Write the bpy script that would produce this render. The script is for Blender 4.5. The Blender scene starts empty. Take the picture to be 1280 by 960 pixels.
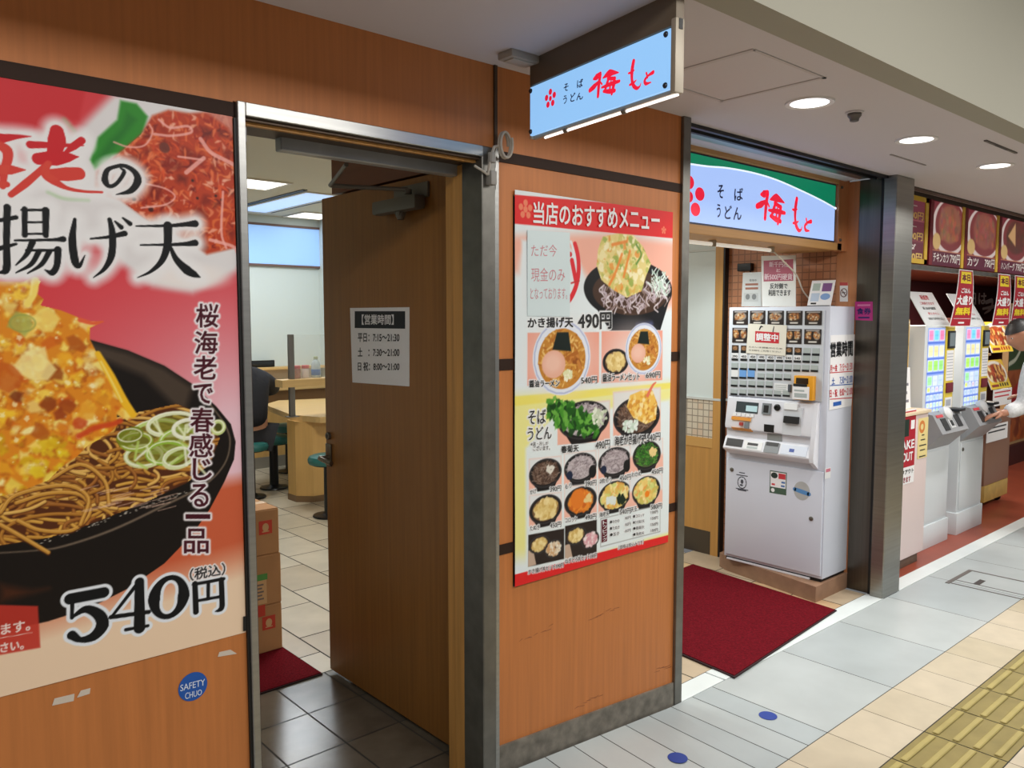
import bpy, bmesh, math, random
import numpy as np
from mathutils import Vector, Matrix

C = bpy.context.scene.collection
SC = bpy.context.scene
R = random.Random(7)

# ------------------------------------------------------------------ camera, world, lights
FPX, VPX, HOR, CAMH = 1012.0, 1785.0, 400.0, 1.6
PITCH = math.atan((480 - HOR) / FPX)
ANG = math.atan((VPX - 640) / FPX * math.cos(PITCH))
_r = np.array([math.sin(ANG), -math.cos(ANG), 0.0])
_f = np.array([math.cos(ANG) * math.cos(PITCH), math.sin(ANG) * math.cos(PITCH), -math.sin(PITCH)])
_u = np.cross(_r, _f)
CO = np.array([0.0, 0.0, CAMH])
cd = bpy.data.cameras.new('camera')
cam = bpy.data.objects.new('camera', cd)
C.objects.link(cam)
cd.sensor_fit = 'HORIZONTAL'
cd.sensor_width = 36.0
cd.lens = FPX / 1280 * 36
cd.clip_start = 0.05
M = Matrix(((_r[0], _u[0], -_f[0], 0), (_r[1], _u[1], -_f[1], 0), (_r[2], _u[2], -_f[2], CAMH), (0, 0, 0, 1)))
cam.matrix_world = M
SC.camera = cam

SC.view_settings.view_transform = 'Standard'
SC.view_settings.look = 'None'
SC.view_settings.exposure = 0.0
SC.view_settings.gamma = 1.0
SC.view_settings.use_curve_mapping = False
w = bpy.data.worlds.new('world')
SC.world = w
w.use_nodes = True
w.node_tree.nodes['Background'].inputs[0].default_value = (0.95, 0.97, 1.0, 1)
w.node_tree.nodes['Background'].inputs[1].default_value = 0.15


def area(name, loc, size, size_y, power, col=(1, 0.96, 0.9), rot=(0, 0, 0), shape='RECTANGLE', spread=math.pi):
    l = bpy.data.lights.new(name, 'AREA')
    l.shape = shape
    l.size = size
    if shape in ('RECTANGLE', 'ELLIPSE'):
        l.size_y = size_y
    l.energy = power
    l.color = col
    l.spread = spread
    o = bpy.data.objects.new(name, l)
    o.location = loc
    o.rotation_euler = rot
    C.objects.link(o)
    return o


# added light rows, unseen behind and beside the camera, tilted to brighten the shop front
for i, x in enumerate((-0.4, 2.4, 5.2, 8.0)):
    area('unseen_corridor_lamp', (x, -0.35, 2.80), 2.2, 0.30, 39, (1, 0.97, 0.93), rot=(math.radians(25), 0, 0))
# round downlights of the low ceiling, four along the shop fronts
DL = [(2.85, 1.56), (3.78, 1.555), (4.72, 1.54), (5.66, 1.54), (6.6, 1.54)]
for x, y in DL:
    area('downlight_lamp', (x, y, 2.385), 0.13, 0.13, 5.0, (1, 0.98, 0.95), shape='DISK', spread=math.radians(110))
# lamps inside the noodle shop
area('shop_lamp', (2.94, 6.62, 2.73), 0.55, 0.55, 20, (1, 0.98, 0.92))
area('shop_lamp', (3.68, 7.5, 2.73), 0.55, 0.55, 20, (0.9, 0.96, 1.0))
area('shop_lamp', (2.5, 4.2, 2.73), 0.5, 0.5, 36, (1, 0.97, 0.90))  # added out of view with no fixture, to light the cartons and floor
area('entry_lamp', (3.75, 2.95, 1.97), 0.9, 0.08, 9, (0.92, 1.0, 1.0))
# lamps inside the curry shop
area('curry_lamp', (6.1, 2.9, 2.015), 0.5, 0.4, 26, (1, 0.92, 0.82))
area('curry_lamp', (8.2, 2.8, 2.015), 0.9, 0.4, 36, (1, 0.92, 0.82))


# ------------------------------------------------------------------ helpers
def lin(c):
    return tuple(x / 12.92 if x <= 0.04045 else ((x + 0.055) / 1.055) ** 2.4 for x in c)


def rgb(r, g, b):
    return lin((r / 255, g / 255, b / 255)) + (1.0,)


def mat(name, col, rough=0.5, metal=0.0, spec=0.5, noise=None, bump=None, emit=None, alpha=None, coat=0.0, wood=None, trans=0.0):
    m = bpy.data.materials.new(name)
    m.use_nodes = True
    nt = m.node_tree
    b = nt.nodes['Principled BSDF']
    c = rgb(*col)
    b.inputs['Base Color'].default_value = c
    b.inputs['Roughness'].default_value = rough
    b.inputs['Metallic'].default_value = metal
    b.inputs['Specular IOR Level'].default_value = spec
    b.inputs['Coat Weight'].default_value = coat
    b.inputs['Coat Roughness'].default_value = 0.12
    if trans:
        b.inputs['Transmission Weight'].default_value = trans
    tc = nt.nodes.new('ShaderNodeTexCoord')
    if noise or wood:
        mp = nt.nodes.new('ShaderNodeMapping')
        nt.links.new(tc.outputs['Object'], mp.inputs['Vector'])
        nz = nt.nodes.new('ShaderNodeTexNoise')
        if wood:
            mp.inputs['Scale'].default_value = wood[0]
            amt = wood[1]
            nz.inputs['Scale'].default_value = 1.0
            nz.inputs['Detail'].default_value = 5
        else:
            nz.inputs['Scale'].default_value = noise[0]
            nz.inputs['Detail'].default_value = 6
            amt = noise[1]
        nt.links.new(mp.outputs[0], nz.inputs['Vector'])
        rp = nt.nodes.new('ShaderNodeValToRGB')
        rp.color_ramp.elements[0].position = 0.3
        rp.color_ramp.elements[1].position = 0.7
        rp.color_ramp.elements[0].color = tuple(x * (1 - amt) for x in c[:3]) + (1,)
        rp.color_ramp.elements[1].color = tuple(min(1, x * (1 + amt)) for x in c[:3]) + (1,)
        nt.links.new(nz.outputs['Fac'], rp.inputs['Fac'])
        nt.links.new(rp.outputs[0], b.inputs['Base Color'])
    if bump:
        n2 = nt.nodes.new('ShaderNodeTexNoise')
        n2.inputs['Scale'].default_value = bump[0]
        n2.inputs['Detail'].default_value = 4
        bp = nt.nodes.new('ShaderNodeBump')
        bp.inputs['Strength'].default_value = bump[1]
        bp.inputs['Distance'].default_value = 0.01
        nt.links.new(tc.outputs['Object'], n2.inputs['Vector'])
        nt.links.new(n2.outputs['Fac'], bp.inputs['Height'])
        nt.links.new(bp.outputs[0], b.inputs['Normal'])
    if emit is not None:
        ec = emit[0] if isinstance(emit[0], tuple) else col
        b.inputs['Emission Color'].default_value = rgb(*ec)
        b.inputs['Emission Strength'].default_value = emit[-1]
    if alpha is not None:
        b.inputs['Alpha'].default_value = alpha
    return m


def paint_mat(name, rough=0.4, emit=0.0, coat=0.0, spec=0.5):
    """surface printed with the colours stored on the sheet itself"""
    m = bpy.data.materials.new(name)
    m.use_nodes = True
    nt = m.node_tree
    b = nt.nodes['Principled BSDF']
    a = nt.nodes.new('ShaderNodeVertexColor')
    a.layer_name = 'Col'
    nt.links.new(a.outputs['Color'], b.inputs['Base Color'])
    b.inputs['Roughness'].default_value = rough
    b.inputs['Coat Weight'].default_value = coat
    b.inputs['Specular IOR Level'].default_value = spec
    if emit:
        mx = nt.nodes.new('ShaderNodeMixRGB')
        mx.blend_type = 'MULTIPLY'
        mx.inputs[0].default_value = 1.0
        mx.inputs[2].default_value = (0.25, 0.25, 0.25, 1)
        nt.links.new(a.outputs['Color'], mx.inputs[1])
        nt.links.new(mx.outputs[0], b.inputs['Base Color'])
        nt.links.new(a.outputs['Color'], b.inputs['Emission Color'])
        b.inputs['Emission Strength'].default_value = emit
    return m


def V3(*a):
    return np.array(a, float)


class Fr:
    """a flat place in the scene: origin, right axis, up axis"""
    def __init__(s, o, U, V):
        s.o = V3(*o)
        s.U = V3(*U) / np.linalg.norm(U)
        s.V = V3(*V) / np.linalg.norm(V)
        s.N = np.cross(s.U, s.V)

    def p(s, u, v, n=0.0):
        return s.o + s.U * u + s.V * v + s.N * n

    def uv(s, x, y):          # where the line of sight through a photo pixel meets this plane
        d = _f + _r * (x - 640) / FPX + _u * (480 - y) / FPX
        t = ((s.o - CO) @ s.N) / (d @ s.N)
        q = CO + d * t - s.o
        return float(q @ s.U), float(q @ s.V)


def ground(x, y, z=0.0):
    d = _f + _r * (x - 640) / FPX + _u * (480 - y) / FPX
    t = (z - CAMH) / d[2]
    q = CO + d * t
    return float(q[0]), float(q[1])


class MB:
    """collects shapes that become ONE mesh object"""
    def __init__(s):
        s.v = []
        s.f = []
        s.m = []

    def add(s, verts, faces, m=0):
        b = len(s.v)
        s.v.extend([tuple(float(c) for c in p) for p in verts])
        for f in faces:
            s.f.append(tuple(i + b for i in f))
            s.m.append(m)
        return s

    def bm(s, bm, m=0, fn=None):
        bm.verts.index_update()
        vs = [fn(v.co) if fn else v.co for v in bm.verts]
        s.add(vs, [[v.index for v in f.verts] for f in bm.faces], m)
        bm.free()
        return s

    def box(s, x0, x1, y0, y1, z0, z1, m=0, bev=0.0, seg=2, fn=None):
        b = bmesh.new()
        bmesh.ops.create_cube(b, size=1.0)
        for v in b.verts:
            v.co = Vector((x0 + (x1 - x0) * (v.co.x + .5), y0 + (y1 - y0) * (v.co.y + .5), z0 + (z1 - z0) * (v.co.z + .5)))
        if bev:
            bmesh.ops.bevel(b, geom=b.edges[:], offset=bev, segments=seg, affect='EDGES', profile=0.6)
        return s.bm(b, m, fn)

    def fbox(s, F, u0, u1, v0, v1, n0, n1, m=0, bev=0.0, seg=2):
        return s.box(u0, u1, v0, v1, n0, n1, m, bev, seg, lambda c: F.p(c.x, c.y, c.z))

    def prism(s, F, pts, n0, n1, m=0):
        k = len(pts)
        vs = [F.p(u, v, n0) for u, v in pts] + [F.p(u, v, n1) for u, v in pts]
        fs = [tuple(range(k, 2 * k)), tuple(reversed(range(k)))]
        fs += [(i, (i + 1) % k, k + (i + 1) % k, k + i) for i in range(k)]
        return s.add(vs, fs, m)

    def flat(s, F, pts, n=0.0, m=0):
        return s.add([F.p(u, v, n) for u, v in pts], [tuple(range(len(pts)))], m)

    def disc(s, F, u, v, ru, rv, n0, n1, m=0, k=24, rot=0.0):
        ca, sa = math.cos(rot), math.sin(rot)
        pts = []
        for i in range(k):
            a = 2 * math.pi * i / k
            x, y = ru * math.cos(a), rv * math.sin(a)
            pts.append((u + x * ca - y * sa, v + x * sa + y * ca))
        if n1 is None:
            return s.flat(F, pts, n0, m)
        return s.prism(F, pts, n0, n1, m)

    def tube(s, pts, r, m=0, k=10, caps=True):
        pts = [Vector(p) for p in pts]
        rs = r if isinstance(r, (list, tuple)) else [r] * len(pts)
        vs, fs = [], []
        t0 = (pts[1] - pts[0]).normalized()
        up = Vector((0, 0, 1)) if abs(t0.z) < 0.9 else Vector((1, 0, 0))
        a = t0.cross(up).normalized()
        for i, p in enumerate(pts):
            t = (pts[min(i + 1, len(pts) - 1)] - pts[max(i - 1, 0)]).normalized()
            a = (a - t * a.dot(t)).normalized()
            b = t.cross(a)
            for j in range(k):
                an = 2 * math.pi * j / k
                vs.append(p + (a * math.cos(an) + b * math.sin(an)) * rs[i])
        for i in range(len(pts) - 1):
            for j in range(k):
                fs.append((i * k + j, i * k + (j + 1) % k, (i + 1) * k + (j + 1) % k, (i + 1) * k + j))
        if caps:
            fs.append(tuple(reversed(range(k))))
            fs.append(tuple(range((len(pts) - 1) * k, len(pts) * k)))
        return s.add(vs, fs, m)

    def lathe(s, c, prof, m=0, k=28, axis=(0, 0, 1)):
        c = Vector(c)
        ax = Vector(axis).normalized()
        up = Vector((1, 0, 0)) if abs(ax.x) < 0.9 else Vector((0, 1, 0))
        a = ax.cross(up).normalized()
        b = ax.cross(a)
        vs, fs = [], []
        for r, h in prof:
            for j in range(k):
                an = 2 * math.pi * j / k
                vs.append(c + ax * h + (a * math.cos(an) + b * math.sin(an)) * max(r, 1e-4))
        for i in range(len(prof) - 1):
            for j in range(k):
                fs.append((i * k + j, i * k + (j + 1) % k, (i + 1) * k + (j + 1) % k, (i + 1) * k + j))
        fs.append(tuple(reversed(range(k))))
        fs.append(tuple(range((len(prof) - 1) * k, len(prof) * k)))
        return s.add(vs, fs, m)

    def ball(s, c, r, m=0, k=16, sc=(1, 1, 1)):
        b = bmesh.new()
        bmesh.ops.create_uvsphere(b, u_segments=k, v_segments=max(6, k // 2), radius=1.0)
        c = Vector(c)
        return s.bm(b, m, lambda q: Vector((c.x + q.x * r * sc[0], c.y + q.y * r * sc[1], c.z + q.z * r * sc[2])))

    def ribbon(s, F, pts, ws, n, m=0):
        """a brush stroke lying on a plane, its width changing along the way"""
        P = smooth(pts, 6)
        W = np.interp(np.linspace(0, len(ws) - 1, len(P)), np.arange(len(ws)), ws)
        k = len(P)
        L, Q = [], []
        for i in range(k):
            d = P[min(i + 1, k - 1)] - P[max(i - 1, 0)]
            d = d / (np.linalg.norm(d) + 1e-9)
            nn = np.array([-d[1], d[0]])
            L.append(P[i] + nn * W[i] / 2)
            Q.append(P[i] - nn * W[i] / 2)
        vs = [F.p(a[0], a[1], n) for a in L] + [F.p(a[0], a[1], n) for a in Q]
        s.add(vs, [(k + i, k + i + 1, i + 1, i) for i in range(k - 1)], m)
        for e in (0, k - 1):
            s.disc(F, P[e][0], P[e][1], W[e] / 2, W[e] / 2, n, None, m, 12)
        return s

    def text(s, F, body, u0, v0, u1, v1, n=0.0006, m=0, bold=0.0):
        tv, tf = text_mesh(body, bold)
        s.add([F.p(u0 + (u1 - u0) * x, v0 + (v1 - v0) * y, n + k * .00012) for x, y, k in tv], tf, m)
        return s

    def textpx(s, F, body, x0, y0, x1, y1, n=0.0006, m=0, bold=0.0, quad=None):
        """lettering whose corners were measured on the photo: left x0,y0(top)..; quad = tl, tr, br, bl"""
        if quad is None:
            quad = ((x0, y0), (x1, y0), (x1, y1), (x0, y1))
        tl, tr, br, bl = [np.array(F.uv(*q)) for q in quad]
        tv, tf = text_mesh(body, bold)
        vs = []
        for x, y, k in tv:
            a = bl * (1 - x) + br * x
            b = tl * (1 - x) + tr * x
            q = a * (1 - y) + b * y
            vs.append(F.p(q[0], q[1], n + k * .00012))
        s.add(vs, tf, m)
        return s


_TC = {}


def text_mesh(body, bold=0.0):
    """outline of some lettering, scaled to a unit box; third value = layer (heavier lettering is several layers)"""
    key = (body, bold)
    if key in _TC:
        return _TC[key]
    c = bpy.data.curves.new('t', 'FONT')
    c.body = body
    c.offset = min(bold, 0.0)
    c.resolution_u = 3
    c.align_x = 'CENTER'
    c.space_line = 0.95
    o = bpy.data.objects.new('t', c)
    C.objects.link(o)
    dg = bpy.context.evaluated_depsgraph_get()
    me = bpy.data.meshes.new_from_object(o.evaluated_get(dg))
    tv = np.array([(v.co.x, v.co.y, 0.0) for v in me.vertices])
    tf = [tuple(p.vertices) for p in me.polygons]
    if bold > 0:
        d = bold * 1.3
        n0 = len(tv)
        offs = [(d, d), (-d, d), (d, -d), (-d, -d)] if bold > .009 else [(d, 0), (-d, 0)]
        tv = np.vstack([tv + np.array((ox, oy, k)) for k, (ox, oy) in enumerate(offs)])
        tf = [tuple(i + n0 * k for i in f) for k in range(len(offs)) for f in tf]
    lo, hi = tv.min(0), tv.max(0)
    hi[2], lo[2] = 1.0, 0.0
    tv = (tv - lo) / np.maximum(hi - lo, 1e-6)
    bpy.data.objects.remove(o)
    bpy.data.curves.remove(c)
    bpy.data.meshes.remove(me)
    _TC[key] = (tv, tf)
    return _TC[key]


def smooth(pts, n=6):
    P = np.array(pts, float)
    if len(P) < 3:
        return np.array([P[0] + (P[-1] - P[0]) * t for t in np.linspace(0, 1, n + 1)])
    Q = np.vstack([2 * P[0] - P[1], P, 2 * P[-1] - P[-2]])
    out = []
    for i in range(1, len(Q) - 2):
        for t in np.linspace(0, 1, n, endpoint=False):
            a, b, c, d = Q[i - 1], Q[i], Q[i + 1], Q[i + 2]
            out.append(0.5 * ((2 * b) + (-a + c) * t + (2 * a - 5 * b + 4 * c - d) * t * t + (-a + 3 * b - 3 * c + d) * t ** 3))
    out.append(P[-1])
    return np.array(out)


ORG = {}


def obj(name, mb, mats, parent=None, smooth_deg=35, flat=False):
    me = bpy.data.meshes.new(name)
    org = ORG.get(parent.name, Vector((0, 0, 0))) if parent else Vector((0, 0, 0))
    me.from_pydata([(p[0] - org.x, p[1] - org.y, p[2] - org.z) for p in mb.v], [], mb.f)
    mats = mats if isinstance(mats, (list, tuple)) else [mats]
    for m in mats:
        me.materials.append(m)
    if len(mats) > 1:
        me.polygons.foreach_set('material_index', mb.m)
    me.update()
    if not flat:
        me.shade_smooth()
        me.set_sharp_from_angle(angle=math.radians(smooth_deg))
    o = bpy.data.objects.new(name, me)
    C.objects.link(o)
    if parent:
        o.parent = parent
        ORG[o.name] = org
    else:
        ORG[o.name] = Vector((0, 0, 0))
    return o


def thing(name, label, cat, loc=(0, 0, 0), group=None):
    o = bpy.data.objects.new(name, None)
    o.empty_display_size = 0.1
    C.objects.link(o)
    o.location = loc
    ORG[o.name] = Vector(loc)
    o['label'] = label
    o['category'] = cat
    if group:
        o['group'] = group
    return o


def tag(o, label, cat, group=None):
    o['label'] = label
    o['category'] = cat
    if group:
        o['group'] = group
    return o


def struct(name, mb, mats, **k):
    o = obj(name, mb, mats, **k)
    o['kind'] = 'structure'
    return o


def dup(root, delta, label=None):
    r = root.copy()
    C.objects.link(r)
    r.location = Vector(root.location) + Vector(delta)
    if label:
        r['label'] = label
    for ch in list(root.children):
        c = ch.copy()
        C.objects.link(c)
        c.parent = r
        for g in list(ch.children):
            d = g.copy()
            C.objects.link(d)
            d.parent = c
    return r


class Cv:
    """a printed sheet: colours held on a fine grid of the sheet's own points"""
    def __init__(s, F, u0, u1, v0, v1, res, bg=(255, 255, 255)):
        s.F, s.b = F, (u0, u1, v0, v1)
        s.nu = max(2, int(round(abs(u1 - u0) / res)) + 1)
        s.nv = max(2, int(round(abs(v1 - v0) / res)) + 1)
        s.res = res
        s.us = np.linspace(u0, u1, s.nu)
        s.vs = np.linspace(v0, v1, s.nv)
        s.C = np.ones((s.nv, s.nu, 3)) * np.array(bg) / 255.0

    def px(s, pts):
        return [s.F.uv(*p) for p in pts]

    def _win(s, lo, hi):
        i0, i1 = np.searchsorted(s.us, [lo[0], hi[0]])
        j0, j1 = np.searchsorted(s.vs, [lo[1], hi[1]])
        return slice(max(j0 - 1, 0), j1 + 1), slice(max(i0 - 1, 0), i1 + 1)

    def _mix(s, sl, d, col, soft, a, mask=None):
        k = np.clip(0.5 - d / soft, 0, 1) * a
        k = k * k * (3 - 2 * k) if a == 1 else k
        if mask is not None:
            k = k * mask[sl]
        s.C[sl] = s.C[sl] * (1 - k[..., None]) + (np.array(col) / 255.0) * k[..., None]

    def sdf(s, pts, sl):
        P = np.array(pts)
        X, Y = np.meshgrid(s.us[sl[1]], s.vs[sl[0]])
        d2 = np.full(X.shape, 1e9)
        ins = np.zeros(X.shape, bool)
        for i in range(len(P)):
            a, b = P[i], P[(i + 1) % len(P)]
            e = b - a
            t = np.clip(((X - a[0]) * e[0] + (Y - a[1]) * e[1]) / (e @ e + 1e-12), 0, 1)
            d2 = np.minimum(d2, (X - a[0] - t * e[0]) ** 2 + (Y - a[1] - t * e[1]) ** 2)
            if a[1] != b[1]:
                ins ^= ((a[1] > Y) != (b[1] > Y)) & (X < e[0] * (Y - a[1]) / e[1] + a[0])
        d = np.sqrt(d2)
        return np.where(ins, -d, d)

    def poly(s, pts, col, soft=None, a=1, mask=None):
        soft = soft or s.res * 1.4
        P = np.array(pts)
        sl = s._win(P.min(0) - soft, P.max(0) + soft)
        if s.C[sl].size:
            s._mix(sl, s.sdf(pts, sl), col, soft, a, mask)

    def maskpoly(s, pts):
        k = np.zeros((s.nv, s.nu))
        P = np.array(pts)
        sl = s._win(P.min(0), P.max(0))
        k[sl] = s.sdf(pts, sl) < 0
        return k

    def ell(s, c, r, col, soft=None, a=1, rot=0, mask=None):
        soft = soft or s.res * 1.4
        m = max(r) + soft
        sl = s._win((c[0] - m, c[1] - m), (c[0] + m, c[1] + m))
        if not s.C[sl].size:
            return
        X, Y = np.meshgrid(s.us[sl[1]] - c[0], s.vs[sl[0]] - c[1])
        ca, sa = math.cos(rot), math.sin(rot)
        x, y = X * ca + Y * sa, -X * sa + Y * ca
        q = np.sqrt((x / r[0]) ** 2 + (y / r[1]) ** 2)
        s._mix(sl, (q - 1) * min(r), col, soft, a, mask)

    def ring(s, c, r, wd, col, a=1, rot=0, t0=0, t1=2 * math.pi, mask=None):
        ca, sa = math.cos(rot), math.sin(rot)
        pts = []
        for t in np.linspace(t0, t1, 22):
            x, y = r[0] * math.cos(t), r[1] * math.sin(t)
            pts.append((c[0] + x * ca - y * sa, c[1] + x * sa + y * ca))
        s.stroke(pts, wd, col, a=a, raw=True, mask=mask)

    def stroke(s, pts, ws, col, soft=None, a=1, raw=False, mask=None):
        soft = soft or s.res * 1.4
        P = np.array(pts, float) if raw else smooth(pts, 5)
        W = np.array(ws if isinstance(ws, (list, tuple)) else [ws, ws], float)
        W = np.interp(np.linspace(0, len(W) - 1, len(P)), np.arange(len(W)), W) / 2
        mg = W.max() + soft
        sl = s._win(P.min(0) - mg, P.max(0) + mg)
        if not s.C[sl].size:
            return
        X, Y = np.meshgrid(s.us[sl[1]], s.vs[sl[0]])
        d = np.full(X.shape, 1e9)
        for i in range(len(P) - 1):
            q, e = P[i], P[i + 1] - P[i]
            t = np.clip(((X - q[0]) * e[0] + (Y - q[1]) * e[1]) / (e @ e + 1e-12), 0, 1)
            d = np.minimum(d, np.hypot(X - q[0] - t * e[0], Y - q[1] - t * e[1]) - (W[i] + t * (W[i + 1] - W[i])))
        s._mix(sl, d, col, soft, a, mask)

    def blob(s, c, r, col, rnd, soft=None, a=1, mask=None, k=9, jag=0.35, sx=1.0, rot=None):
        rot = rnd.uniform(0, 6.28) if rot is None else rot
        ca, sa = math.cos(rot), math.sin(rot)
        pts = []
        for i in range(k):
            t = 2 * math.pi * i / k
            q = r * (1 + rnd.uniform(-jag, jag))
            x, y = q * math.cos(t) * sx, q * math.sin(t)
            pts.append((c[0] + x * ca - y * sa, c[1] + x * sa + y * ca))
        s.poly(pts, col, soft, a, mask)

    def glyphs(s, body, quad, col, grow=0.0, soft=None, a=1.0):
        """printed lettering; quad = photo corners tl, tr, br, bl"""
        soft = soft or s.res * 1.3
        tl, tr, br, bl = [np.array(s.F.uv(*q)) for q in quad]
        tv, tf = text_mesh(body, 0.0)
        x, y = tv[:, 0:1], tv[:, 1:2]
        P = (bl * (1 - x) + br * x) * (1 - y) + (tl * (1 - x) + tr * x) * y
        mg = grow + soft + s.res
        sl = s._win(P.min(0) - mg, P.max(0) + mg)
        X0, Y0 = s.us[sl[1]], s.vs[sl[0]]
        if not len(X0) or not len(Y0):
            return
        d = np.full((len(Y0), len(X0)), 1e9)
        for f in tf:
            t = P[list(f)]
            i0, i1 = np.searchsorted(X0, [t[:, 0].min() - mg, t[:, 0].max() + mg])
            j0, j1 = np.searchsorted(Y0, [t[:, 1].min() - mg, t[:, 1].max() + mg])
            X, Y = np.meshgrid(X0[i0:i1], Y0[j0:j1])
            if not X.size:
                continue
            d2 = np.full(X.shape, 1e9)
            ins = np.zeros(X.shape, bool)
            for i in range(len(t)):
                p, q = t[i], t[(i + 1) % len(t)]
                e = q - p
                k = np.clip(((X - p[0]) * e[0] + (Y - p[1]) * e[1]) / (e @ e + 1e-15), 0, 1)
                d2 = np.minimum(d2, (X - p[0] - k * e[0]) ** 2 + (Y - p[1] - k * e[1]) ** 2)
                if p[1] != q[1]:
                    ins ^= ((p[1] > Y) != (q[1] > Y)) & (X < e[0] * (Y - p[1]) / e[1] + p[0])
            dd = np.where(ins, -np.sqrt(d2), np.sqrt(d2))
            d[j0:j1, i0:i1] = np.minimum(d[j0:j1, i0:i1], dd)
        s._mix(sl, d - grow, col, soft, a)

    def build(s, name, m, parent, n=0.0, bend=None):
        u, v = np.meshgrid(s.us, s.vs)
        F = s.F
        nn = np.zeros_like(u) + n
        if bend:
            nn = nn + bend(u, v)
        P = F.o + u[..., None] * F.U + v[..., None] * F.V + nn[..., None] * F.N
        org = ORG.get(parent.name, Vector((0, 0, 0))) if parent else Vector((0, 0, 0))
        P = P.reshape(-1, 3) - np.array(org)
        i = np.arange((s.nu - 1) * (s.nv - 1))
        a = (i // (s.nu - 1)) * s.nu + i % (s.nu - 1)
        f = np.stack([a, a + 1, a + 1 + s.nu, a + s.nu], 1).astype(np.int32)
        if (s.us[-1] - s.us[0]) * (s.vs[-1] - s.vs[0]) < 0:
            f = f[:, ::-1].copy()
        me = bpy.data.meshes.new(name)
        me.vertices.add(len(P))
        me.vertices.foreach_set('co', P.astype(np.float32).ravel())
        me.loops.add(f.size)
        me.loops.foreach_set('vertex_index', f.ravel())
        me.polygons.add(len(f))
        me.polygons.foreach_set('loop_start', np.arange(0, f.size, 4, dtype=np.int32))
        me.update(calc_edges=True)
        ca = me.color_attributes.new('Col', 'FLOAT_COLOR', 'POINT')
        c = np.clip(s.C.reshape(-1, 3), 0, 1)
        c = np.where(c <= 0.04045, c / 12.92, ((c + 0.055) / 1.055) ** 2.4)
        ca.data.foreach_set('color', np.hstack([c, np.ones((len(c), 1))]).astype(np.float32).ravel())
        me.materials.append(m)
        o = bpy.data.objects.new(name, me)
        C.objects.link(o)
        if parent:
            o.parent = parent
            ORG[o.name] = org
        return o


WY = 2.0
WALL = Fr((0, WY, 0), (1, 0, 0), (0, 0, 1))            # the orange shop front
MACH = Fr((4.35, 2.88, 0), (0, -1, 0), (0, 0, 1))      # the face of the ticket machine
SIDE = Fr((4.62, 0, 0), (0, -1, 0), (0, 0, 1))         # side wall of the entrance
FASC = Fr((0, 2.3, 0), (1, 0, 0), (0, 0, 1))           # the sign over the entrance
DOOR = Fr((1.75, 0, 0), (0, -1, 0), (0, 0, 1))         # outer face of the open door
CUR = Fr((0, 2.25, 0), (1, 0, 0), (0, 0, 1))           # front plane of the curry shop's machines
CURM = Fr((0, 2.2, 0), (1, 0, 0), (0, 0, 1))           # its menu boards
XY = Fr((0, 0, 0), (1, 0, 0), (0, 1, 0))               # the floor


def down(F):
    return F

# ------------------------------------------------------------------ materials
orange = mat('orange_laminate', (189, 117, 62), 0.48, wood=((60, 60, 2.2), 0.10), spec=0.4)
brown = mat('dark_brown_trim', (48, 31, 22), 0.6, spec=0.2)
steel = mat('brushed_steel', (168, 168, 165), 0.34, 0.9, wood=((3, 3, 90), 0.08))
steel_dark = mat('dull_steel', (120, 118, 112), 0.42, 0.85, noise=(14, 0.18))
steel_col = mat('column_steel', (150, 149, 143), 0.30, 0.92, wood=((1.5, 1.5, 55), 0.10))
bronze = mat('bronze_trim', (78, 60, 44), 0.45, 0.3)
black = mat('black', (14, 14, 15), 0.5)
ceil_m = mat('ceiling_paint', (204, 199, 204), 0.8)
beam_m = mat('beam_paint', (160, 158, 145), 0.8)
white_wall = mat('white_wall', (214, 224, 222), 0.6)
white_pl = mat('white_plastic', (226, 228, 236), 0.35)
white_mt = mat('white_painted_metal', (211, 216, 229), 0.32)
paper = mat('paper', (238, 238, 240), 0.7)
wood_y = mat('yellow_wood', (196, 146, 78), 0.45, wood=((40, 40, 2), 0.10))
door_wood = mat('door_wood', (146, 97, 42), 0.42, wood=((55, 55, 1.6), 0.14))
jamb_wood = mat('jamb_wood', (196, 142, 74), 0.5, wood=((50, 50, 2), 0.15))
grout = mat('grout', (62, 60, 56), 0.9)

# ------------------------------------------------------------------ floor
tile_g = [mat('grey_tile', c, 0.32, noise=(3.5, 0.07), spec=0.5) for c in ((178, 186, 187), (183, 190, 190), (173, 182, 184))]
tile_c = [mat('cream_tile', c, 0.4, noise=(9, 0.06)) for c in ((196, 184, 160), (191, 179, 153), (200, 188, 165))]
tile_y = mat('tactile_yellow', (142, 128, 76), 0.5, noise=(10, 0.12))
tile_yb = mat('tactile_bar', (172, 157, 97), 0.5, noise=(10, 0.1))
tile_d = [mat('dark_tile', c, 0.22, noise=(6, 0.22), spec=0.6) for c in ((104, 97, 86), (98, 92, 83))]
tile_l = [mat('shop_tile', c, 0.3, noise=(5, 0.1)) for c in ((190, 180, 160), (182, 170, 150), (196, 187, 169))]
tile_e = [mat('entry_tile', c, 0.4, noise=(6, 0.12)) for c in ((205, 180, 140), (196, 165, 128), (190, 172, 146))]
red_floor = mat('red_floor', (150, 72, 52), 0.35, noise=(4, 0.12))
white_stone = mat('white_stone', (226, 234, 234), 0.3, noise=(5, 0.04))


def zramp(x, y):
    if x >= 2.69 or y <= 1.455 or y > 2.0:
        return 0.0
    return 0.075 * min(2.69 - x, 1.6) * (y - 1.455) / 0.545


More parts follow.
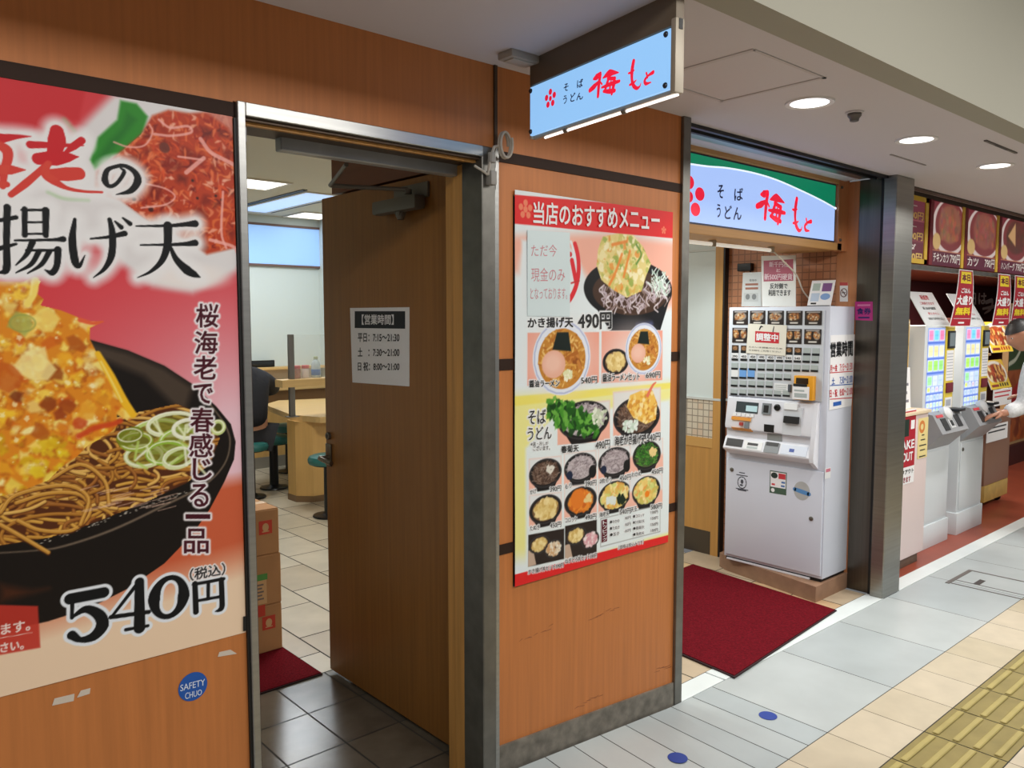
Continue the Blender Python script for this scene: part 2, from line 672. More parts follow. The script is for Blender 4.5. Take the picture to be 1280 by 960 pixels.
def tiles(mb, xs, ys, base, nm, gap=0.0035, z=0.0, ramp=False, rnd=R):
    for i in range(len(xs) - 1):
        for j in range(len(ys) - 1):
            x0, x1, y0, y1 = xs[i], xs[i + 1], ys[j], ys[j + 1]
            zz = (lambda x, y: z + zramp(x, y)) if ramp else (lambda x, y: z)
            g = gap / 2
            q = [(x0 + g, y0 + g), (x1 - g, y0 + g), (x1 - g, y1 - g), (x0 + g, y1 - g)]
            mb.add([(x, y, zz(x, y)) for x, y in q], [(0, 1, 2, 3)], base + rnd.randrange(nm))
            q = [(x0, y0), (x1, y0), (x1, y1), (x0, y1)]
            mb.add([(x, y, zz(x, y) - 0.002) for x, y in q], [(0, 1, 2, 3)], 0)


fl = MB()
fm = [grout] + tile_g + tile_c + [tile_y, tile_yb]
tiles(fl, [2.93 + .58 * k for k in range(0, 17)], [1.455, 1.985], 1, 3, 0.004)
tiles(fl, [2.93 - .145 * k for k in range(28, -1, -1)], [1.455, 1.985], 1, 3, 0.004, ramp=True)
tiles(fl, [2.93 + .29 * k for k in range(-14, 34)], [1.21, 1.455], 4, 3, 0.003)
tiles(fl, [2.93 + .29 * k for k in range(-14, 34)], [-0.25, 0.04, .33, .62, .915], 4, 3, 0.003)
tiles(fl, [2.93 + .58 * k for k in range(-7, 17)], [-3.2, -2.6, -2.02, -1.44, -.86, -.25], 4, 3, 0.003)
for k in range(-14, 34):                       # ribbed guide tiles for the blind
    x0 = 2.93 + .29 * k
    tiles(fl, [x0, x0 + .29], [.915, 1.21], 7, 1, 0.006)
    for q in range(4):
        y = .955 + q * .0725
        fl.box(x0 + .012, x0 + .278, y - .012, y + .012, 0.0, .006, 8, .004, 1)
floor = struct('floor', fl, fm, flat=True)

# white stone threshold along the shop fronts
th = MB()
th.box(2.712, 3.02, 1.985, 2.085, -.01, .004, 0, .002, 1)
th.box(3.03, 3.62, 1.985, 2.088, -.01, .003, 0, .002, 1)
th.box(3.62, 4.62, 1.985, 2.085, -.01, .004, 0, .002, 1)
th.box(4.83, 12.2, 1.985, 2.085, -.01, .004, 0, .002, 1)
struct('trim_1', th, white_stone)
# floor inside the noodle shop
fi = MB()
fim = [grout] + tile_d + tile_l + tile_e
tiles(fi, [1.73 - .24 * k for k in range(7, -1, -1)] + [1.81], [2.095, 2.325, 2.63, 2.935, 3.24], 1, 2, 0.007)
for i in range(14):
    x0 = 2.43 - 7 * .3 + i * .3
    ys = [3.24 if x0 < 1.7 else 3.3] + [3.46 + .45 * k + (.22 if i % 2 else 0) for k in range(0, 12)]
    ys = [min(y, 8.75) for y in ys]
    tiles(fi, [x0, min(x0 + .3, 4.62)], ys, 3, 3, 0.008)
for i in range(10):
    x0 = 1.82 + i * .28
    tiles(fi, [x0, x0 + .28], [2.088, 2.37, 2.65, 2.93, 3.3], 6, 3, 0.007)
struct('floor_shop', fi, fim, flat=True)
fr = MB()
fr.box(4.83, 12.2, 2.085, 5.2, -.05, 0.0)
struct('floor_curry', fr, red_floor)

# ------------------------------------------------------------------ ceilings
cl = MB()
cl.box(-1.6, 12.2, 1.27, 2.035, 2.4, 2.5)
cl.box(4.82, 12.2, 2.035, 2.16, 2.4, 2.5)
cl.box(2.7, 4.6, 2.2, 2.335, 2.4, 2.5)
cl.box(-1.6, 12.2, 1.17, 1.27, 2.4, 2.95, 1)
cl.box(-1.6, 12.2, -3.2, 1.17, 2.93, 3.03, 1)
cl.box(2.7, 4.6, 2.0, 2.2, 2.47, 2.5, 2)
struct('ceiling', cl, [ceil_m, beam_m, black])
ci = MB()
ci.box(-.6, 4.72, 2.1, 8.75, 2.75, 2.85)
struct('ceiling_shop', ci, mat('shop_ceiling', (208, 202, 184), 0.85))
ck = MB()
ck.box(4.84, 12.2, 2.24, 5.2, 2.03, 2.13)
struct('ceiling_curry', ck, mat('curry_ceiling', (150, 84, 66), 0.6))
# hatch and seams of the low ceiling
ht = MB()
hb = [(2.18, 1.375), (2.6, 1.372), (2.59, 1.765), (2.17, 1.76)]
for a, b in ((0, 1), (1, 2), (2, 3), (3, 0)):
    (x0, y0), (x1, y1) = hb[a], hb[b]
    ht.box(min(x0, x1) - .004, max(x0, x1) + .004, min(y0, y1) - .004, max(y0, y1) + .004, 2.397, 2.402)
struct('trim_2', ht, mat('hatch_edge', (190, 184, 186), 0.7))
se = MB()
se.box(1.83, 1.835, 1.165, 1.172, 2.47, 2.72)
se.box(1.83, 1.9, 1.165, 1.172, 2.47, 2.474)
struct('trim_3', se, mat('seam', (160, 154, 140), 0.8))
# shutter rail over the entrance
sr = MB()
sr.box(2.71, 4.6, 2.035, 2.055, 2.385, 2.44, 0)
sr.box(2.71, 4.6, 2.10, 2.118, 2.388, 2.44, 0)
sr.box(2.71, 4.6, 2.062, 2.095, 2.405, 2.44, 1)
sr.box(2.71, 4.6, 2.125, 2.2, 2.40, 2.44, 1)
struct('trim_4', sr, [black, steel])

# ------------------------------------------------------------------ the orange front
wl = MB()
wl.box(-1.6, .847, 2.0, 2.09, 0, 2.45)
wl.box(.847, 1.696, 2.0, 2.09, 2.142, 2.45)
struct('wall_left', wl, orange)
wr = MB()
wr.box(1.702, 2.668, 2.0, 2.09, 0, 2.45)
struct('wall_right', wr, orange)
tr = MB()
tr.box(-1.6, .847, 1.996, 2.0, 2.103, 2.138, 0)
tr.box(1.704, 2.668, 1.996, 2.0, 2.104, 2.138, 0)
tr.box(1.704, 2.668, 1.996, 2.0, 1.436, 1.473, 0)
tr.box(1.704, 2.668, 1.996, 2.0, .822, .856, 0)
tr.box(1.694, 1.706, 1.993, 2.0, 2.138, 2.4, 1)
struct('trim_5', tr, [brown, bronze])
po = MB()
po.box(2.665, 2.712, 1.985, 2.10, 0, 2.4, 0, .002, 1)
struct('trim_6', po, steel_dark)
bs = MB()
pts = [(1.700, .165), (2.668, .096), (2.668, -.01), (1.700, .05)]
bs.prism(WALL, list(reversed(pts)), 0.0, 0.009)
bs.prism(WALL, [(-1.6, -.02), (.85, -.02), (.85, .2), (-1.6, .26)], 0.0, 0.009)
struct('baseboard_right', bs, mat('scuffed_base', (124, 118, 108), 0.5, 0.35, noise=(22, 0.35)))

# ------------------------------------------------------------------ door frame and open door
d = thing('door_1', 'yellow-brown wooden door standing open inside its steel frame', 'door', (1.75, 2.3, 0))
d['kind'] = 'structure'
m = MB()
m.box(.852, .873, 1.985, 2.09, 0, 2.142, 0, .002, 1)
m.box(.845, .852, 1.992, 2.0, 0, 2.1, 1)
m.box(1.636, 1.700, 1.985, 2.09, 0, 2.142, 2, .003, 1)
m.box(1.688, 1.704, 1.983, 2.0, 0, 2.142, 0, .002, 1)
m.box(.873, 1.640, 1.985, 2.09, 2.108, 2.142, 0, .002, 1)
m.box(.873, 1.640, 2.0, 2.16, 2.101, 2.110, 4)
m.box(.873, 1.640, 2.018, 2.034, 2.094, 2.102, 3)
m.box(1.03, 1.735, 2.118, 2.155, 2.066, 2.116, 5, .003, 1)
m.box(.874, .895, 2.03, 2.06, 2.052, 2.094, 6, .003, 1)
obj('door_frame', m, [steel, black, steel_dark, jamb_wood, bronze, mat('channel_steel', (168, 170, 172), 0.4, 0.45, noise=(12, .12)), white_pl], d)
m = MB()
m.box(1.640, 1.70, 2.09, 2.145, 0, 2.1, 0, .003, 1)
m.box(1.655, 1.76, 2.145, 2.20, 0, 2.1, 0)
obj('jamb', m, jamb_wood, d)
m = MB()
m.box(.6, 1.8, 2.0, 2.095, -.02, .012, 0, .006, 1)
obj('sill', m, mat('worn_sill', (112, 106, 92), 0.7, noise=(30, 0.45), bump=(40, 0.5)), d)
m = MB()
m.box(1.75, 1.788, 2.305, 3.222, 0.018, 2.125, 0, .004, 2)
leaf = obj('leaf', m, door_wood, d)
m = MB()
for z in (2.02, 1.03, .25):
    m.tube([(1.757, 2.285, z - .06), (1.757, 2.285, z + .06)], .008)
    m.tube([(1.757, 2.285, z - .068), (1.757, 2.285, z + .068)], .005)
    m.box(1.752, 1.756, 2.24, 2.306, z - .05, z + .05)
    h = obj('hinge', m, steel, d)
    m = MB()
# lever handle with its plate and a key cylinder above
m = MB()
m.fbox(DOOR, -3.215, -3.168, .955, 1.055, 0, .008, 0, .003)
m.tube([(1.742, 3.19, .995), (1.70, 3.19, .995)], .011)
m.tube([(1.70, 3.19, .995), (1.70, 3.165, .992), (1.702, 3.09, .985)], .010)
obj('lever_handle', m, mat('handle_steel', (120, 112, 100), 0.3, 0.9), d)
m = MB()
m.disc(DOOR, -3.19, 1.09, .016, .016, 0, .012)
m.disc(DOOR, -3.19, 1.09, .006, .010, .012, .013, 1)
obj('key_cylinder', m, [steel_dark, black], d)
# door closer
m = MB()
m.fbox(DOOR, -2.64, -2.42, 2.045, 2.10, .0, .012, 0, .004)
m.fbox(DOOR, -2.72, -2.43, 2.0, 2.052, .012, .062, 0, .012)
m.disc(DOOR, -2.56, 2.0, .016, .016, .02, .05, 0)
m.lathe(DOOR.p(-2.56, 1.985, .035), [(.012, -.012), (.017, 0), (.017, .02)], 0, 14)
m.tube([DOOR.p(-2.50, 2.06, .04), DOOR.p(-2.50, 2.075, .04)], .014)
m.tube([DOOR.p(-2.50, 2.075, .04), DOOR.p(-2.62, 2.082, .20), DOOR.p(-2.66, 2.085, .27)], .008)
m.tube([DOOR.p(-2.66, 2.085, .27), DOOR.p(-2.32, 2.095, .40)], .007)
cl_ = obj('door_closer', m, mat('closer_grey', (112, 108, 100), 0.45, 0.5), d)

# notice with the opening hours on the door
n = thing('hours_notice', 'white opening hours notice with a black heading taped on the open wooden door', 'notice', (1.75, 2.77, 1.34))
q = [DOOR.uv(*p) for p in ((438, 385), (512, 384), (512, 483), (441, 478))]
m = MB()
m.prism(DOOR, [q[3], q[2], q[1], q[0]], .0005, .002)
obj('sheet', m, paper, n)
m = MB()
m.prism(DOOR, [DOOR.uv(*p) for p in ((444, 410), (507, 411), (507, 389), (444, 389))], .002, .0024, 0)
obj('heading_bar', m, mat('notice_black', (22, 26, 36), 0.6), n)
m = MB()
m.textpx(DOOR, '【営業時間】', 453, 393, 493, 406, .0028, 1, .012)
for s_, y in (('平日：7:15～21:30', 422), ('土　：7:30～21:00', 440), ('日 祝：8:00～21:00', 458)):
    m.textpx(DOOR, s_, 448, y - 5.5, 500, y + 5.5, .0026, 0, .012)
obj('lettering', m, [black, paper], n)

# wall the open door stands against, brown above, small tiles at its edge
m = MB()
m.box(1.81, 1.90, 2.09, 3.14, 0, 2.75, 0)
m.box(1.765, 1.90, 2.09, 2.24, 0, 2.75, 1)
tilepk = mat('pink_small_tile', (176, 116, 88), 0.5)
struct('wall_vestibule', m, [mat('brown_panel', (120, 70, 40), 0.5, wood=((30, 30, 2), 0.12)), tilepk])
m = MB()
m.box(1.755, 1.81, 2.25, 3.14, 2.135, 2.75, 0)
struct('trim_7', m, mat('brown_transom', (116, 66, 38), 0.5, wood=((30, 2, 30), 0.12)))

# cable coil hooked on the corner of the frame
cb = thing('cable_coil', 'grey cable looped over the top corner of the steel door frame', 'cable', (1.70, 1.97, 2.12))
m = MB()
pts = []
for i in range(40):
    a = i / 39 * 2 * math.pi * 2.1
    pts.append((1.712 + .022 * math.cos(a), 1.975 - .0006 * i, 2.150 + .040 * math.sin(a)))
m.tube(pts, .0042, 0, 8)
m.tube([(1.69, 1.972, 2.145), (1.672, 1.97, 2.14), (1.655, 1.968, 2.10), (1.645, 1.968, 2.05)], .005, 0, 8)
m.tube([(1.645, 1.968, 2.05), (1.63, 1.972, 2.06), (1.60, 1.98, 2.075)], .004, 0, 8)
obj('cord', m, mat('cord_grey', (176, 168, 156), 0.6), cb)
m = MB()
m.box(1.648, 1.672, 1.955, 1.985, 2.02, 2.065, 0, .006)
m.tube([(1.66, 1.968, 2.09), (1.66, 1.968, 2.12)], .012)
obj('plug', m, mat('plug_grey', (150, 146, 140), 0.5), cb)

# ------------------------------------------------------------------ shop interior walls
m = MB()
m.box(-.6, 4.72, 8.6, 8.75, 0, 2.75, 0)
m.box(-.7, -.6, 2.09, 8.75, 0, 2.75, 0)
struct('wall_far', m, white_wall)
m = MB()
m.box(3.0, 4.62, 8.58, 8.6, 2.22, 2.64, 0)
struct('window_1', m, mat('lit_strip', (150, 190, 240), 0.4, emit=((150, 190, 240), 0.55)))
m = MB()
m.box(3.0, 4.62, 8.565, 8.6, 2.64, 2.665)
m.box(3.0, 4.62, 8.565, 8.6, 2.195, 2.22)
struct('trim_8', m, mat('rail_brown', (110, 84, 76), 0.5))
# side wall of the entrance, running back from the column
tile_or = bpy.data.materials.new('orange_small_tile')
tile_or.use_nodes = True
nt = tile_or.node_tree
bk = nt.nodes.new('ShaderNodeTexBrick')
tc = nt.nodes.new('ShaderNodeTexCoord')
mp = nt.nodes.new('ShaderNodeMapping')
mp.inputs['Rotation'].default_value = (0, math.radians(90), math.radians(90))
nt.links.new(tc.outputs['Object'], mp.inputs[0])
nt.links.new(mp.outputs[0], bk.inputs['Vector'])
bk.offset = 0.0
bk.inputs['Color1'].default_value = rgb(196, 136, 98)
bk.inputs['Color2'].default_value = rgb(188, 126, 90)
bk.inputs['Mortar'].default_value = rgb(150, 104, 76)
bk.inputs['Scale'].default_value = 1.0
bk.inputs['Brick Width'].default_value = 0.045
bk.inputs['Row Height'].default_value = 0.045
bk.inputs['Mortar Size'].default_value = 0.0035
nt.links.new(bk.outputs[0], nt.nodes['Principled BSDF'].inputs['Base Color'])
tile_w = tile_or.copy()
tile_w.name = 'pale_small_tile'
b2 = [x for x in tile_w.node_tree.nodes if x.type == 'TEX_BRICK'][0]
b2.inputs['Color1'].default_value = rgb(214, 204, 184)
b2.inputs['Color2'].default_value = rgb(214, 174, 140)
b2.inputs['Bias'].default_value = -0.5
b2.inputs['Mortar'].default_value = rgb(150, 140, 124)
m = MB()
m.box(4.62, 4.72, 3.10, 8.6, 0, 2.75, 1)
m.box(4.655, 4.72, 2.34, 3.10, 0, 2.75, 0)
m.box(4.61, 4.66, 3.088, 3.10, 0, 2.13, 2)
m.box(4.608, 4.62, 3.10, 3.16, 0, 2.13, 3)
m.box(4.615, 4.62, 3.16, 3.75, .80, 1.06, 4)
m.box(4.612, 4.62, 3.16, 3.75, .07, .80, 3)
m.box(4.608, 4.612, 3.16, 3.75, .735, .80, 5)
m.box(4.610, 4.62, 3.10, 3.75, 0, .16, 6)
m.box(4.605, 4.62, 3.10, 3.75, 1.06, 1.075, 7)
m.box(4.645, 4.66, 2.36, 3.085, 1.06, 1.075, 7)
m.box(4.612, 4.62, 3.16, 3.75, 2.06, 2.075, 7)
struct('wall_entrance', m, [tile_or, white_wall, black, wood_y, tile_w, mat('rail_wood', (206, 160, 92), 0.4), mat('kick_plate', (84, 74, 62), 0.4, 0.4), mat('rail_white', (206, 210, 206), 0.4)])
# orange wood jamb and header boards at the sign
m = MB()
m.box(4.650, 4.70, 2.216, 2.345, 0, 2.4, 0)
m.box(4.535, 4.66, 2.285, 2.33, 2.0, 2.42, 0)
jw = mat('orange_wood', (190, 126, 82), 0.45, wood=((40, 40, 2), 0.08))
struct('trim_9', m, jw)
# steel column between the two shops
m = MB()
m.box(4.60, 4.825, 1.985, 2.06, 0, 2.4, 0, .004, 1)
m.box(4.63, 4.82, 2.055, 2.085, 0, 2.4, 1)
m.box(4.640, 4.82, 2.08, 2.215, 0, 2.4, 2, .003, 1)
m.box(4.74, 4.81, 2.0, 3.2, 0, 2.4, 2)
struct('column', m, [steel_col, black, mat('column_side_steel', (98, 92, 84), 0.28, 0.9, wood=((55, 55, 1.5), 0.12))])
# curry shop walls
m = MB()
m.box(4.86, 12.2, 5.1, 5.2, 0, 2.4, 0)
m.box(12.1, 12.2, 2.1, 5.2, 0, 2.4, 0)
struct('wall_curry', m, mat('maroon_wall', (92, 44, 34), 0.6))
m = MB()
m.box(4.82, 12.2, 2.09, 2.13, 2.39, 2.41, 0)
m.box(4.82, 12.2, 2.13, 2.19, 2.41, 2.46, 1)
m.box(4.82, 12.2, 2.19, 2.24, 2.385, 2.47, 0)
m.box(4.82, 12.2, 2.195, 2.23, 1.925, 1.955, 1)
struct('trim_10', m, [mat('header_dark', (70, 56, 46), 0.5, 0.3), steel_dark])

# ------------------------------------------------------------------ the big noodle poster left of the door
pm = paint_mat('printed_paper_gloss', 0.42, spec=0.25)
pf = paint_mat('printed_paper', 0.5)
FRY = [(252, 218, 90), (250, 200, 50), (242, 172, 40), (228, 130, 28), (255, 240, 165), (248, 214, 120), (212, 98, 24), (252, 232, 130), (255, 226, 110), (253, 210, 70)]
po_ = thing('noodle_poster', 'large glossy red poster of a black noodle bowl with a fried fritter, priced 540', 'poster', (.25, 2.0, .79))
cv = Cv(WALL, -.20, .8435, .788, 2.104, .0018, (214, 58, 66))
rd = random.Random(3)
X = cv.px
s_ = .0021     # metres per photo pixel here, for stroke widths
# red ground fading to pale at the right, warm orange and cream at the foot
UU, VV = np.meshgrid(cv.us, cv.vs)
t = np.clip((1.78 - VV) / .42, 0, 1) * np.clip((UU - .30) / .5, 0, 1)
cv.C = cv.C * (1 - t[..., None]) + np.array((236, 196, 208)) / 255 * t[..., None]
t = np.clip((1.34 - VV) / .02, 0, 1)
low = np.array((204, 96, 62)) / 255
lowm = np.clip((1.20 + .06 * (UU - .6) - VV) / .04, 0, 1)[..., None]
cv.C = cv.C * (1 - lowm) + low * lowm
crm = np.clip((.99 + .10 * (UU - .4) - VV) / .10, 0, 1)[..., None]
cv.C = cv.C * (1 - crm) + np.array((240, 212, 182)) / 255 * crm
# white plate behind the shrimps
cv.poly(X([(80, 190), (98, 160), (140, 118), (200, 110), (300, 120), (330, 200), (320, 300), (295, 340), (240, 366), (190, 358), (150, 330), (120, 300), (60, 320), (-60, 340), (-60, 210), (0, 205), (50, 215)]), (226, 224, 226), .03)
cv.ell(X([(235, 345)])[0], (.09, .03), (238, 232, 230), .03)
cv.poly(X([(-80, 60), (110, 96), (98, 150), (60, 158), (52, 168), (0, 155), (-80, 150)]), (206, 42, 50), .012)
cv.ring(X([(52, 96)])[0], (.055, .010), .002, (236, 130, 130), .7)
# green leaf
cv.poly(X([(112, 200), (122, 172), (146, 150), (150, 126), (170, 130), (184, 146), (176, 172), (160, 188), (140, 196), (132, 204), (118, 212)]), (44, 140, 40), .010)
cv.poly(X([(118, 202), (134, 178), (152, 160), (158, 140), (170, 150), (150, 176), (132, 198)]), (26, 112, 34), .012, .7)
cv.stroke(X([(80, 150), (92, 164)]), .008, (110, 150, 80), .01, .7)
cv.stroke(X([(60, 240), (80, 248), (110, 250)]), .006, (140, 190, 120), .008, .8)
# heap of small red shrimps
shr = X([(120, 215), (150, 190), (176, 168), (190, 145), (210, 138), (236, 142), (262, 140), (300, 138), (310, 200), (310, 300), (292, 310), (258, 318), (230, 300), (190, 280), (150, 250), (118, 240)])
cv.poly(shr, (186, 62, 30), .012)
mk = cv.maskpoly(shr)
SH = [(206, 74, 36), (222, 98, 48), (190, 50, 28), (160, 38, 22), (236, 136, 92), (214, 84, 40), (120, 26, 18), (244, 176, 150), (226, 110, 54)]
for i in range(620):
    q = rd.uniform(115, 300), rd.uniform(140, 316)
    u, v = cv.F.uv(*q)
    a = rd.uniform(0, 3.14)
    L = rd.uniform(.008, .034)
    b = rd.uniform(-.012, .012)
    col = rd.choice(SH)
    cv.stroke([(u - L * math.cos(a) / 2, v - L * math.sin(a) / 2), (u + b * math.sin(a), v - b * math.cos(a)), (u + L * math.cos(a) / 2, v + L * math.sin(a) / 2)], [.002, rd.uniform(.004, .010), .0015], col, .004, rd.uniform(.5, .95), mask=mk)
for i in range(46):
    u, v = X([(rd.uniform(150, 296), rd.uniform(160, 312))])[0]
    cv.blob((u, v), rd.uniform(.006, .018), rd.choice([(110, 24, 14), (146, 36, 20), (90, 20, 14)]), rd, .012, .6, mk, 8, .5, rd.uniform(.4, 1.2))
for i in range(60):
    u, v = X([(rd.uniform(150, 296), rd.uniform(150, 312))])[0]
    a = rd.uniform(0, 3.14)
    L = rd.uniform(.012, .03)
    cv.stroke([(u, v), (u + L * .5 * math.cos(a), v + L * .7 * math.sin(a)), (u + L * math.cos(a), v + L * math.sin(a))], [.003, rd.uniform(.005, .009), .002], rd.choice([(236, 120, 70), (246, 170, 140), (228, 90, 44)]), .004, .85, mask=mk)
for q, r, c in (((205, 185), .012, (110, 50, 40)), ((240, 226), .003, (30, 16, 14)), ((269, 245), .003, (30, 16, 14)), ((276, 250), .0025, (30, 16, 14)), ((188, 262), .006, (60, 16, 14)), ((167, 249), .004, (30, 16, 14)), ((246, 248), .003, (40, 16, 14))):
    cv.ell(X([q])[0], (r, r), c, .004, .9)
for pts, wd in (([(142, 178), (160, 184), (180, 182), (190, 166), (186, 156)], .004), ([(192, 168), (214, 170), (238, 166), (234, 158), (212, 160), (198, 150)], .006), ([(250, 174), (262, 190), (280, 200), (296, 208)], .010), ([(182, 230), (206, 236), (218, 246), (206, 256), (176, 260)], .004), ([(232, 216), (244, 206), (254, 198)], .010), ([(222, 196), (252, 200)], .005), ([(278, 240), (276, 290), (282, 310)], .006), ([(262, 300), (290, 308), (296, 316)], .008)):
    cv.stroke(X(pts), wd, (246, 176, 168), .003, .85)
cv.poly(X([(256, 140), (300, 140), (300, 190), (284, 160)]), (214, 150, 140), .01, .7)
# soup bowl
bowl = [(x, y) for x, y in ((-120, 470), (-60, 432), (0, 415), (60, 416), (110, 424), (160, 438), (205, 457), (240, 480), (270, 508), (288, 530), (294, 552), (292, 574), (280, 602), (262, 636), (240, 668), (205, 704), (160, 735), (110, 760), (60, 776), (0, 782), (-60, 780), (-130, 760))]
bw = [q for q in X(bowl) if q[0] > .36]
mir = lambda P, c: P + [(2 * c - u, v) for u, v in reversed(P)]
bw = mir(bw, .345)
cv.poly(bw, (24, 18, 15))
cv.poly(X([(60, 420), (110, 427), (160, 441), (205, 460), (240, 484), (230, 520), (180, 470), (120, 446)]), (84, 70, 58), .02, .8)
cv.stroke(X([(262, 505), (280, 530), (287, 552), (280, 580), (255, 606), (200, 634), (140, 662), (80, 682), (40, 688), (-60, 694)]), [.003, .004, .004, .004, .005, .006, .006, .005, .003, .003], (120, 104, 88), .004, .9)
for i in range(60):
    tt = rd.random()
    x = 240 - 200 * tt
    y = 612 + 70 * tt + rd.uniform(-2, 2)
    cv.ell(X([(x, y)])[0], (rd.uniform(.001, .003), .001), (220, 214, 200), .002, .8)
cv.poly(X([(0, 730), (40, 738), (60, 735), (0, 752)]), (90, 44, 22), .02, .7)
# noodles in dark broth
nood = X([(-80, 560), (60, 560), (150, 520), (220, 505), (262, 520), (274, 548), (262, 580), (232, 604), (180, 628), (120, 652), (60, 672), (0, 680), (-80, 680)])
nood = mir([q for q in nood if q[0] > .36], .345)
cv.poly(nood, (86, 44, 20), .006)
mk = cv.maskpoly(nood)
ND = [(192, 138, 52), (208, 156, 64), (172, 114, 40), (218, 172, 88), (154, 94, 36)]
for i in range(520):
    x, y = (rd.uniform(-70, 268) if i < 300 else rd.uniform(-330, -60)), rd.uniform(520, 690 if i < 300 else 760)
    r = rd.uniform(14, 62)
    a0 = rd.uniform(0, 6.28)
    sp = rd.uniform(.8, 2.4)
    pts = [(x + r * 1.5 * math.cos(a0 + sp * k / 5), y + r * .55 * math.sin(a0 + sp * k / 5)) for k in range(6)]
    P = X(pts)
    c = rd.choice(ND)
    cv.stroke([(u, v - .0022) for u, v in P], .0085, (92, 46, 18), .003, .8, mask=mk)
    cv.stroke(P, .0068, c, .003, 1, mask=mk)
    cv.stroke([(u, v + .0012) for u, v in P], .0018, tuple(min(255, q + 36) for q in c), .002, .7, mask=mk)
for pts in ([(20, 628), (60, 616), (100, 618), (112, 640), (90, 662), (50, 662), (22, 650)], [(0, 640), (20, 618), (80, 606), (110, 622), (100, 655)], [(60, 600), (100, 580), (130, 600), (136, 630)], [(0, 655), (30, 672), (60, 690)]):
    cv.stroke([(u, v - .0025) for u, v in X(pts)], .0095, (92, 46, 18), .003, .8)
    cv.stroke(X(pts), .0078, (200, 144, 58), .003)
    cv.stroke([(u, v + .0015) for u, v in X(pts)], .0018, (236, 190, 110), .002, .7)
for i in range(26):
    x, y = rd.uniform(100, 200), rd.uniform(612, 640)
    cv.stroke(X([(x, y), (x + 22, y - 6)]), .0022, (226, 190, 170), .002, .6)
# leek rings
for x, y, a, b, c in ((196, 545, 34, 20, (196, 222, 130)), (215, 530, 30, 14, (232, 240, 200)), (226, 552, 26, 16, (170, 206, 84)), (180, 570, 22, 13, (214, 226, 170)), (208, 566, 24, 14, (150, 190, 60)), (236, 536, 20, 12, (240, 244, 220)), (170, 552, 18, 10, (150, 170, 50)), (272, 534, 8, 8, (210, 226, 150)), (224, 572, 20, 12, (220, 232, 180)), (162, 545, 14, 8, (120, 130, 30))):
    u, v = X([(x, y)])[0]
    cv.ell((u, v), (a * s_ * .9, b * s_ * .9), (124, 130, 40), .006, .55)
    cv.ring((u, v), (a * s_ * .9, b * s_ * .9), .010, c, .95, rd.uniform(-.4, .4))
    cv.ring((u, v + .002), (a * s_ * .9, b * s_ * .9), .003, (250, 252, 236), .8, 0)
for k in range(16):
    x, y = rd.uniform(170, 250), rd.uniform(515, 582)
    cv.stroke(X([(x, y), (x + rd.uniform(-14, 14), y + rd.uniform(6, 22))]), .006, rd.choice([(236, 244, 200), (190, 216, 110), (244, 248, 226)]), .004, .85)
# fried fritter heaped over the bowl
frt = X([(30, 352), (42, 346), (50, 352), (44, 366), (54, 374), (50, 382), (76, 388), (96, 396), (104, 402), (128, 402), (112, 410), (112, 424), (120, 440), (132, 456), (142, 472), (152, 496), (164, 508), (170, 520), (160, 526), (146, 518), (146, 532), (138, 540), (108, 558), (96, 570), (76, 584), (60, 600), (30, 612), (0, 620)])
frt += [(.22, 1.20), (.12, 1.22), (.05, 1.27), (-.02, 1.33), (.0, 1.42), (.03, 1.50), (.05, 1.57), (.11, 1.62), (.16, 1.66), (.24, 1.66), (.30, 1.68)]
cv.poly(frt, (226, 140, 34), .004)
mk = cv.maskpoly(frt)
for i in range(1500):
    x, y = (rd.uniform(-90, 172) if i < 900 else rd.uniform(-330, -80)), rd.uniform(330 if i >= 900 else 346, 690 if i >= 900 else 622)
    lf = (y > 540) and x < 90
    c = rd.choice(FRY)
    if lf and rd.random() < .7:
        c = rd.choice([(236, 206, 40), (228, 190, 30), (244, 226, 96), (210, 166, 24)])
    r = rd.choice([3, 4, 5, 6, 8, 10, 14]) * .001
    u, v = X([(x, y)])[0]
    if rd.random() < .5:
        cv.blob((u + .002, v - .003), r * 1.05, (168, 78, 20), rd, .006, .45, mk)
    cv.blob((u, v), r, c, rd, .0065, rd.uniform(.5, .95), mk, 8, .45, rd.uniform(.5, 1.6))
    if rd.random() < .35:
        cv.blob((u - .001, v + .002), r * .4, (255, 246, 196), rd, .003, .7, mk)
for x, y, r, c in ((28, 404, 12, (170, 178, 90)), (95, 430, 9, (176, 86, 24)), (66, 466, 9, (150, 70, 20)), (10, 470, 16, (198, 92, 26)), (84, 508, 8, (160, 70, 22)), (60, 505, 7, (140, 60, 20)), (20, 495, 6, (120, 50, 20)), (74, 518, 6, (150, 60, 24)), (100, 530, 7, (200, 70, 30)), (44, 455, 18, (252, 236, 160)), (60, 400, 12, (250, 226, 120)), (50, 540, 9, (180, 90, 26)), (110, 512, 10, (238, 170, 50))):
    cv.blob(X([(x, y)])[0], r * s_, c, rd, .006, .8, mk, 9, .3)
cv.ring(X([(28, 404)])[0], (.024, .018), .004, (150, 160, 80), .6)
for pts, wd, c in (([(122, 442), (138, 470), (154, 500), (166, 518)], [.012, .018, .018, .016], (244, 190, 40)), ([(100, 400), (116, 404), (128, 402)], [.010, .008, .004], (232, 100, 60)), ([(44, 350), (42, 366), (34, 380)], .014, (250, 222, 110))):
    cv.stroke(X(pts), wd, c, .005)
for pts in ([(126, 452), (140, 478), (152, 502)], [(40, 352), (38, 368)]):
    cv.stroke(X(pts), .004, (255, 236, 140), .004, .8)
cv.stroke(X([(98, 545), (118, 535), (140, 530), (150, 526)]), .012, (208, 70, 30), .006, .9)

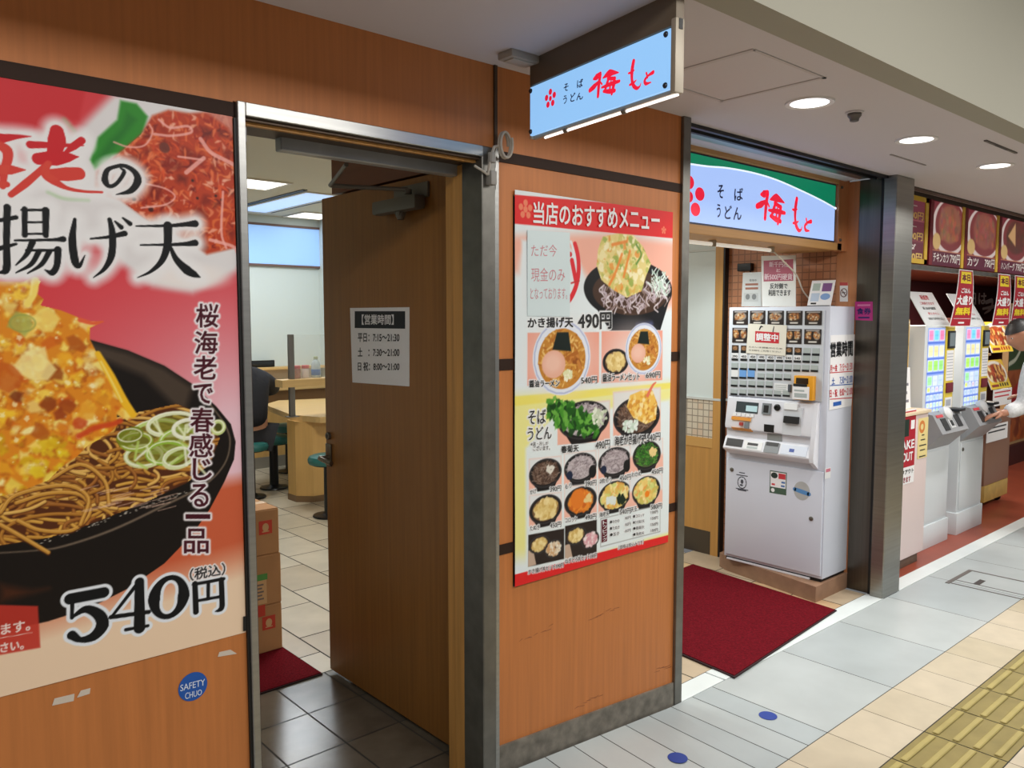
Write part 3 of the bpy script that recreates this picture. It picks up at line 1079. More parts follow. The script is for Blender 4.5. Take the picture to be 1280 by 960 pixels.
# lettering of the poster
c1 = lambda P: X([(x / 4.8, 80 + y / 4.8) for x, y in P])
c2 = lambda P: X([(140 + x / 4.365, 100 + y / 4.365) for x, y in P])
c3 = lambda P: X([(x / 2.285, 60 + y / 2.285) for x, y in P])
c6 = lambda P: X([(x / 3.694, 700 + y / 3.694) for x, y in P])
k1, k2, k3, k6 = s_ / 4.8, s_ / 4.365, s_ / 2.285, s_ / 3.694
red_ch = [
    (c1([(340, 405), (340, 460), (325, 530)]), [62 * k1, 82 * k1, 66 * k1]),
    (c1([(180, 485), (340, 488), (500, 490)]), [36 * k1, 26 * k1, 6 * k1]),
    (c1([(488, 460), (440, 495), (375, 545)]), [36 * k1, 36 * k1, 10 * k1]),
    (c1([(228, 570), (330, 565), (400, 560), (470, 558)]), [56 * k1, 74 * k1, 50 * k1, 4 * k1]),
    (c1([(290, 598), (220, 660), (150, 720), (65, 785)]), [30 * k1, 30 * k1, 34 * k1, 26 * k1]),
    (c1([(284, 600), (272, 660), (320, 700), (400, 745), (500, 765), (610, 770)]), [24 * k1, 40 * k1, 40 * k1, 18 * k1, 12 * k1, 10 * k1]),
    (c1([(300, 665), (400, 662), (470, 658)]), [52 * k1, 66 * k1, 60 * k1]),
    (c1([(-60, 440), (0, 447), (100, 437), (186, 436)]), [40 * k1, 46 * k1, 22 * k1, 3 * k1]),
    (c1([(0, 490), (40, 520), (45, 570), (25, 640), (15, 735)]), [40 * k1, 46 * k1, 40 * k1, 34 * k1, 26 * k1]),
    (c1([(-60, 635), (60, 635), (150, 636)]), [40 * k1, 44 * k1, 4 * k1]),
    (c1([(-60, 728), (40, 723)]), [28 * k1, 26 * k1]),
    (c1([(-60, 560), (-30, 640)]), [60 * k1, 60 * k1]),
]
big_ch = [
    (c1([(720, 625), (742, 650), (700, 715), (655, 735), (628, 700), (640, 640), (690, 615)]), [8 * k1, 20 * k1, 18 * k1, 20 * k1, 34 * k1, 24 * k1, 14 * k1]),
    (c2([(0, 478), (60, 468), (118, 500), (138, 550), (100, 605), (20, 626)]), [16 * k2, 18 * k2, 26 * k2, 36 * k2, 26 * k2, 3 * k2]),
    (c3([(20, 455), (18, 550), (18, 630), (0, 642)]), [15 * k3, 14 * k3, 16 * k3, 6 * k3]),
    (c3([(-30, 498), (45, 484)]), [8 * k3, 10 * k3]), (c3([(-30, 580), (45, 560)]), [14 * k3, 6 * k3]),
    (c3([(70, 460), (70, 535)]), [12 * k3, 12 * k3]), (c3([(130, 464), (130, 535)]), [16 * k3, 13 * k3]),
    (c3([(62, 463), (136, 463)]), [6 * k3, 6 * k3]), (c3([(70, 498), (128, 498)]), [5 * k3, 5 * k3]), (c3([(70, 531), (130, 531)]), [5 * k3, 5 * k3]),
    (c3([(42, 550), (150, 548), (180, 546)]), [5 * k3, 7 * k3, 14 * k3]),
    (c3([(92, 555), (75, 590), (45, 620)]), [14 * k3, 10 * k3, 3 * k3]), (c3([(75, 578), (165, 578)]), [6 * k3, 7 * k3]),
    (c3([(165, 576), (162, 620), (148, 642), (128, 634)]), [16 * k3, 14 * k3, 14 * k3, 3 * k3]),
    (c3([(110, 582), (88, 618), (45, 642)]), [12 * k3, 10 * k3, 3 * k3]), (c3([(140, 582), (118, 618), (78, 644)]), [12 * k3, 10 * k3, 3 * k3]),
    (c3([(213, 490), (206, 550), (214, 610), (226, 622), (242, 592)]), [8 * k3, 18 * k3, 18 * k3, 10 * k3, 2 * k3]),
    (c3([(258, 545), (310, 540), (355, 530)]), [4 * k3, 8 * k3, 14 * k3]),
    (c3([(312, 490), (320, 530), (318, 590), (298, 630), (266, 656)]), [10 * k3, 16 * k3, 17 * k3, 10 * k3, 2 * k3]),
    (c3([(328, 496), (345, 512)]), [5 * k3, 12 * k3]), (c3([(350, 486), (370, 502)]), [5 * k3, 12 * k3]),
    (c3([(388, 509), (480, 508), (530, 504), (556, 502)]), [4 * k3, 8 * k3, 12 * k3, 18 * k3]),
    (c3([(400, 563), (480, 562), (530, 560), (556, 557)]), [4 * k3, 7 * k3, 11 * k3, 17 * k3]),
    (c3([(478, 508), (477, 560), (462, 606), (430, 638), (392, 656)]), [22 * k3, 20 * k3, 15 * k3, 8 * k3, 2 * k3]),
    (c3([(484, 566), (502, 604), (532, 634), (552, 646), (570, 655)]), [8 * k3, 16 * k3, 24 * k3, 18 * k3, 3 * k3]),
]
zero = [(778 + 68 * math.cos(t) - 10 * math.sin(t), 170 + 90 * math.sin(t) - 6 * math.cos(t)) for t in np.linspace(0, 6.4, 26)]
zw = [(52 - 30 * abs(math.sin(t))) * k6 for t in np.linspace(0, 6.4, 26)]
num_ch = [
    (c6([(322, 178), (400, 163), (476, 148)]), [44 * k6, 44 * k6, 44 * k6]), (c6([(332, 165), (330, 265)]), [16 * k6, 14 * k6]),
    (c6([(330, 262), (395, 225), (455, 252), (470, 300), (430, 350), (370, 366), (330, 345)]), [10 * k6, 30 * k6, 44 * k6, 50 * k6, 38 * k6, 22 * k6, 36 * k6]),
    (c6([(632, 108), (515, 258)]), [16 * k6, 12 * k6]), (c6([(510, 262), (685, 238)]), [18 * k6, 18 * k6]),
    (c6([(642, 100), (642, 312)]), [38 * k6, 46 * k6]), (c6([(578, 320), (680, 302)]), [14 * k6, 14 * k6]),
    (c6(zero), zw),
    (c6([(898, 108), (903, 238)]), [24 * k6, 26 * k6]), (c6([(892, 112), (1032, 86)]), [15 * k6, 15 * k6]),
    (c6([(1020, 90), (1024, 205), (1014, 228), (994, 236)]), [24 * k6, 26 * k6, 20 * k6, 6 * k6]), (c6([(960, 104), (960, 178)]), [16 * k6, 16 * k6]), (c6([(905, 188), (1018, 168)]), [14 * k6, 14 * k6]),
]
for P, W in red_ch + big_ch:
    cv.stroke(P, [q + .034 for q in W], (238, 238, 240), .022, .96)
def char_at(ch, u0, v0, u1, v1, col, grow=0.0, soft=None, a=1.0):
    F0, cv.F = cv.F, Flat()
    cv.glyphs(ch, ((u0, v1), (u1, v1), (u1, v0), (u0, v0)), col, grow, soft, a)
    cv.F = F0


class Flat:
    def uv(s, x, y):
        return x, y


LEFT = [('桜', .02, 1.85, .20, 2.03, (206, 30, 40)), ('か', -.10, 1.70, .09, 1.85, (17, 19, 22)), ('き', .11, 1.70, .27, 1.85, (17, 19, 22))]
for ch, u0, v0, u1, v1, c in LEFT:
    char_at(ch, u0, v0, u1, v1, (238, 238, 240), .022, .02, .96)
for ch, u0, v0, u1, v1, c in LEFT:
    char_at(ch, u0, v0, u1, v1, c, .004)
for P, W in num_ch:
    cv.stroke(P, [q + .0150 for q in W], (232, 238, 246), .003)
top = cv.F.uv(70, 160)[1]
for P, W in red_ch:
    cv.stroke(P, W, (206, 30, 40), .002)
for P, W in red_ch[4:7] + red_ch[8:11]:
    cv.stroke(P, W, (220, 74, 58), .003, .8)
for P, W in big_ch + num_ch:
    cv.stroke(P, W, (17, 19, 22), .002)
# translucent red note box in the corner
cv.poly(X([(-120, 752), (47, 757), (50, 809), (-120, 840)]), (196, 56, 44), .004, .92)
cv.stroke(X([(-100, 812), (0, 797), (40, 790)]), .0014, (240, 200, 190), .002)
VT = [('桜', 244.7, 380, 272, 409), ('海', 243, 414, 271, 442), ('老', 242, 445, 269.5, 474), ('で', 242, 480, 265, 504), ('春', 238, 510, 266, 540), ('感', 236.6, 542, 265, 571), ('じ', 241, 573, 264, 600), ('る', 237, 605, 260, 633), ('一', 232, 643, 262, 648), ('品', 230, 661, 260, 691)]
QD = lambda x0, y0, x1, y1, k=0: ((x0, y0 + k), (x1, y0), (x1, y1), (x0, y1 + k))
for ch, x0, y0, x1, y1 in VT:
    cv.glyphs(ch, QD(x0, y0, x1, y1), (240, 236, 240), .006, .006)
for ch, x0, y0, x1, y1 in VT:
    cv.glyphs(ch, QD(x0, y0, x1, y1), (70, 18, 32), .0011)
cv.glyphs('（税込）', QD(237, 703, 281, 718, 8), (238, 232, 232), .004)
cv.glyphs('（税込）', QD(237, 703, 281, 718, 8), (20, 20, 22), .0006)
cv.glyphs('いただけます。', QD(-70, 774, 37, 787, 18), (248, 238, 232), .0006)
cv.glyphs('お尋ねください。', QD(-70, 799, 29, 811, 16), (248, 238, 232), .0006)
cv.build('sheet', pm, po_, n=.003, bend=lambda u, v: .0010 * np.sin(u * 9 + v * 4))
m = MB()
m.prism(WALL, [WALL.uv(*p) for p in ((303, 788), (309, 787), (309, 769), (303, 770))], .0045, .0065)
tag(obj('tape_strip', m, black), 'short strip of black tape at the lower right corner of the large noodle poster', 'tape')

# sticker and tape scraps under the poster
sf = thing('safety_sticker', 'round blue sticker with white lettering on the orange wall', 'sticker', (WALL.uv(241, 858)[0], 2.0, WALL.uv(241, 858)[1]))
u, v = WALL.uv(241, 858)
m = MB()
m.disc(WALL, u, v, .036, .036, .0004, .0014, 0, 40)
obj('disc', m, mat('sticker_blue', (22, 84, 170), 0.4), sf)
m = MB()
m.textpx(WALL, 'SAFETY', 0, 0, 0, 0, .002, 0, .006, quad=((225, 856), (256, 848), (256, 856), (225, 864)))
m.textpx(WALL, 'CHUO', 0, 0, 0, 0, .002, 0, .006, quad=((231, 866), (252, 861), (252, 868), (231, 874)))
obj('lettering', m, mat('sticker_white', (214, 224, 240), 0.5), sf)
tp = mat('torn_tape', (206, 194, 180), 0.6)
for name, lab, pts in (('tape_scrap', 'longer torn scrap of tape on the orange wall below the large poster', [(65, 882), (68, 873), (93, 867), (92, 876)]), ('tape_scrap', 'small torn scrap of tape right beside the longer scrap below the poster', [(96, 872), (101, 863), (113, 860), (112, 867)]), ('tape_scrap', 'ragged torn scrap of tape just above and right of the blue sticker', [(272, 821), (274, 815), (288, 812), (296, 817)])):
    m = MB()
    m.prism(WALL, [WALL.uv(*p) for p in reversed(pts)], .0003, .0012)
    tag(obj(name, m, tp), lab, 'tape', None)
# dark scuffs on the laminate below the menu: wear with its own outline
sm = mat('scuff_mark', (128, 72, 44), 0.6)
for a, b in (((648, 802), (694, 782)), ((736, 775), (770, 760)), ((718, 884), (752, 866)), ((818, 838), (836, 832))):
    m = MB()
    for i in range(7):
        t0 = i / 7
        p = (a[0] + (b[0] - a[0]) * t0 + R.uniform(-2, 2), a[1] + (b[1] - a[1]) * t0 + R.uniform(-2.5, 2.5))
        q = (p[0] + R.uniform(4, 9), p[1] - R.uniform(1, 4))
        m.ribbon(WALL, [WALL.uv(*p), WALL.uv(*q)], [.001, .0022], .0004 + i * .00003)
    o_ = obj('trim_11', m, sm)
    o_['kind'] = 'structure'

# ------------------------------------------------------------------ menu poster
mp_ = thing('menu_poster', 'tall recommended-dishes menu poster with red header and many bowls on the orange wall', 'poster', (2.19, 2.0, .70))
q00, q10 = WALL.uv(641, 733), WALL.uv(833, 678)
cv = Cv(WALL, 1.779, 2.612, .702, 2.022, .0026, (226, 236, 240))
X = cv.px
rd = random.Random(11)
cv.poly(X([(600, 296), (760, 292), (860, 306), (850, 380), (770, 400), (720, 330), (690, 300), (650, 320), (646, 340), (600, 350)]), (240, 178, 158), .05)
cv.poly(X([(700, 300), (722, 320), (730, 360), (712, 384), (690, 392), (650, 385), (650, 300)]), (226, 234, 238), .02)
cv.poly(X([(600, 240), (850, 262), (850, 299), (760, 291), (600, 276)]), (222, 34, 36))
cv.poly(X([(600, 497), (740, 492), (850, 478), (850, 500), (770, 520), (750, 600), (740, 660), (850, 640), (850, 680), (600, 700)]), (236, 232, 150), .08)
cv.poly(X([(655, 560), (690, 520), (835, 500), (835, 665), (655, 715)]), (226, 236, 238), .02)
cv.poly(X([(600, 499), (850, 477), (850, 484), (600, 512)]), (238, 226, 110), .01)
cv.poly(X([(600, 728), (850, 664), (850, 676), (600, 745)]), (222, 34, 36))
for cx, cy, r in ((655, 262, 5.5), (828, 288, 2.6)):
    for k in range(6):
        a = math.radians(90 + 72 * k)
        rr = r * .95 if k < 5 else 0
        u, v = X([(cx, cy)])[0]
        cv.ell((u + rr * .0041 * math.cos(a), v + rr * .0041 * math.sin(a)), (r * .0018, r * .0020), (236, 130, 96), .003)
# red ring and figure partly under the cash note
rc = X([(688, 332)])[0]
cv.ring(rc, (.132, .150), .020, (222, 44, 54), 1, 0, -1.25, .55)
cv.ring((rc[0] - .012, rc[1] + .004), (.126, .146), .010, (228, 236, 240), 1, 0, -.9, .6)
cv.stroke(X([(713, 326), (718, 352)]), .020, (222, 44, 54))
cv.stroke(X([(712, 354), (722, 351)]), .006, (200, 50, 54))
cv.ell(X([(711, 318)])[0], (.009, .009), (210, 44, 54))


def food(cv, cx, cy, rx, ry, kind, bowl=(26, 24, 26), rnd=rd, foot=True):
    """one dish of the menu, measured on the photo in pixels"""
    u, v = X([(cx, cy)])[0]
    a, b = X([(cx + rx, cy)])[0], X([(cx, cy + ry)])[0]
    rx, ry = abs(a[0] - u), abs(b[1] - v)
    if foot:
        cv.ell((u, v - ry * .85), (rx * .55, ry * .35), tuple(min(255, q + 60) for q in bowl), .006, .8)
        cv.poly([(u - rx, v), (u + rx, v), (u + rx * .5, v - ry * 1.18), (u - rx * .5, v - ry * 1.18)], bowl, .004)
    cv.ell((u, v), (rx, ry), bowl)
    cv.ring((u, v), (rx * .96, ry * .96), .004, tuple(min(255, q + 40) for q in bowl), .8)
    F_ = {
        'fry': [(236, 206, 120), (222, 186, 92), (244, 226, 160), (196, 190, 96), (228, 160, 76), (206, 214, 130)],
        'green': [(46, 110, 30), (66, 140, 40), (30, 84, 24), (96, 168, 60), (20, 60, 20)],
        'ramen': [(214, 160, 70), (196, 130, 50), (230, 190, 110), (170, 100, 40)],
        'soba': [(176, 164, 168), (150, 138, 142), (200, 190, 194), (128, 116, 120)],
        'dark': [(90, 66, 54), (60, 44, 38), (120, 92, 76), (150, 130, 118)],
        'tanuki': [(226, 200, 130), (240, 220, 160), (210, 176, 100)],
        'croq': [(222, 120, 36), (236, 146, 50), (204, 100, 28)],
        'rice': [(236, 230, 214), (222, 200, 170), (206, 160, 110)],
        'pink': [(232, 190, 196), (214, 150, 160), (240, 226, 226)],
    }[kind]
    base = {'soba': (190, 180, 184), 'ramen': (190, 130, 60), 'green': (80, 90, 60), 'croq': (110, 80, 56), 'tanuki': (120, 90, 60)}.get(kind, (84, 62, 50))
    cv.ell((u, v), (rx * .82, ry * .80), base, .004)
    mk = cv.maskpoly([(u + rx * .92 * math.cos(t), v + ry * .92 * math.sin(t)) for t in np.linspace(0, 6.2, 28)])
    n = int(60 + 240 * rx / .12)
    for i in range(min(n, 320)):
        t, q = rnd.uniform(0, 6.283), math.sqrt(rnd.random()) * (.62 if kind in ('croq', 'tanuki') else .76)
        x, y = u + rx * q * math.cos(t), v + ry * q * math.sin(t)
        if kind in ('ramen', 'soba', 'dark', 'green'):
            an = rnd.uniform(0, 3.14)
            L = rx * rnd.uniform(.1, .4)
            cv.stroke([(x, y), (x + L * math.cos(an) * .5 + L * .1, y + L * .3 * math.sin(an)), (x + L * math.cos(an), y + L * math.sin(an) * .6)], max(.002, rx * .035), rnd.choice(F_), .003, .85, mask=mk)
        else:
            cv.blob((x, y), rx * rnd.uniform(.05, .18), rnd.choice(F_), rnd, .004, .85, mk)
    return u, v, rx, ry


def tempura(P, cols, n, r0=.006, r1=.016):
    p = X(P)
    cv.poly(p, cols[0], .006)
    k = cv.maskpoly(p)
    xs = [q[0] for q in P]
    ys = [q[1] for q in P]
    for i in range(n):
        cv.blob(X([(rd.uniform(min(xs), max(xs)), rd.uniform(min(ys), max(ys)))])[0], rd.uniform(r0, r1), rd.choice(cols), rd, .004, .85, k, 8, .45, rd.uniform(.4, 1.4))


TF = [(226, 208, 136), (238, 226, 170), (206, 196, 110), (216, 178, 90), (186, 190, 96), (228, 150, 66), (244, 236, 196), (150, 170, 80)]
# main dish
u, v, rx, ry = food(cv, 786, 362, 52, 34, 'dark', (24, 24, 28))
cv.poly([(u - rx, v), (u + rx, v), (u + rx * .72, v - ry * 1.5), (u - rx * .45, v - ry * 1.5)], (24, 25, 30), .004)
cv.ell((u, v), (rx, ry * 1.1), (20, 20, 22))
cv.ell((u + .01, v - .01), (rx * .86, ry * .84), (70, 48, 36), .004)
cv.stroke(X([(795, 408), (812, 405)]), .02, (80, 90, 150), .02, .7)
for i in range(130):
    x, y = rd.uniform(750, 832), rd.uniform(362, 392)
    cv.stroke(X([(x, y), (x + rd.uniform(-5, 5), y - 5), (x + rd.uniform(-8, 8), y - rd.uniform(6, 14))]), .006, rd.choice([(196, 182, 192), (170, 152, 160), (220, 210, 216), (140, 118, 110)]), .003, .9)
for i in range(70):
    x, y = rd.uniform(812, 832), rd.uniform(342, 372)
    cv.stroke(X([(x, y), (x + rd.uniform(-6, 6), y - rd.uniform(3, 9))]), .005, rd.choice([(236, 244, 240), (206, 226, 220), (180, 206, 190)]), .003, .9)
tempura([(746, 312), (752, 296), (770, 292), (790, 294), (802, 308), (812, 330), (806, 345), (800, 364), (782, 372), (764, 362), (750, 350), (744, 332)], TF, 260)
for p in ([(776, 318), (768, 340), (760, 356)], [(786, 314), (778, 346)], [(764, 306), (782, 302)]):
    cv.stroke(X(p), .012, (232, 136, 56), .005, .9)
cv.stroke(X([(794, 306), (800, 318), (794, 330)]), .009, (96, 140, 60), .004, .9)
# second row
for x0, y0, x1, y1 in ((657, 416, 747, 481), (750, 414, 826, 478)):
    cv.poly(X([(x0, y0), (x1, y0 - 1), (x1, y1 - 3), (x0, y1 + 1)]), (236, 160, 140))
    cv.ell(X([((x0 + x1) / 2, (y0 + y1) / 2)])[0], (.14, .11), (240, 224, 218), .12, .7)


def ramen(cx, cy, r):
    u, v = X([(cx, cy)])[0]
    k = abs(X([(cx + r, cy)])[0][0] - u)
    mk = cv.maskpoly([(u + k * .84 * math.cos(t), v - k * .03 + k * .76 * math.sin(t)) for t in np.linspace(0, 6.2, 28)])
    cv.ell((u, v), (k, k * .92), (226, 232, 244))
    cv.ring((u, v), (k * .95, k * .88), .006, (160, 170, 210), .7)
    cv.ell((u, v - k * .03), (k * .82, k * .74), (196, 132, 52), .004)
    for i in range(150):
        t, q = rd.uniform(0, 6.28), math.sqrt(rd.random()) * .78
        x, y = u + k * q * math.cos(t), v - k * .03 + k * .9 * q * math.sin(t)
        an = rd.uniform(0, 3.14)
        cv.stroke([(x, y), (x + k * .2 * math.cos(an), y + k * .14 * math.sin(an))], k * .05, rd.choice([(222, 170, 84), (206, 146, 62), (236, 196, 120), (174, 104, 40)]), .003, .8, mask=mk)
    cv.poly([(u - k * .35, v + k * .2), (u + k * .3, v + k * .15), (u + k * .2, v + k * .62), (u - k * .2, v + k * .62)], (26, 36, 32), .006)
    cv.ell((u - k * .3, v - k * .15), (k * .40, k * .34), (232, 178, 156), .006)
    cv.ell((u - k * .33, v - k * .12), (k * .28, k * .22), (242, 200, 182), .02, .7)
    for i in range(9):
        cv.stroke([(u + k * .15 + i * k * .05, v - k * (.02 + .05 * (i % 3))), (u + k * .5 + i * k * .02, v + k * (.12 - .05 * i))], k * .10, rd.choice([(176, 104, 40), (200, 130, 60), (150, 84, 34)]), .004)
    for i in range(24):
        cv.blob((u + k * rd.uniform(.02, .34), v - k * rd.uniform(.3, .55)), k * .05, rd.choice([(244, 240, 214), (226, 226, 180)]), rd, .003)


ramen(701, 447, 35)
food(cv, 768, 452, 16, 16, 'tanuki', foot=False)
ramen(803, 436, 22)
# spring chrysanthemum and shrimp bowls
for x0, y0, x1, y1 in ((695, 506, 761, 556), (765, 490, 824, 545)):
    cv.poly(X([(x0, y0), (x1, y0 - 6), (x1, y1 - 5), (x0, y1)]), (238, 178, 158))
    cv.poly(X([(x0, y0), (x1, y0 - 6), (x1, (y0 + y1) / 2 - 6), (x0, (y0 + y1) / 2)]), (224, 224, 222), .02)
food(cv, 729, 525, 31, 24, 'soba')
for i in range(190):
    t = rd.random()
    x, y = 690 + 50 * t + rd.uniform(-8, 8), 512 + 22 * t + rd.uniform(-16, 16) * (1 - .4 * t)
    cv.blob(X([(x, y)])[0], rd.uniform(.006, .016), rd.choice([(46, 110, 30), (72, 146, 44), (30, 84, 24), (110, 176, 70), (20, 60, 20)]), rd, .004, .9, None, 7, .5, 1.6)
for i in range(40):
    cv.blob(X([(rd.uniform(740, 756), rd.uniform(512, 530))])[0], .008, rd.choice([(226, 232, 214), (196, 206, 180)]), rd, .004)
food(cv, 795, 521, 28, 25, 'dark')
tempura([(782, 508), (786, 494), (800, 488), (814, 488), (820, 504), (818, 524), (806, 530), (790, 522)], [(236, 190, 90), (244, 214, 130), (224, 160, 60), (206, 140, 56), (246, 228, 170)], 120, .005, .012)
cv.stroke(X([(808, 494), (814, 482), (818, 478)]), [.016, .012, .006], (226, 120, 90), .004)
for i in range(40):
    cv.blob(X([(rd.uniform(778, 796), rd.uniform(526, 540))])[0], .008, rd.choice([(226, 236, 230), (196, 216, 200)]), rd, .004)
# small bowls, two rows of four
GRID = [(680, 591, 'dark'), (724, 584, 'soba'), (767, 577, 'soba'), (807, 569, 'green'), (680, 636, 'tanuki'), (724, 626, 'croq'), (767, 619, 'fry'), (806, 613, 'fry')]
for i, (cx, cy, kd) in enumerate(GRID):
    cv.poly(X([(cx - 21, cy - 18), (cx + 20, cy - 22), (cx + 20, cy + 18), (cx - 21, cy + 23)]), (240, 186, 168))
    cv.poly(X([(cx - 21, cy - 18), (cx + 20, cy - 22), (cx + 20, cy - 2), (cx - 21, cy + 2)]), (226, 230, 232), .02)
    food(cv, cx, cy, 20 if i % 4 < 3 else 17, 18, kd)
    if i == 0:
        for j in range(14):
            cv.blob(X([(rd.uniform(682, 690), rd.uniform(583, 590))])[0], .008, (220, 216, 206), rd, .004)
    if i in (1, 2):
        cv.ell(X([(cx + 15, cy + 5)])[0], (.020, .024), (24, 24, 26))
        cv.ell(X([(cx - 14, cy + 10)])[0], (.016, .016), (30, 40, 66))
    if i == 5:
        cv.ell(X([(cx - 4, cy - 3)])[0], (.036, .036), (226, 124, 40), .008)
    if i in (5, 3):
        for j in range(16):
            cv.blob(X([(cx + rd.uniform(4, 12), cy + rd.uniform(-9, 0))])[0], .008, (232, 206, 140), rd, .004)
    if i == 6:
        for j in range(20):
            cv.blob(X([(cx + rd.uniform(4, 12), cy + rd.uniform(0, 9))])[0], .009, (24, 40, 26), rd, .004)
            cv.blob(X([(cx + rd.uniform(-10, 0), cy + rd.uniform(3, 10))])[0], .008, (222, 230, 224), rd, .004)
    if i == 7:
        cv.ell(X([(cx + 1, cy + 4)])[0], (.014, .013), (236, 130, 30), .004)
for x0, y0, x1, y1, kd in ((658, 668, 703, 704, 'rice'), (704, 657, 744, 697, 'pink')):
    cv.poly(X([(x0, y0), (x1, y0 - 8), (x1, y1 - 6), (x0, y1 + 4)]), (40, 30, 28))
    cv.poly(X([(x0, y1 + 4), (x0, y1 - 16), (x0 + 6, y1 - 18), (x0 + 10, y1 + 1)]), (196, 170, 150))
    food(cv, x0 + 14, y0 + 12, 13, 11, 'tanuki', foot=False)
    food(cv, x0 + 32, y0 + 17, 11, 11, kd, foot=False)
# toppings table
tb = X([(749, 648), (823, 631), (823, 664), (749, 683)])
for i in range(4):
    cv.stroke([tb[i], tb[(i + 1) % 4]], .003, (150, 150, 150))
cv.poly(X([(750, 650), (757, 648), (757, 676), (750, 678)]), (96, 26, 40))
LB = []
T = lambda *a: LB.append(a)
T('当店のおすすめメニュー', 664, 262, 822, 290, 1, .022, -10)
T('かき揚げ天', 657, 396, 714, 409, 0, .03, 1)
T('490円', 720, 390, 762, 411, 0, .02, 1)
T('醤油ラーメン', 659, 474, 697, 483, 0, .016, 1)
T('540円', 724, 470, 744, 479, 0, .012, 1)
T('醤油ラーメンセット', 751, 465, 797, 475, 0, .016, 2)
T('690円', 805, 464, 823, 472, 0, .012, 1)
T('そば', 658, 511, 680, 529, 0, .012, 1)
T('うどん', 657, 532, 687, 548, 0, .012, 2)
T('※温・冷しが', 661, 551, 683, 556, 0, .006, 1)
T('ございます。', 664, 556, 685, 562, 0, .006, 1)
T('春菊天', 699, 555, 721, 564, 0, .02, 2)
T('490円', 742, 549, 760, 560, 0, .012, 2)
T('海老かき揚げ天', 766, 542, 804, 554, 0, .016, 3)
T('540円', 806, 540, 823, 550, 0, .012, 2)
for nm, pr, cx, cy in (('かけ', '390円', 680, 591), ('もり', '390円', 724, 584), ('2枚もり', '450円', 767, 577), ('わかめ', '450円', 807, 569), ('たぬき', '450円', 680, 636), ('コロッケ', '490円', 724, 626), ('海老天', '540円', 767, 619), ('天玉', '580円', 806, 613)):
    y = cy + 20
    L = 4 * len(nm)
    T(nm, cx - 20, y - 1, cx - 20 + min(L, 15), y + 5, 0, .01, 2)
    T(pr, cx + 5, y - 5, cx + 19, y + 2, 0, .008, 2)
T('かき揚げ丼セット590円', 658, 702, 702, 708, 0, .012, 9)
T('ねぎとろ丼セット590円', 704, 690, 744, 696, 0, .012, 8)
for i, ch in enumerate('トッピング'):
    T(ch, 751, 650.5 + i * 5.2, 756, 655 + i * 5.2, 1, .01)
for i, (a, b) in enumerate((('●わかめ', '60円'), ('●たぬき', '60円'), ('●玉子', '60円'))):
    T(a, 760, 648 + i * 8, 772, 652 + i * 8, 0, .008, 2)
    T(b, 779, 644 + i * 8, 786, 648 + i * 8, 0, .004, 1)
for i, (a, b) in enumerate((('●コロッケ', '130円'), ('●かき揚げ天', '150円'), ('●春菊天', '150円'), ('●海老天', '180円'))):
    T(a, 789, 641 + i * 7.5, 803, 645 + i * 7.5, 0, .008, 2)
    T(b, 811, 637 + i * 7.5, 820, 641 + i * 7.5, 0, .004, 1)
T('［価格は税込みです］', 771, 674, 802, 679, 0, .008, 7)
for L in LB:
    s0_, x0, y0, x1, y1 = L[:5]
    mi, sk = (L[5] if len(L) > 5 else 0), (L[7] if len(L) > 7 else 0)
    if mi == 0:
        cv.glyphs(s0_, ((x0, y0 + sk), (x1, y0), (x1, y1), (x0, y1 + sk)), (236, 238, 240), .0034 if y1 - y0 < 16 else .006, .004, .95)
cv.build('sheet', pm, mp_, n=.0075, bend=lambda u, v: .0011 * np.sin(u * 7 + 1) + .0009 * np.sin(v * 9))
m = MB()
N_ = .0102
T = lambda s, x0, y0, x1, y1, mi=0, b=.012, sk=0: m.textpx(WALL, s, 0, 0, 0, 0, N_, mi, b * .6, quad=((x0, y0 + sk), (x1, y0), (x1, y1), (x0, y1 + sk)))
for L in LB:
    T(*L)
obj('lettering', m, [mat('menu_ink', (24, 24, 26), 0.5), paper], mp_)

# handwritten cash-only note taped on the menu
cn = thing('cash_note', 'pale handwritten cash-only note in thin red writing taped over the menu poster', 'note', (1.95, 1.99, 1.75))
q = [WALL.uv(*p) for p in ((656.5, 395), (709.5, 396), (709.5, 291), (656.5, 288))]
m = MB()
m.prism(WALL, q, .0106, .0114)
obj('sheet', m, mat('note_paper', (212, 228, 232), 0.35), cn)
m = MB()
N_ = .0120
T('ただ今', 661, 306, 693, 321, 0, -.008)
T('現金のみ', 661, 335, 703, 352, 0, -.008)
T('となっております。', 660, 360, 706, 374, 0, -.010)
obj('handwriting', m, mat('red_pen', (206, 130, 140), 0.6), cn)
# strip of black backing showing behind the left edge of the menu
m = MB()
m.prism(WALL, [WALL.uv(*p) for p in ((641, 733), (645, 733), (645, 250), (641, 243))], .0006, .0024)
struct('trim_12', m, black)

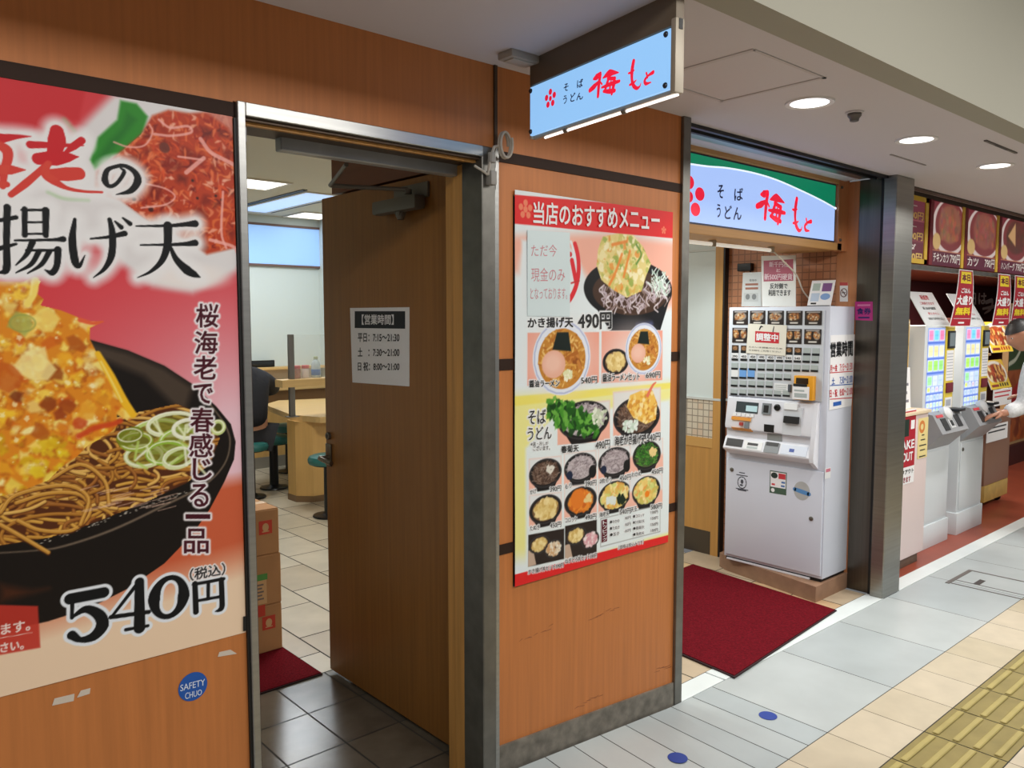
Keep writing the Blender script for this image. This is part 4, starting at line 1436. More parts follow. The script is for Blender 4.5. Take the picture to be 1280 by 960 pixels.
# ------------------------------------------------------------------ lit shop signs
BR = lambda P: [(660 + x / 6.737, 40 + y / 6.737) for x, y in P]
STROKES = [   # brush-written name: strokes and widths, read off the hanging sign
    ([(524, 492), (560, 460), (600, 415)], [24, 30, 12]), ([(556, 396), (580, 380), (612, 350)], [14, 34, 20]),
    ([(612, 360), (600, 440), (592, 542)], [22, 24, 20]), ([(606, 410), (625, 440)], [6, 12]),
    ([(634, 388), (690, 348), (766, 342)], [8, 40, 6]), ([(680, 396), (664, 450), (648, 500)], [18, 22, 16]),
    ([(676, 392), (734, 392)], [18, 20]), ([(732, 392), (724, 450), (708, 522)], [22, 24, 16]),
    ([(624, 468), (700, 438), (772, 414)], [12, 24, 16]), ([(640, 500), (690, 500), (732, 494)], [16, 26, 20]),
    ([(704, 400), (690, 490)], [8, 14]),
    ([(892, 246), (880, 320), (878, 400), (892, 452), (920, 474), (944, 458), (954, 430)], [22, 24, 18, 22, 18, 10, 4]),
    ([(850, 348), (876, 340), (898, 322)], [10, 14, 6]), ([(860, 446), (890, 430), (914, 406)], [12, 14, 6]),
    ([(1000, 346), (1012, 388)], [12, 6]), ([(1056, 340), (1016, 368), (986, 408), (996, 436), (1038, 424)], [20, 12, 16, 18, 6])]
LITR = mat('sign_red', (232, 30, 62), 0.4, emit=((236, 24, 58), 0.75))
LITK = mat('sign_ink', (22, 26, 60), 0.4, emit=((18, 26, 66), 0.5))
LITG = mat('sign_green', (10, 118, 84), 0.4, emit=((8, 122, 88), 0.8))
LITW = mat('sign_white_edge', (230, 240, 255), 0.4, emit=((225, 238, 255), 0.95))
LITB = mat('sign_blue_light', (70, 96, 120), 0.35, emit=((150, 202, 252), 0.92))
LITB2 = mat('sign_pale_light', (80, 96, 120), 0.35, emit=((170, 198, 253), 0.95))
case_m = mat('sign_case', (176, 166, 150), 0.45, 0.2)
case_d = mat('sign_case_top', (112, 100, 84), 0.5, 0.2)


def petals(m, F, u, v, r, rv, n, mi):
    for k in range(6):
        a = math.radians(90 + 72 * k)
        d_ = 0.70 if k < 5 else 0
        s_ = .295 if k < 5 else .25
        m.disc(F, u + r * d_ * math.cos(a), v + rv * d_ * math.sin(a), r * s_, rv * s_ * 1.12, n, None, mi, 22)


# the hanging sign: a shallow box hung from the ceiling across the walk
A, B = np.array((1.745, 1.885)), np.array((1.655, 1.285))
SG = Fr((A[0], A[1], 0), (B[0] - A[0], B[1] - A[1], 0), (0, 0, 1))
W_ = float(np.linalg.norm(B - A))
hs = thing('hanging_sign', 'blue-lit shop sign hanging from the ceiling across the walkway', 'sign', (1.70, 1.585, 2.16))
bl_, br_ = SG.uv(668.5, 158), SG.uv(836, 124)
tl_, tr_ = SG.uv(668.5, 97), SG.uv(837, 47)
z0, z1 = (bl_[1] + br_[1]) / 2, (tl_[1] + tr_[1]) / 2
m = MB()
m.fbox(SG, -.004, W_ + .024, z0 - .010, z1 + .006, -.026, -.012, 0, .004)
m.fbox(SG, -.004, W_ + .024, z1 + .004, 2.402, -.030, -.002, 1, .003)
m.fbox(SG, W_ + .010, W_ + .028, z0 - .012, z1 + .02, -.028, .002, 0, .004)
m.fbox(SG, -.006, .004, z0 - .008, z1 + .005, -.028, -.004, 0, .002)
obj('case', m, [case_m, case_d], hs)
m = MB()
m.fbox(SG, .0, W_ + .008, z0, z1, -.012, 0, 0, .004)
obj('lit_panel', m, LITB, hs)
m = MB()
for P, w_ in STROKES:
    m.ribbon(SG, [SG.uv(*p) for p in BR(P)], [q / 6.737 * .0036 for q in w_], .0012 + .0001 * len(m.f) / 400, 0)
for s_, x0, y0, x1, y1 in (('そ', 304, 432, 344, 500), ('ば', 416, 396, 466, 470), ('う', 300, 532, 330, 606), ('ど', 360, 512, 402, 588), ('ん', 410, 510, 466, 574)):
    q = BR([(x0, y0 + 8), (x1, y0 - 4), (x1, y1 - 8), (x0, y1 + 4)])
    m.textpx(SG, s_, 0, 0, 0, 0, .0012, 1, .012, quad=q)
u, v = SG.uv(*BR([(191, 560)])[0])
petals(m, SG, u, v, .0295, .0275, .0012, 0)
obj('lettering', m, [LITR, LITK], hs)
for u in (.006, W_ - .008):
    for v in (z0 + .012, z1 - .012):
        m = MB()
        m.lathe(SG.p(u, v, -.002), [(.0075, 0), (.0075, .004), (.005, .007), (.001, .008)], 0, 14, tuple(SG.N))
        obj('screw', m, mat('screw_dark', (70, 74, 84), 0.3, 0.7) if 'screw_dark' not in bpy.data.materials else bpy.data.materials['screw_dark'], hs)
m = MB()
m.tube([SG.p(.06, z0 - .014, -.016), SG.p(W_ + .02, z0 - .014, -.016)], .0035)
obj('light_slot', m, mat('sign_tube', (255, 250, 245), 0.4, emit=((255, 244, 240), 1.6)), hs)
m = MB()
m.tube([SG.p(.16, z0 - .012, -.016), SG.p(.175, z0 - .012, -.016)], .008)
m.tube([SG.p(.42, z0 - .012, -.016), SG.p(.435, z0 - .012, -.016)], .008)
obj('tube_clip', m, case_d, hs)
m = MB()
m.fbox(SG, W_ + .0285, W_ + .0295, 2.31, 2.335, -.02, -.008, 0)
obj('hook_slot', m, black, hs)

# small flat box on the ceiling next to the sign
sb = thing('ceiling_sensor', 'small flat rectangular grey box on the ceiling beside the hanging sign', 'sensor', (1.69, 1.87, 2.4))
m = MB()
m.box(1.63, 1.745, 1.838, 1.905, 2.378, 2.401, 0, .006)
obj('cover', m, mat('sensor_cover', (168, 160, 148), 0.5), sb)
m = MB()
m.box(1.645, 1.73, 1.848, 1.895, 2.374, 2.379, 0, .004)
obj('lens', m, mat('sensor_lens', (186, 178, 164), 0.4), sb)

# the long sign over the entrance
fs = thing('entrance_sign', 'long lit shop sign with a green arc in a wooden box above the entrance', 'sign', (3.6, 2.3, 2.05))
m = MB()
m.box(2.70, 4.585, 2.30, 2.62, 2.002, 2.046, 0)
m.box(2.70, 4.535, 2.30, 2.62, 2.376, 2.44, 0)
m.box(2.70, 4.535, 2.36, 2.62, 2.046, 2.376, 0)
m.box(2.70, 4.585, 2.285, 2.30, 2.0, 2.044, 0, .003, 1)
m.box(2.70, 4.535, 2.285, 2.30, 2.378, 2.41, 0, .003, 1)
obj('wooden_box', m, mat('sign_wood', (186, 140, 84), 0.5, wood=((3, 60, 60), 0.08)), fs)
m = MB()
m.fbox(FASC, 2.72, 4.530, 2.046, 2.376, -.06, -.002)
obj('dark_frame', m, mat('sign_frame', (24, 30, 56), 0.4), fs)
m = MB()
m.fbox(FASC, 2.75, 4.516, 2.055, 2.367, -.01, .002)
obj('lit_panel', m, LITB2, fs)
ARC = [FASC.uv(*p) for p in ((852, 206), (875, 207), (907, 210), (940, 216), (970, 225), (1000, 238), (1025, 250), (1043, 260))]
m = MB()
top_ = [(4.516, 2.367), (2.75, 2.367)]
arc = smooth([(2.75, ARC[0][1])] + ARC[1:-1] + [(4.516, ARC[-1][1])], 5)
for i in range(len(arc) - 1):
    m.flat(FASC, [arc[i], arc[i + 1], (arc[i + 1][0], 2.367), (arc[i][0], 2.367)], .0032, 0)
m.ribbon(FASC, [tuple(p) for p in arc[::5]] + [tuple(arc[-1])], [.008, .008], .0036, 1)
obj('green_arc', m, [LITG, LITW], fs)
m = MB()
a0, a1 = np.array(FASC.uv(950, 300)), None
# same brush name, scaled from the hanging sign's plane to this one
pu = [SG.uv(*p) for P, _ in STROKES for p in BR(P)]
lo, hi = np.min(pu, 0), np.max(pu, 0)
t0, t1 = np.array(FASC.uv(945, 285)), np.array(FASC.uv(1014, 246))
t0[1], t1[1] = FASC.uv(955, 282)[1], FASC.uv(957, 240)[1]
sc_ = (t1 - t0) / (hi - lo)
for P, w_ in STROKES:
    Q = [tuple(t0 + (np.array(SG.uv(*p)) - lo) * sc_) for p in BR(P)]
    m.ribbon(FASC, Q, [q / 6.737 * .0036 * float(sc_.mean()) for q in w_], .0034 + .0001 * len(m.f) / 400, 0)
for s_, x0, y0, x1, y1 in (('そ', 896, 231, 904, 248), ('ば', 917, 235, 928, 251), ('う', 895, 255, 900, 272), ('ど', 905, 257, 914, 274), ('ん', 916, 259, 926, 275)):
    m.textpx(FASC, s_, x0, y0, x1, y1, .0036, 1, .012)
u, v = FASC.uv(860.5, 246)
petals(m, FASC, u, v, .125, .094, .0036, 0)
obj('lettering', m, [LITR, LITK], fs)
m = MB()
for z in (2.06, 2.36):
    m.tube([(4.558, 2.29, z), (4.558, 2.275, z)], .008, 0)
obj('bracket', m, steel_dark, fs)
# thin tube lamp under the sign's wooden box
tl = thing('tube_lamp', 'thin white tube lamp fixed under the wooden box of the entrance sign', 'lamp', (3.4, 2.42, 1.985))
m = MB()
m.tube([(2.75, 2.42, 1.982), (4.05, 2.42, 1.982)], .010)
obj('tube', m, mat('lamp_tube', (230, 226, 214), 0.4, emit=((232, 228, 216), 0.5)), tl)
for x in (2.9, 3.5, 4.05):
    m = MB()
    m.box(x - .012, x + .012, 2.405, 2.435, 1.970, 2.001, 0, .003)
    obj('holder', m, case_m, tl)
wr_ = thing('loose_cord', 'thin white cord dangling from the lamp down behind the paper signs', 'cord', (4.05, 2.42, 1.985))
m = MB()
pts = smooth([(4.06, 2.42, 1.985), (4.22, 2.44, 1.93), (4.40, 2.46, 1.86), (4.50, 2.47, 1.77), (4.53, 2.42, 1.70)], 6)
m.tube([tuple(p) for p in pts], .0045, 0, 8)
obj('cord', m, mat('cord_white', (214, 206, 190), 0.6), wr_)
# black adapter on the tiled wall
ad = thing('power_adapter', 'black power adapter with a hanging cable on the tiled wall', 'adapter', (4.6, 2.94, 1.93))
m = MB()
m.fbox(SIDE, -3.00, -2.90, 1.915, 1.965, -.034, .006, 0, .006)
obj('body', m, black, ad)
m = MB()
m.tube([tuple(p) for p in smooth([SIDE.p(-2.915, 1.92, -.015), SIDE.p(-2.90, 1.84, -.015), SIDE.p(-2.885, 1.75, -.015), SIDE.p(-2.86, 1.70, -.015)], 5)], .005, 0, 8)
obj('cable', m, black, ad)

# ------------------------------------------------------------------ downlights, detector, slots
for i, (x, y) in enumerate(DL[:3]):
    m = MB()
    m.lathe((x, y, 2.40), [(.068, 0.03), (.068, -.002), (.086, -.004), (.088, .002)], 0, 36, (0, 0, 1))
    t = thing('downlight', ('round white downlight nearest the hanging sign', 'middle one of the three round ceiling downlights', 'farthest round downlight, above the curry shop')[i], 'ceiling light', (x, y, 2.4), 'round downlights in the low ceiling')
    m = MB()
    k = 36
    vs, fs_ = [], []
    for r_, z in ((.069, 2.43), (.069, 2.396), (.086, 2.394), (.088, 2.401)):
        for j in range(k):
            a = 2 * math.pi * j / k
            vs.append((x + r_ * math.cos(a), y + r_ * math.sin(a), z))
    for q in range(3):
        for j in range(k):
            fs_.append((q * k + j, q * k + (j + 1) % k, (q + 1) * k + (j + 1) % k, (q + 1) * k + j))
    m.add(vs, fs_)
    obj('trim_ring', m, mat('ring_white', (224, 222, 222), 0.4) if i == 0 else bpy.data.materials['ring_white'], t)
    m = MB()
    m.disc(XY, x, y, .069, .069, 2.3975, 2.399, 0, 36)
    obj('diffuser', m, mat('light_diffuser', (255, 255, 255), 0.4, emit=((255, 255, 255), 3.0)) if i == 0 else bpy.data.materials['light_diffuser'], t)
sp = thing('sprinkler_head', 'small dark grey sprinkler head between the first two downlights', 'sprinkler', (3.11, 1.515, 2.4))
m = MB()
m.lathe((3.11, 1.515, 2.40), [(.034, 0), (.034, -.005), (.028, -.006), (.001, -.006)], 0, 24)
obj('rim', m, ceil_m, sp)
m = MB()
m.lathe((3.11, 1.515, 2.395), [(.026, 0), (.026, -.010), (.018, -.020), (.016, -.030), (.010, -.032)], 0, 20)
obj('head', m, mat('sprinkler_grey', (104, 100, 98), 0.4, 0.4), sp)
m = MB()
m.box(4.02, 4.43, 1.768, 1.778, 2.396, 2.401)
struct('trim_13', m, mat('slot_grey', (150, 144, 142), 0.6))
m = MB()
m.box(4.02, 4.43, 1.350, 1.362, 2.394, 2.401, 0)
m.box(4.15, 4.30, 1.353, 1.359, 2.392, 2.395, 1)
struct('trim_14', m, [mat('slot_dark', (96, 90, 86), 0.6), black])

# ------------------------------------------------------------------ floor bits: mats, dots, hatch
carpet = mat('red_carpet', (108, 16, 28), 0.95, noise=(90, 0.30), bump=(260, 0.7), spec=0.1)
rubber = mat('mat_rubber', (46, 20, 24), 0.8)


def floor_mat(label, pts, z, loc):
    t = thing('floor_mat', label, 'mat', loc)
    P = np.array(pts)
    c = P.mean(0)
    m = MB()
    m.prism(XY, [tuple(p) for p in P], z, z + .006)
    obj('rubber_edge', m, rubber, t)
    m = MB()
    m.prism(XY, [tuple(c + (p - c) * .985) for p in P], z + .004, z + .010)
    obj('pile', m, carpet, t)
    return t


floor_mat('dark red carpet mat lying at the entrance before the ticket machine', [(3.066, 1.960), (4.215, 2.062), (4.322, 3.093), (3.16, 3.02)], .0045, (3.7, 2.5, 0))
floor_mat('dark red carpet mat inside the open door in front of the cartons', [(.95, 3.222), (1.712, 3.222), (1.712, 3.90), (.95, 3.90)], .001, (1.4, 3.5, 0))
blue = mat('dot_blue', (40, 66, 150), 0.5)
for (px, py), lab in (((960, 895), 'blue round floor dot on the paving nearer the red entrance mat'), ((847, 952), 'blue round floor dot on the narrow paving strips in front of the menu wall')):
    gx, gy = ground(px, py)
    m = MB()
    z = .0012 + zramp(gx, gy)
    m.disc(XY, gx, gy, .036, .036, z, z + .001, 0, 32)
    tag(obj('floor_dot', m, blue), lab, 'floor sticker', 'blue floor dots')
fh = thing('floor_hatch', 'floor hatch with a dark edge bar set in the paving before the curry shop', 'floor hatch', (5.6, 1.7, 0))
m = MB()
m.box(5.185, 5.56, 1.838, 1.862, .0005, .003, 0)
m.fbox(XY, 5.56, 5.575, 1.30, 1.862, .0004, .002, 0)
m.fbox(XY, 5.20, 5.212, 1.30, 1.84, .0004, .002, 0)
m.fbox(XY, 5.288, 5.296, 1.30, 1.84, .0004, .0015, 0)
obj('rim', m, mat('hatch_grey', (104, 98, 94), 0.5), fh)
m = MB()
m.prism(XY, [ground(*p) for p in ((1216, 730), (1224, 731.5), (1232, 726.5), (1225, 724.5))], .0004, .002)
obj('grip', m, mat('grip_dark', (72, 66, 64), 0.5, noise=(200, 0.5)), fh)

# ------------------------------------------------------------------ ticket machine of the noodle shop
pl = thing('plinth', 'low brown stone plinth under the white ticket machine at the entrance', 'plinth', (4.45, 2.55, 0))
m = MB()
m.prism(XY, [(4.262, 2.212), (4.665, 2.215), (4.665, 2.97), (4.44, 2.97), (4.40, 2.90)], .0, .092)
obj('block', m, mat('plinth_stone', (150, 116, 92), 0.6, noise=(14, 0.14)), pl)
tm = thing('ticket_machine', 'white ticket vending machine with rows of meal buttons at the noodle shop entrance', 'ticket machine', (4.48, 2.55, .092))
m = MB()
m.box(4.365, 4.645, 2.222, 2.878, .112, 1.678, 0, .006)
m.box(4.352, 4.366, 2.222, 2.878, .112, 1.678, 0, .004)
obj('cabinet', m, white_mt, tm)
m = MB()
m.box(4.36, 4.64, 2.235, 2.87, .0925, .113, 0)
m.box(4.35, 4.60, 2.30, 2.86, .0925, .104, 1, .003)
obj('foot', m, [black, white_pl], tm)
px = MACH.uv
m = MB()
b_ = [px(*p) for p in ((914, 574), (1016, 594), (1022, 722), (909, 690))]
m.fbox(MACH, .012, .650, .130, px(1000, 590)[1] + .02, -.002, .010, 0, .005)
obj('lower_door', m, white_mt, tm)
m = MB()
zt, zb = 1.655, px(960, 497)[1]
m.fbox(MACH, .014, .628, zb, zt, -.002, .006, 0, .004)
obj('button_panel', m, mat('panel_grey', (206, 212, 220), 0.35), tm)
# dish pictures on the big buttons
btn = paint_mat('printed_button', 0.3)
CB = lambda x, y: px(905 + x / 7.53, 375 + y / 7.53)
ink = mat('button_black', (26, 28, 32), 0.4)
lcd = mat('button_face', (174, 184, 184), 0.3)
price = mat('button_price', (232, 234, 236), 0.4)
bluef = mat('button_blue', (112, 164, 226), 0.4)
rd = random.Random(5)
nb = 0
food_b = mat('button_food', (150, 110, 74), 0.4, noise=(90, 0.5))


def big_button(x0, y0, x1, y1, cols):
    a, b = CB(x0, y1), CB(x1, y0)
    cv = Cv(MACH, a[0], b[0], a[1], b[1], .0032, (44, 36, 34))
    w_, h_ = b[0] - a[0], b[1] - a[1]
    for k in range(cols):
        c = (a[0] + w_ * (k + .5) / cols, a[1] + h_ * .58)
        cv.ell(c, (w_ * .40 / cols, h_ * .30), rd.choice([(90, 62, 40), (120, 80, 50), (150, 140, 130)]))
        for q in range(26):
            cv.blob((c[0] + rd.uniform(-.3, .3) * w_ / cols, c[1] + rd.uniform(-.2, .2) * h_), h_ * .07, rd.choice([(196, 130, 70), (160, 96, 50), (206, 170, 120), (120, 70, 40), (216, 200, 170)]), rd)
    cv.poly([(a[0] + w_ * .25, a[1] + h_ * .10), (b[0] - w_ * .25, a[1] + h_ * .10), (b[0] - w_ * .25, a[1] + h_ * .2), (a[0] + w_ * .25, a[1] + h_ * .2)], (226, 222, 214))
    cv.poly([(a[0] + w_ * .1, b[1] - h_ * .12), (b[0] - w_ * .1, b[1] - h_ * .12), (b[0] - w_ * .1, b[1] - h_ * .06), (a[0] + w_ * .1, b[1] - h_ * .06)], (206, 200, 196))
    m = MB()
    m.fbox(MACH, a[0], b[0], a[1], b[1], .006, .0085, 0, .001, 1)
    bt = obj('menu_button', m, ink, tm)
    cv.build('picture', btn, bt, n=.0092)


for r, (ya, yb, sl) in enumerate(((98, 232, 4), (262, 400, 14))):
    for i, (x0, x1) in enumerate(((90, 233), (250, 395), (416, 570), (590, 745), (766, 930))):
        big_button(x0 - 6 * r, ya + sl * i / 4, x1 - 6 * r, yb + sl * i / 4, 1 + r)
for r, (ya, yb) in enumerate(((425, 495), (500, 568), (592, 655), (682, 738), (756, 812), (838, 892))):
    n_ = (10, 10, 10, 7, 5, 7)[r]
    for i in range(n_):
        x0 = 80 - 2.2 * r + i * (84.0 - .5 * r)
        x1 = x0 + 64 + i * .8
        k = i / 9
        y0, y1 = ya + k * (30 - 4 * r if r < 3 else 22), yb + k * (28 - 4 * r if r < 3 else 22)
        a, b = CB(x0, y1), CB(x1, y0)
        if r == 3 and i < 3:
            continue
        m = MB()
        m.fbox(MACH, a[0], b[0], a[1], b[1], .006, .0085, 0, .001, 1)
        m.fbox(MACH, a[0], b[0], a[1], a[1] + (b[1] - a[1]) * .30, .0085, .0092, 1)
        face = price if (r == 1 and i < 8) else lcd
        f2 = bpy.data.materials['bronze_trim'] if (r == 0 and i < 8) else face
        if r == 0 and i < 8:
            m.disc(MACH, (a[0] + b[0]) / 2, a[1] + (b[1] - a[1]) * .6, (b[0] - a[0]) * .36, (b[1] - a[1]) * .26, .0088, .0092, 2, 16)
        obj('menu_button', m, [f2, ink, food_b], tm)
        if r == 1 and i < 8:
            m = MB()
            m.text(MACH, ('390', '450', '450', '490', '450', '490', '540', '540')[i], a[0] + .006, a[1] + .4 * (b[1] - a[1]), b[0] - .006, b[1] - .012, .0092, 0, .01)
            obj('price_text', m, ink, bpy.data.objects[tm.children[-1].name])
        nb += 1
for i, x0 in enumerate((74, 150, 228)):
    a, b = CB(x0, 738), CB(x0 + 68, 646)
    m = MB()
    m.fbox(MACH, a[0], b[0], a[1], b[1], .006, .0085, 0, .001, 1)
    m.fbox(MACH, a[0], b[0], a[1], a[1] + (b[1] - a[1]) * .18, .0085, .0092, 1)
    obj('menu_button', m, [price if i == 0 else bluef, ink], tm)
a, b = CB(478, 868), CB(608, 790)
m = MB()
m.fbox(MACH, a[0], b[0], a[1], b[1], .006, .0078)
for k in range(4):
    m.fbox(MACH, a[0] + .006, b[0] - .01, a[1] + .008 + k * .011, a[1] + .012 + k * .011, .0078, .0082, 1)
obj('instruction_label', m, [price, lcd], tm)
m = MB()
a, b = CB(610, 865), CB(642, 795)
m.fbox(MACH, a[0], b[0], a[1], b[1], .006, .012, 0, .002)
obj('indicator', m, mat('indicator_grey', (84, 90, 98), 0.3), tm)

# the moulded console with its slots
Ct = lambda x, y: px(900 + x / 6, 480 + y / 6)
zc1, zc0 = Ct(100, 105)[1] + .01, Ct(90, 560)[1]
zr = zc1 - .190          # lower edge of the upper bezel
# side profile (z, projection): sloping bezel, recess, out-turned shelf, chin
prof = [(zc1, .004), (zc1 - .006, .018), (zr + .02, .044), (zr, .042), (zr - .010, .020), (zr - .052, .018), (zr - .058, .034), (zr - .122, .062), (zr - .130, .060), (zr - .165, .006)]
u0_, u1_ = .020, .604
CF = Fr(MACH.p(u0_, 0, 0), tuple(MACH.N), (0, 0, 1))
m = MB()
m.prism(CF, [(n, z) for z, n in reversed(prof)] + [(0, zc1), (0, zr - .165)][:0], -(u1_ - u0_), 0)
m.prism(CF, [(0, zr - .19), (.058, zr - .148), (.064, zr - .12), (.050, zr), (.024, zc1 - .004), (0, zc1 + .004)], -(u1_ - u0_) - .012, -(u1_ - u0_) + .014)
con = obj('console', m, white_pl, tm, smooth_deg=25)


def on_con(z):
    zs = [p[0] for p in prof][::-1]
    ns = [p[1] for p in prof][::-1]
    return float(np.interp(z, zs, ns))


def con_panel(name, x0, y0, x1, y1, mats, depth=.003, off=0.0, mi=0):
    a, b = Ct(x0, y1), Ct(x1, y0)
    m = MB()
    n0, n1 = on_con(a[1]) + off, on_con(b[1]) + off
    vs = [MACH.p(a[0], a[1], n0 + depth), MACH.p(b[0], a[1], n0 + depth), MACH.p(b[0], b[1], n1 + depth), MACH.p(a[0], b[1], n1 + depth),
          MACH.p(a[0], a[1], n0 - .01), MACH.p(b[0], a[1], n0 - .01), MACH.p(b[0], b[1], n1 - .01), MACH.p(a[0], b[1], n1 - .01)]
    m.add(vs, [(0, 1, 2, 3), (4, 5, 1, 0), (5, 6, 2, 1), (6, 7, 3, 2), (7, 4, 0, 3)])
    return obj(name, m, mats, con)


gr = mat('slot_grey_plastic', (126, 132, 136), 0.35)
scr = mat('screen_dark', (64, 72, 76), 0.15)
con_panel('screen', 140, 140, 305, 205, scr)
con_panel('screen_text', 215, 165, 300, 200, mat('screen_pale', (170, 196, 200), 0.2, emit=((150, 180, 186), .4)), .004)
for i in range(5):
    con_panel('key', 122 + i * 33, 214 + i * 2.5, 148 + i * 33, 234 + i * 2.5, price, .005)
con_panel('card_guide_label', 118, 258, 262, 340, mat('label_cream', (232, 222, 204), 0.5), .009)
con_panel('orange_line', 118, 252, 262, 260, mat('label_orange', (222, 150, 60), 0.5), .0105)
con_panel('orange_line', 118, 332, 262, 340, bpy.data.materials['label_orange'], .0105)
con_panel('label_mark', 178, 284, 204, 304, mat('label_red', (170, 60, 50), 0.5), .0105)
con_panel('label_mark', 216, 284, 248, 326, gr, .0105)
con_panel('coin_slot', 338, 145, 402, 220, gr, .010)
con_panel('coin_slot_mouth', 352, 158, 388, 208, black, .012)
con_panel('ticket_window', 360, 304, 434, 352, black, .006)
a = Ct(448, 174)
m = MB()
m.lathe(MACH.p(a[0], a[1], on_con(a[1])), [(.020, 0), (.020, .008), (.012, .012), (.010, .006), (.001, .006)], 0, 22, tuple(MACH.N))
obj('return_knob', m, black, con)
con_panel('bill_bezel', 495, 178, 640, 370, mat('bezel_white', (206, 210, 216), 0.35), .012)
con_panel('bill_slot', 512, 244, 622, 284, black, .022)
con_panel('bill_label', 505, 148, 605, 184, price, .018)


def shelf_part(name, u0, u1, z0, z1, mt, depth):
    m = MB()
    n0, n1 = on_con(z0), on_con(z1)
    q = [(u0, z0, n0), (u1, z0, n0), (u1, z1, n1), (u0, z1, n1)]
    m.add([MACH.p(u, z, n + depth) for u, z, n in q] + [MACH.p(u, z, n - .008) for u, z, n in q], [(0, 1, 2, 3), (4, 5, 1, 0), (5, 6, 2, 1), (6, 7, 3, 2), (7, 4, 0, 3)])
    return obj(name, m, mt, con)


shelf_part('coin_tray', .036, .150, zr - .110, zr - .066, ink, .003)
shelf_part('tray_label', .158, .285, zr - .117, zr - .068, price, .003)
shelf_part('label_text', .185, .255, zr - .092, zr - .078, ink, .0042)
shelf_part('label_text', .185, .255, zr - .110, zr - .098, lcd, .0042)
shelf_part('ticket_chute', .300, .395, zr - .052, zr - .012, mat('chute_grey', (150, 154, 154), 0.4), .004)
shelf_part('ticket_cup', .300, .395, zr - .120, zr - .062, gr, .004)
shelf_part('ticket_cup_mouth', .308, .387, zr - .080, zr - .060, ink, .006)
shelf_part('change_panel', .408, .570, zr - .117, zr - .064, mat('change_white', (212, 220, 234), 0.3), .003)
shelf_part('blue_mark', .462, .492, zr - .100, zr - .082, mat('mark_blue', (58, 84, 160), 0.4), .0045)
# lock, screws and stickers low on the door
for x, y, r, nm in ((96, 640, .010, 'lock'), (1015, 647, .010, 'lock')):
    a = Ct(x, y) if x < 500 else px(1015, 648)
    m = MB()
    m.lathe(MACH.p(a[0], a[1], .009), [(r * 1.3, 0), (r * 1.3, .004), (r * .8, .007), (.001, .007)], 0, 20, tuple(MACH.N))
    obj(nm, m, steel_dark, tm)
m = MB()
a = Ct(172, 738)
for q in range(10):
    an = q * math.pi / 5
    m.ribbon(MACH, [(a[0] + .030 * math.cos(an), a[1] + .036 * math.sin(an)), (a[0] + .030 * math.cos(an + .45), a[1] + .036 * math.sin(an + .45))], [.006, .006], .0104 + .00004 * q)
m.disc(MACH, a[0], a[1] + .006, .010, .014, .0104, None)
m.disc(MACH, a[0] - .004, a[1] - .016, .012, .006, .0104, None)
for y, w_ in ((665, 20), (684, 40), (788, 44), (796, 30)):
    c = Ct(172, y)
    m.fbox(MACH, c[0] - w_ * .001, c[0] + w_ * .001, c[1] - .003, c[1] + .003, .0102, .0106)
obj('round_mark', m, mat('mark_ink', (70, 74, 86), 0.5), tm)
st = thing('service_sticker', 'square green-edged sticker with red and blue marks on the ticket machine door', 'sticker', (4.34, 2.5, .85))
a, b = Ct(378, 812), Ct(508, 664)
w_, h_ = b[0] - a[0], b[1] - a[1]
m = MB()
m.fbox(MACH, a[0], b[0], a[1], b[1], .0102, .0108, 0)
m.fbox(MACH, a[0] + .005, b[0] - .005, a[1] + .28 * h_, b[1] - .006, .0108, .0111, 1)
m.disc(MACH, a[0] + .27 * w_, a[1] + .80 * h_, .2 * w_, .13 * h_, .0112, None, 2)
m.fbox(MACH, a[0] + .52 * w_, b[0] - .007, a[1] + .68 * h_, a[1] + .92 * h_, .0111, .0114, 3)
m.fbox(MACH, a[0] + .12 * w_, a[0] + .32 * w_, a[1] + .36 * h_, a[1] + .44 * h_, .0111, .0114, 3)
m.fbox(MACH, a[0] + .7 * w_, a[0] + .92 * w_, a[1] + .50 * h_, a[1] + .58 * h_, .0111, .0114, 4)
m.fbox(MACH, a[0] + .68 * w_, a[0] + .9 * w_, a[1] + .34 * h_, a[1] + .42 * h_, .0111, .0114, 4)
m.disc(MACH, a[0] + .2 * w_, a[1] + .14 * h_, .012, .012, .0112, None, 1)
obj('print', m, [mat('st_green', (70, 96, 80), 0.5), paper, mat('st_dark', (40, 54, 50), 0.5), mat('st_red', (206, 62, 72), 0.5), mat('st_blue', (80, 120, 180), 0.5)], st)
st = thing('round_sticker', 'round grey and blue sticker low on the ticket machine door', 'sticker', (4.34, 2.3, .82))
a = Ct(620, 800)
m = MB()
m.disc(MACH, a[0], a[1], .050, .055, .0102, .0108, 0, 32)
m.ribbon(MACH, [(a[0] - .045, a[1] + .004), (a[0], a[1] - .004), (a[0] + .045, a[1] - .012)], [.022, .026, .024], .0112, 1)
obj('print', m, [mat('rs_grey', (178, 180, 180), 0.4), mat('rs_blue', (86, 140, 196), 0.4)], st)

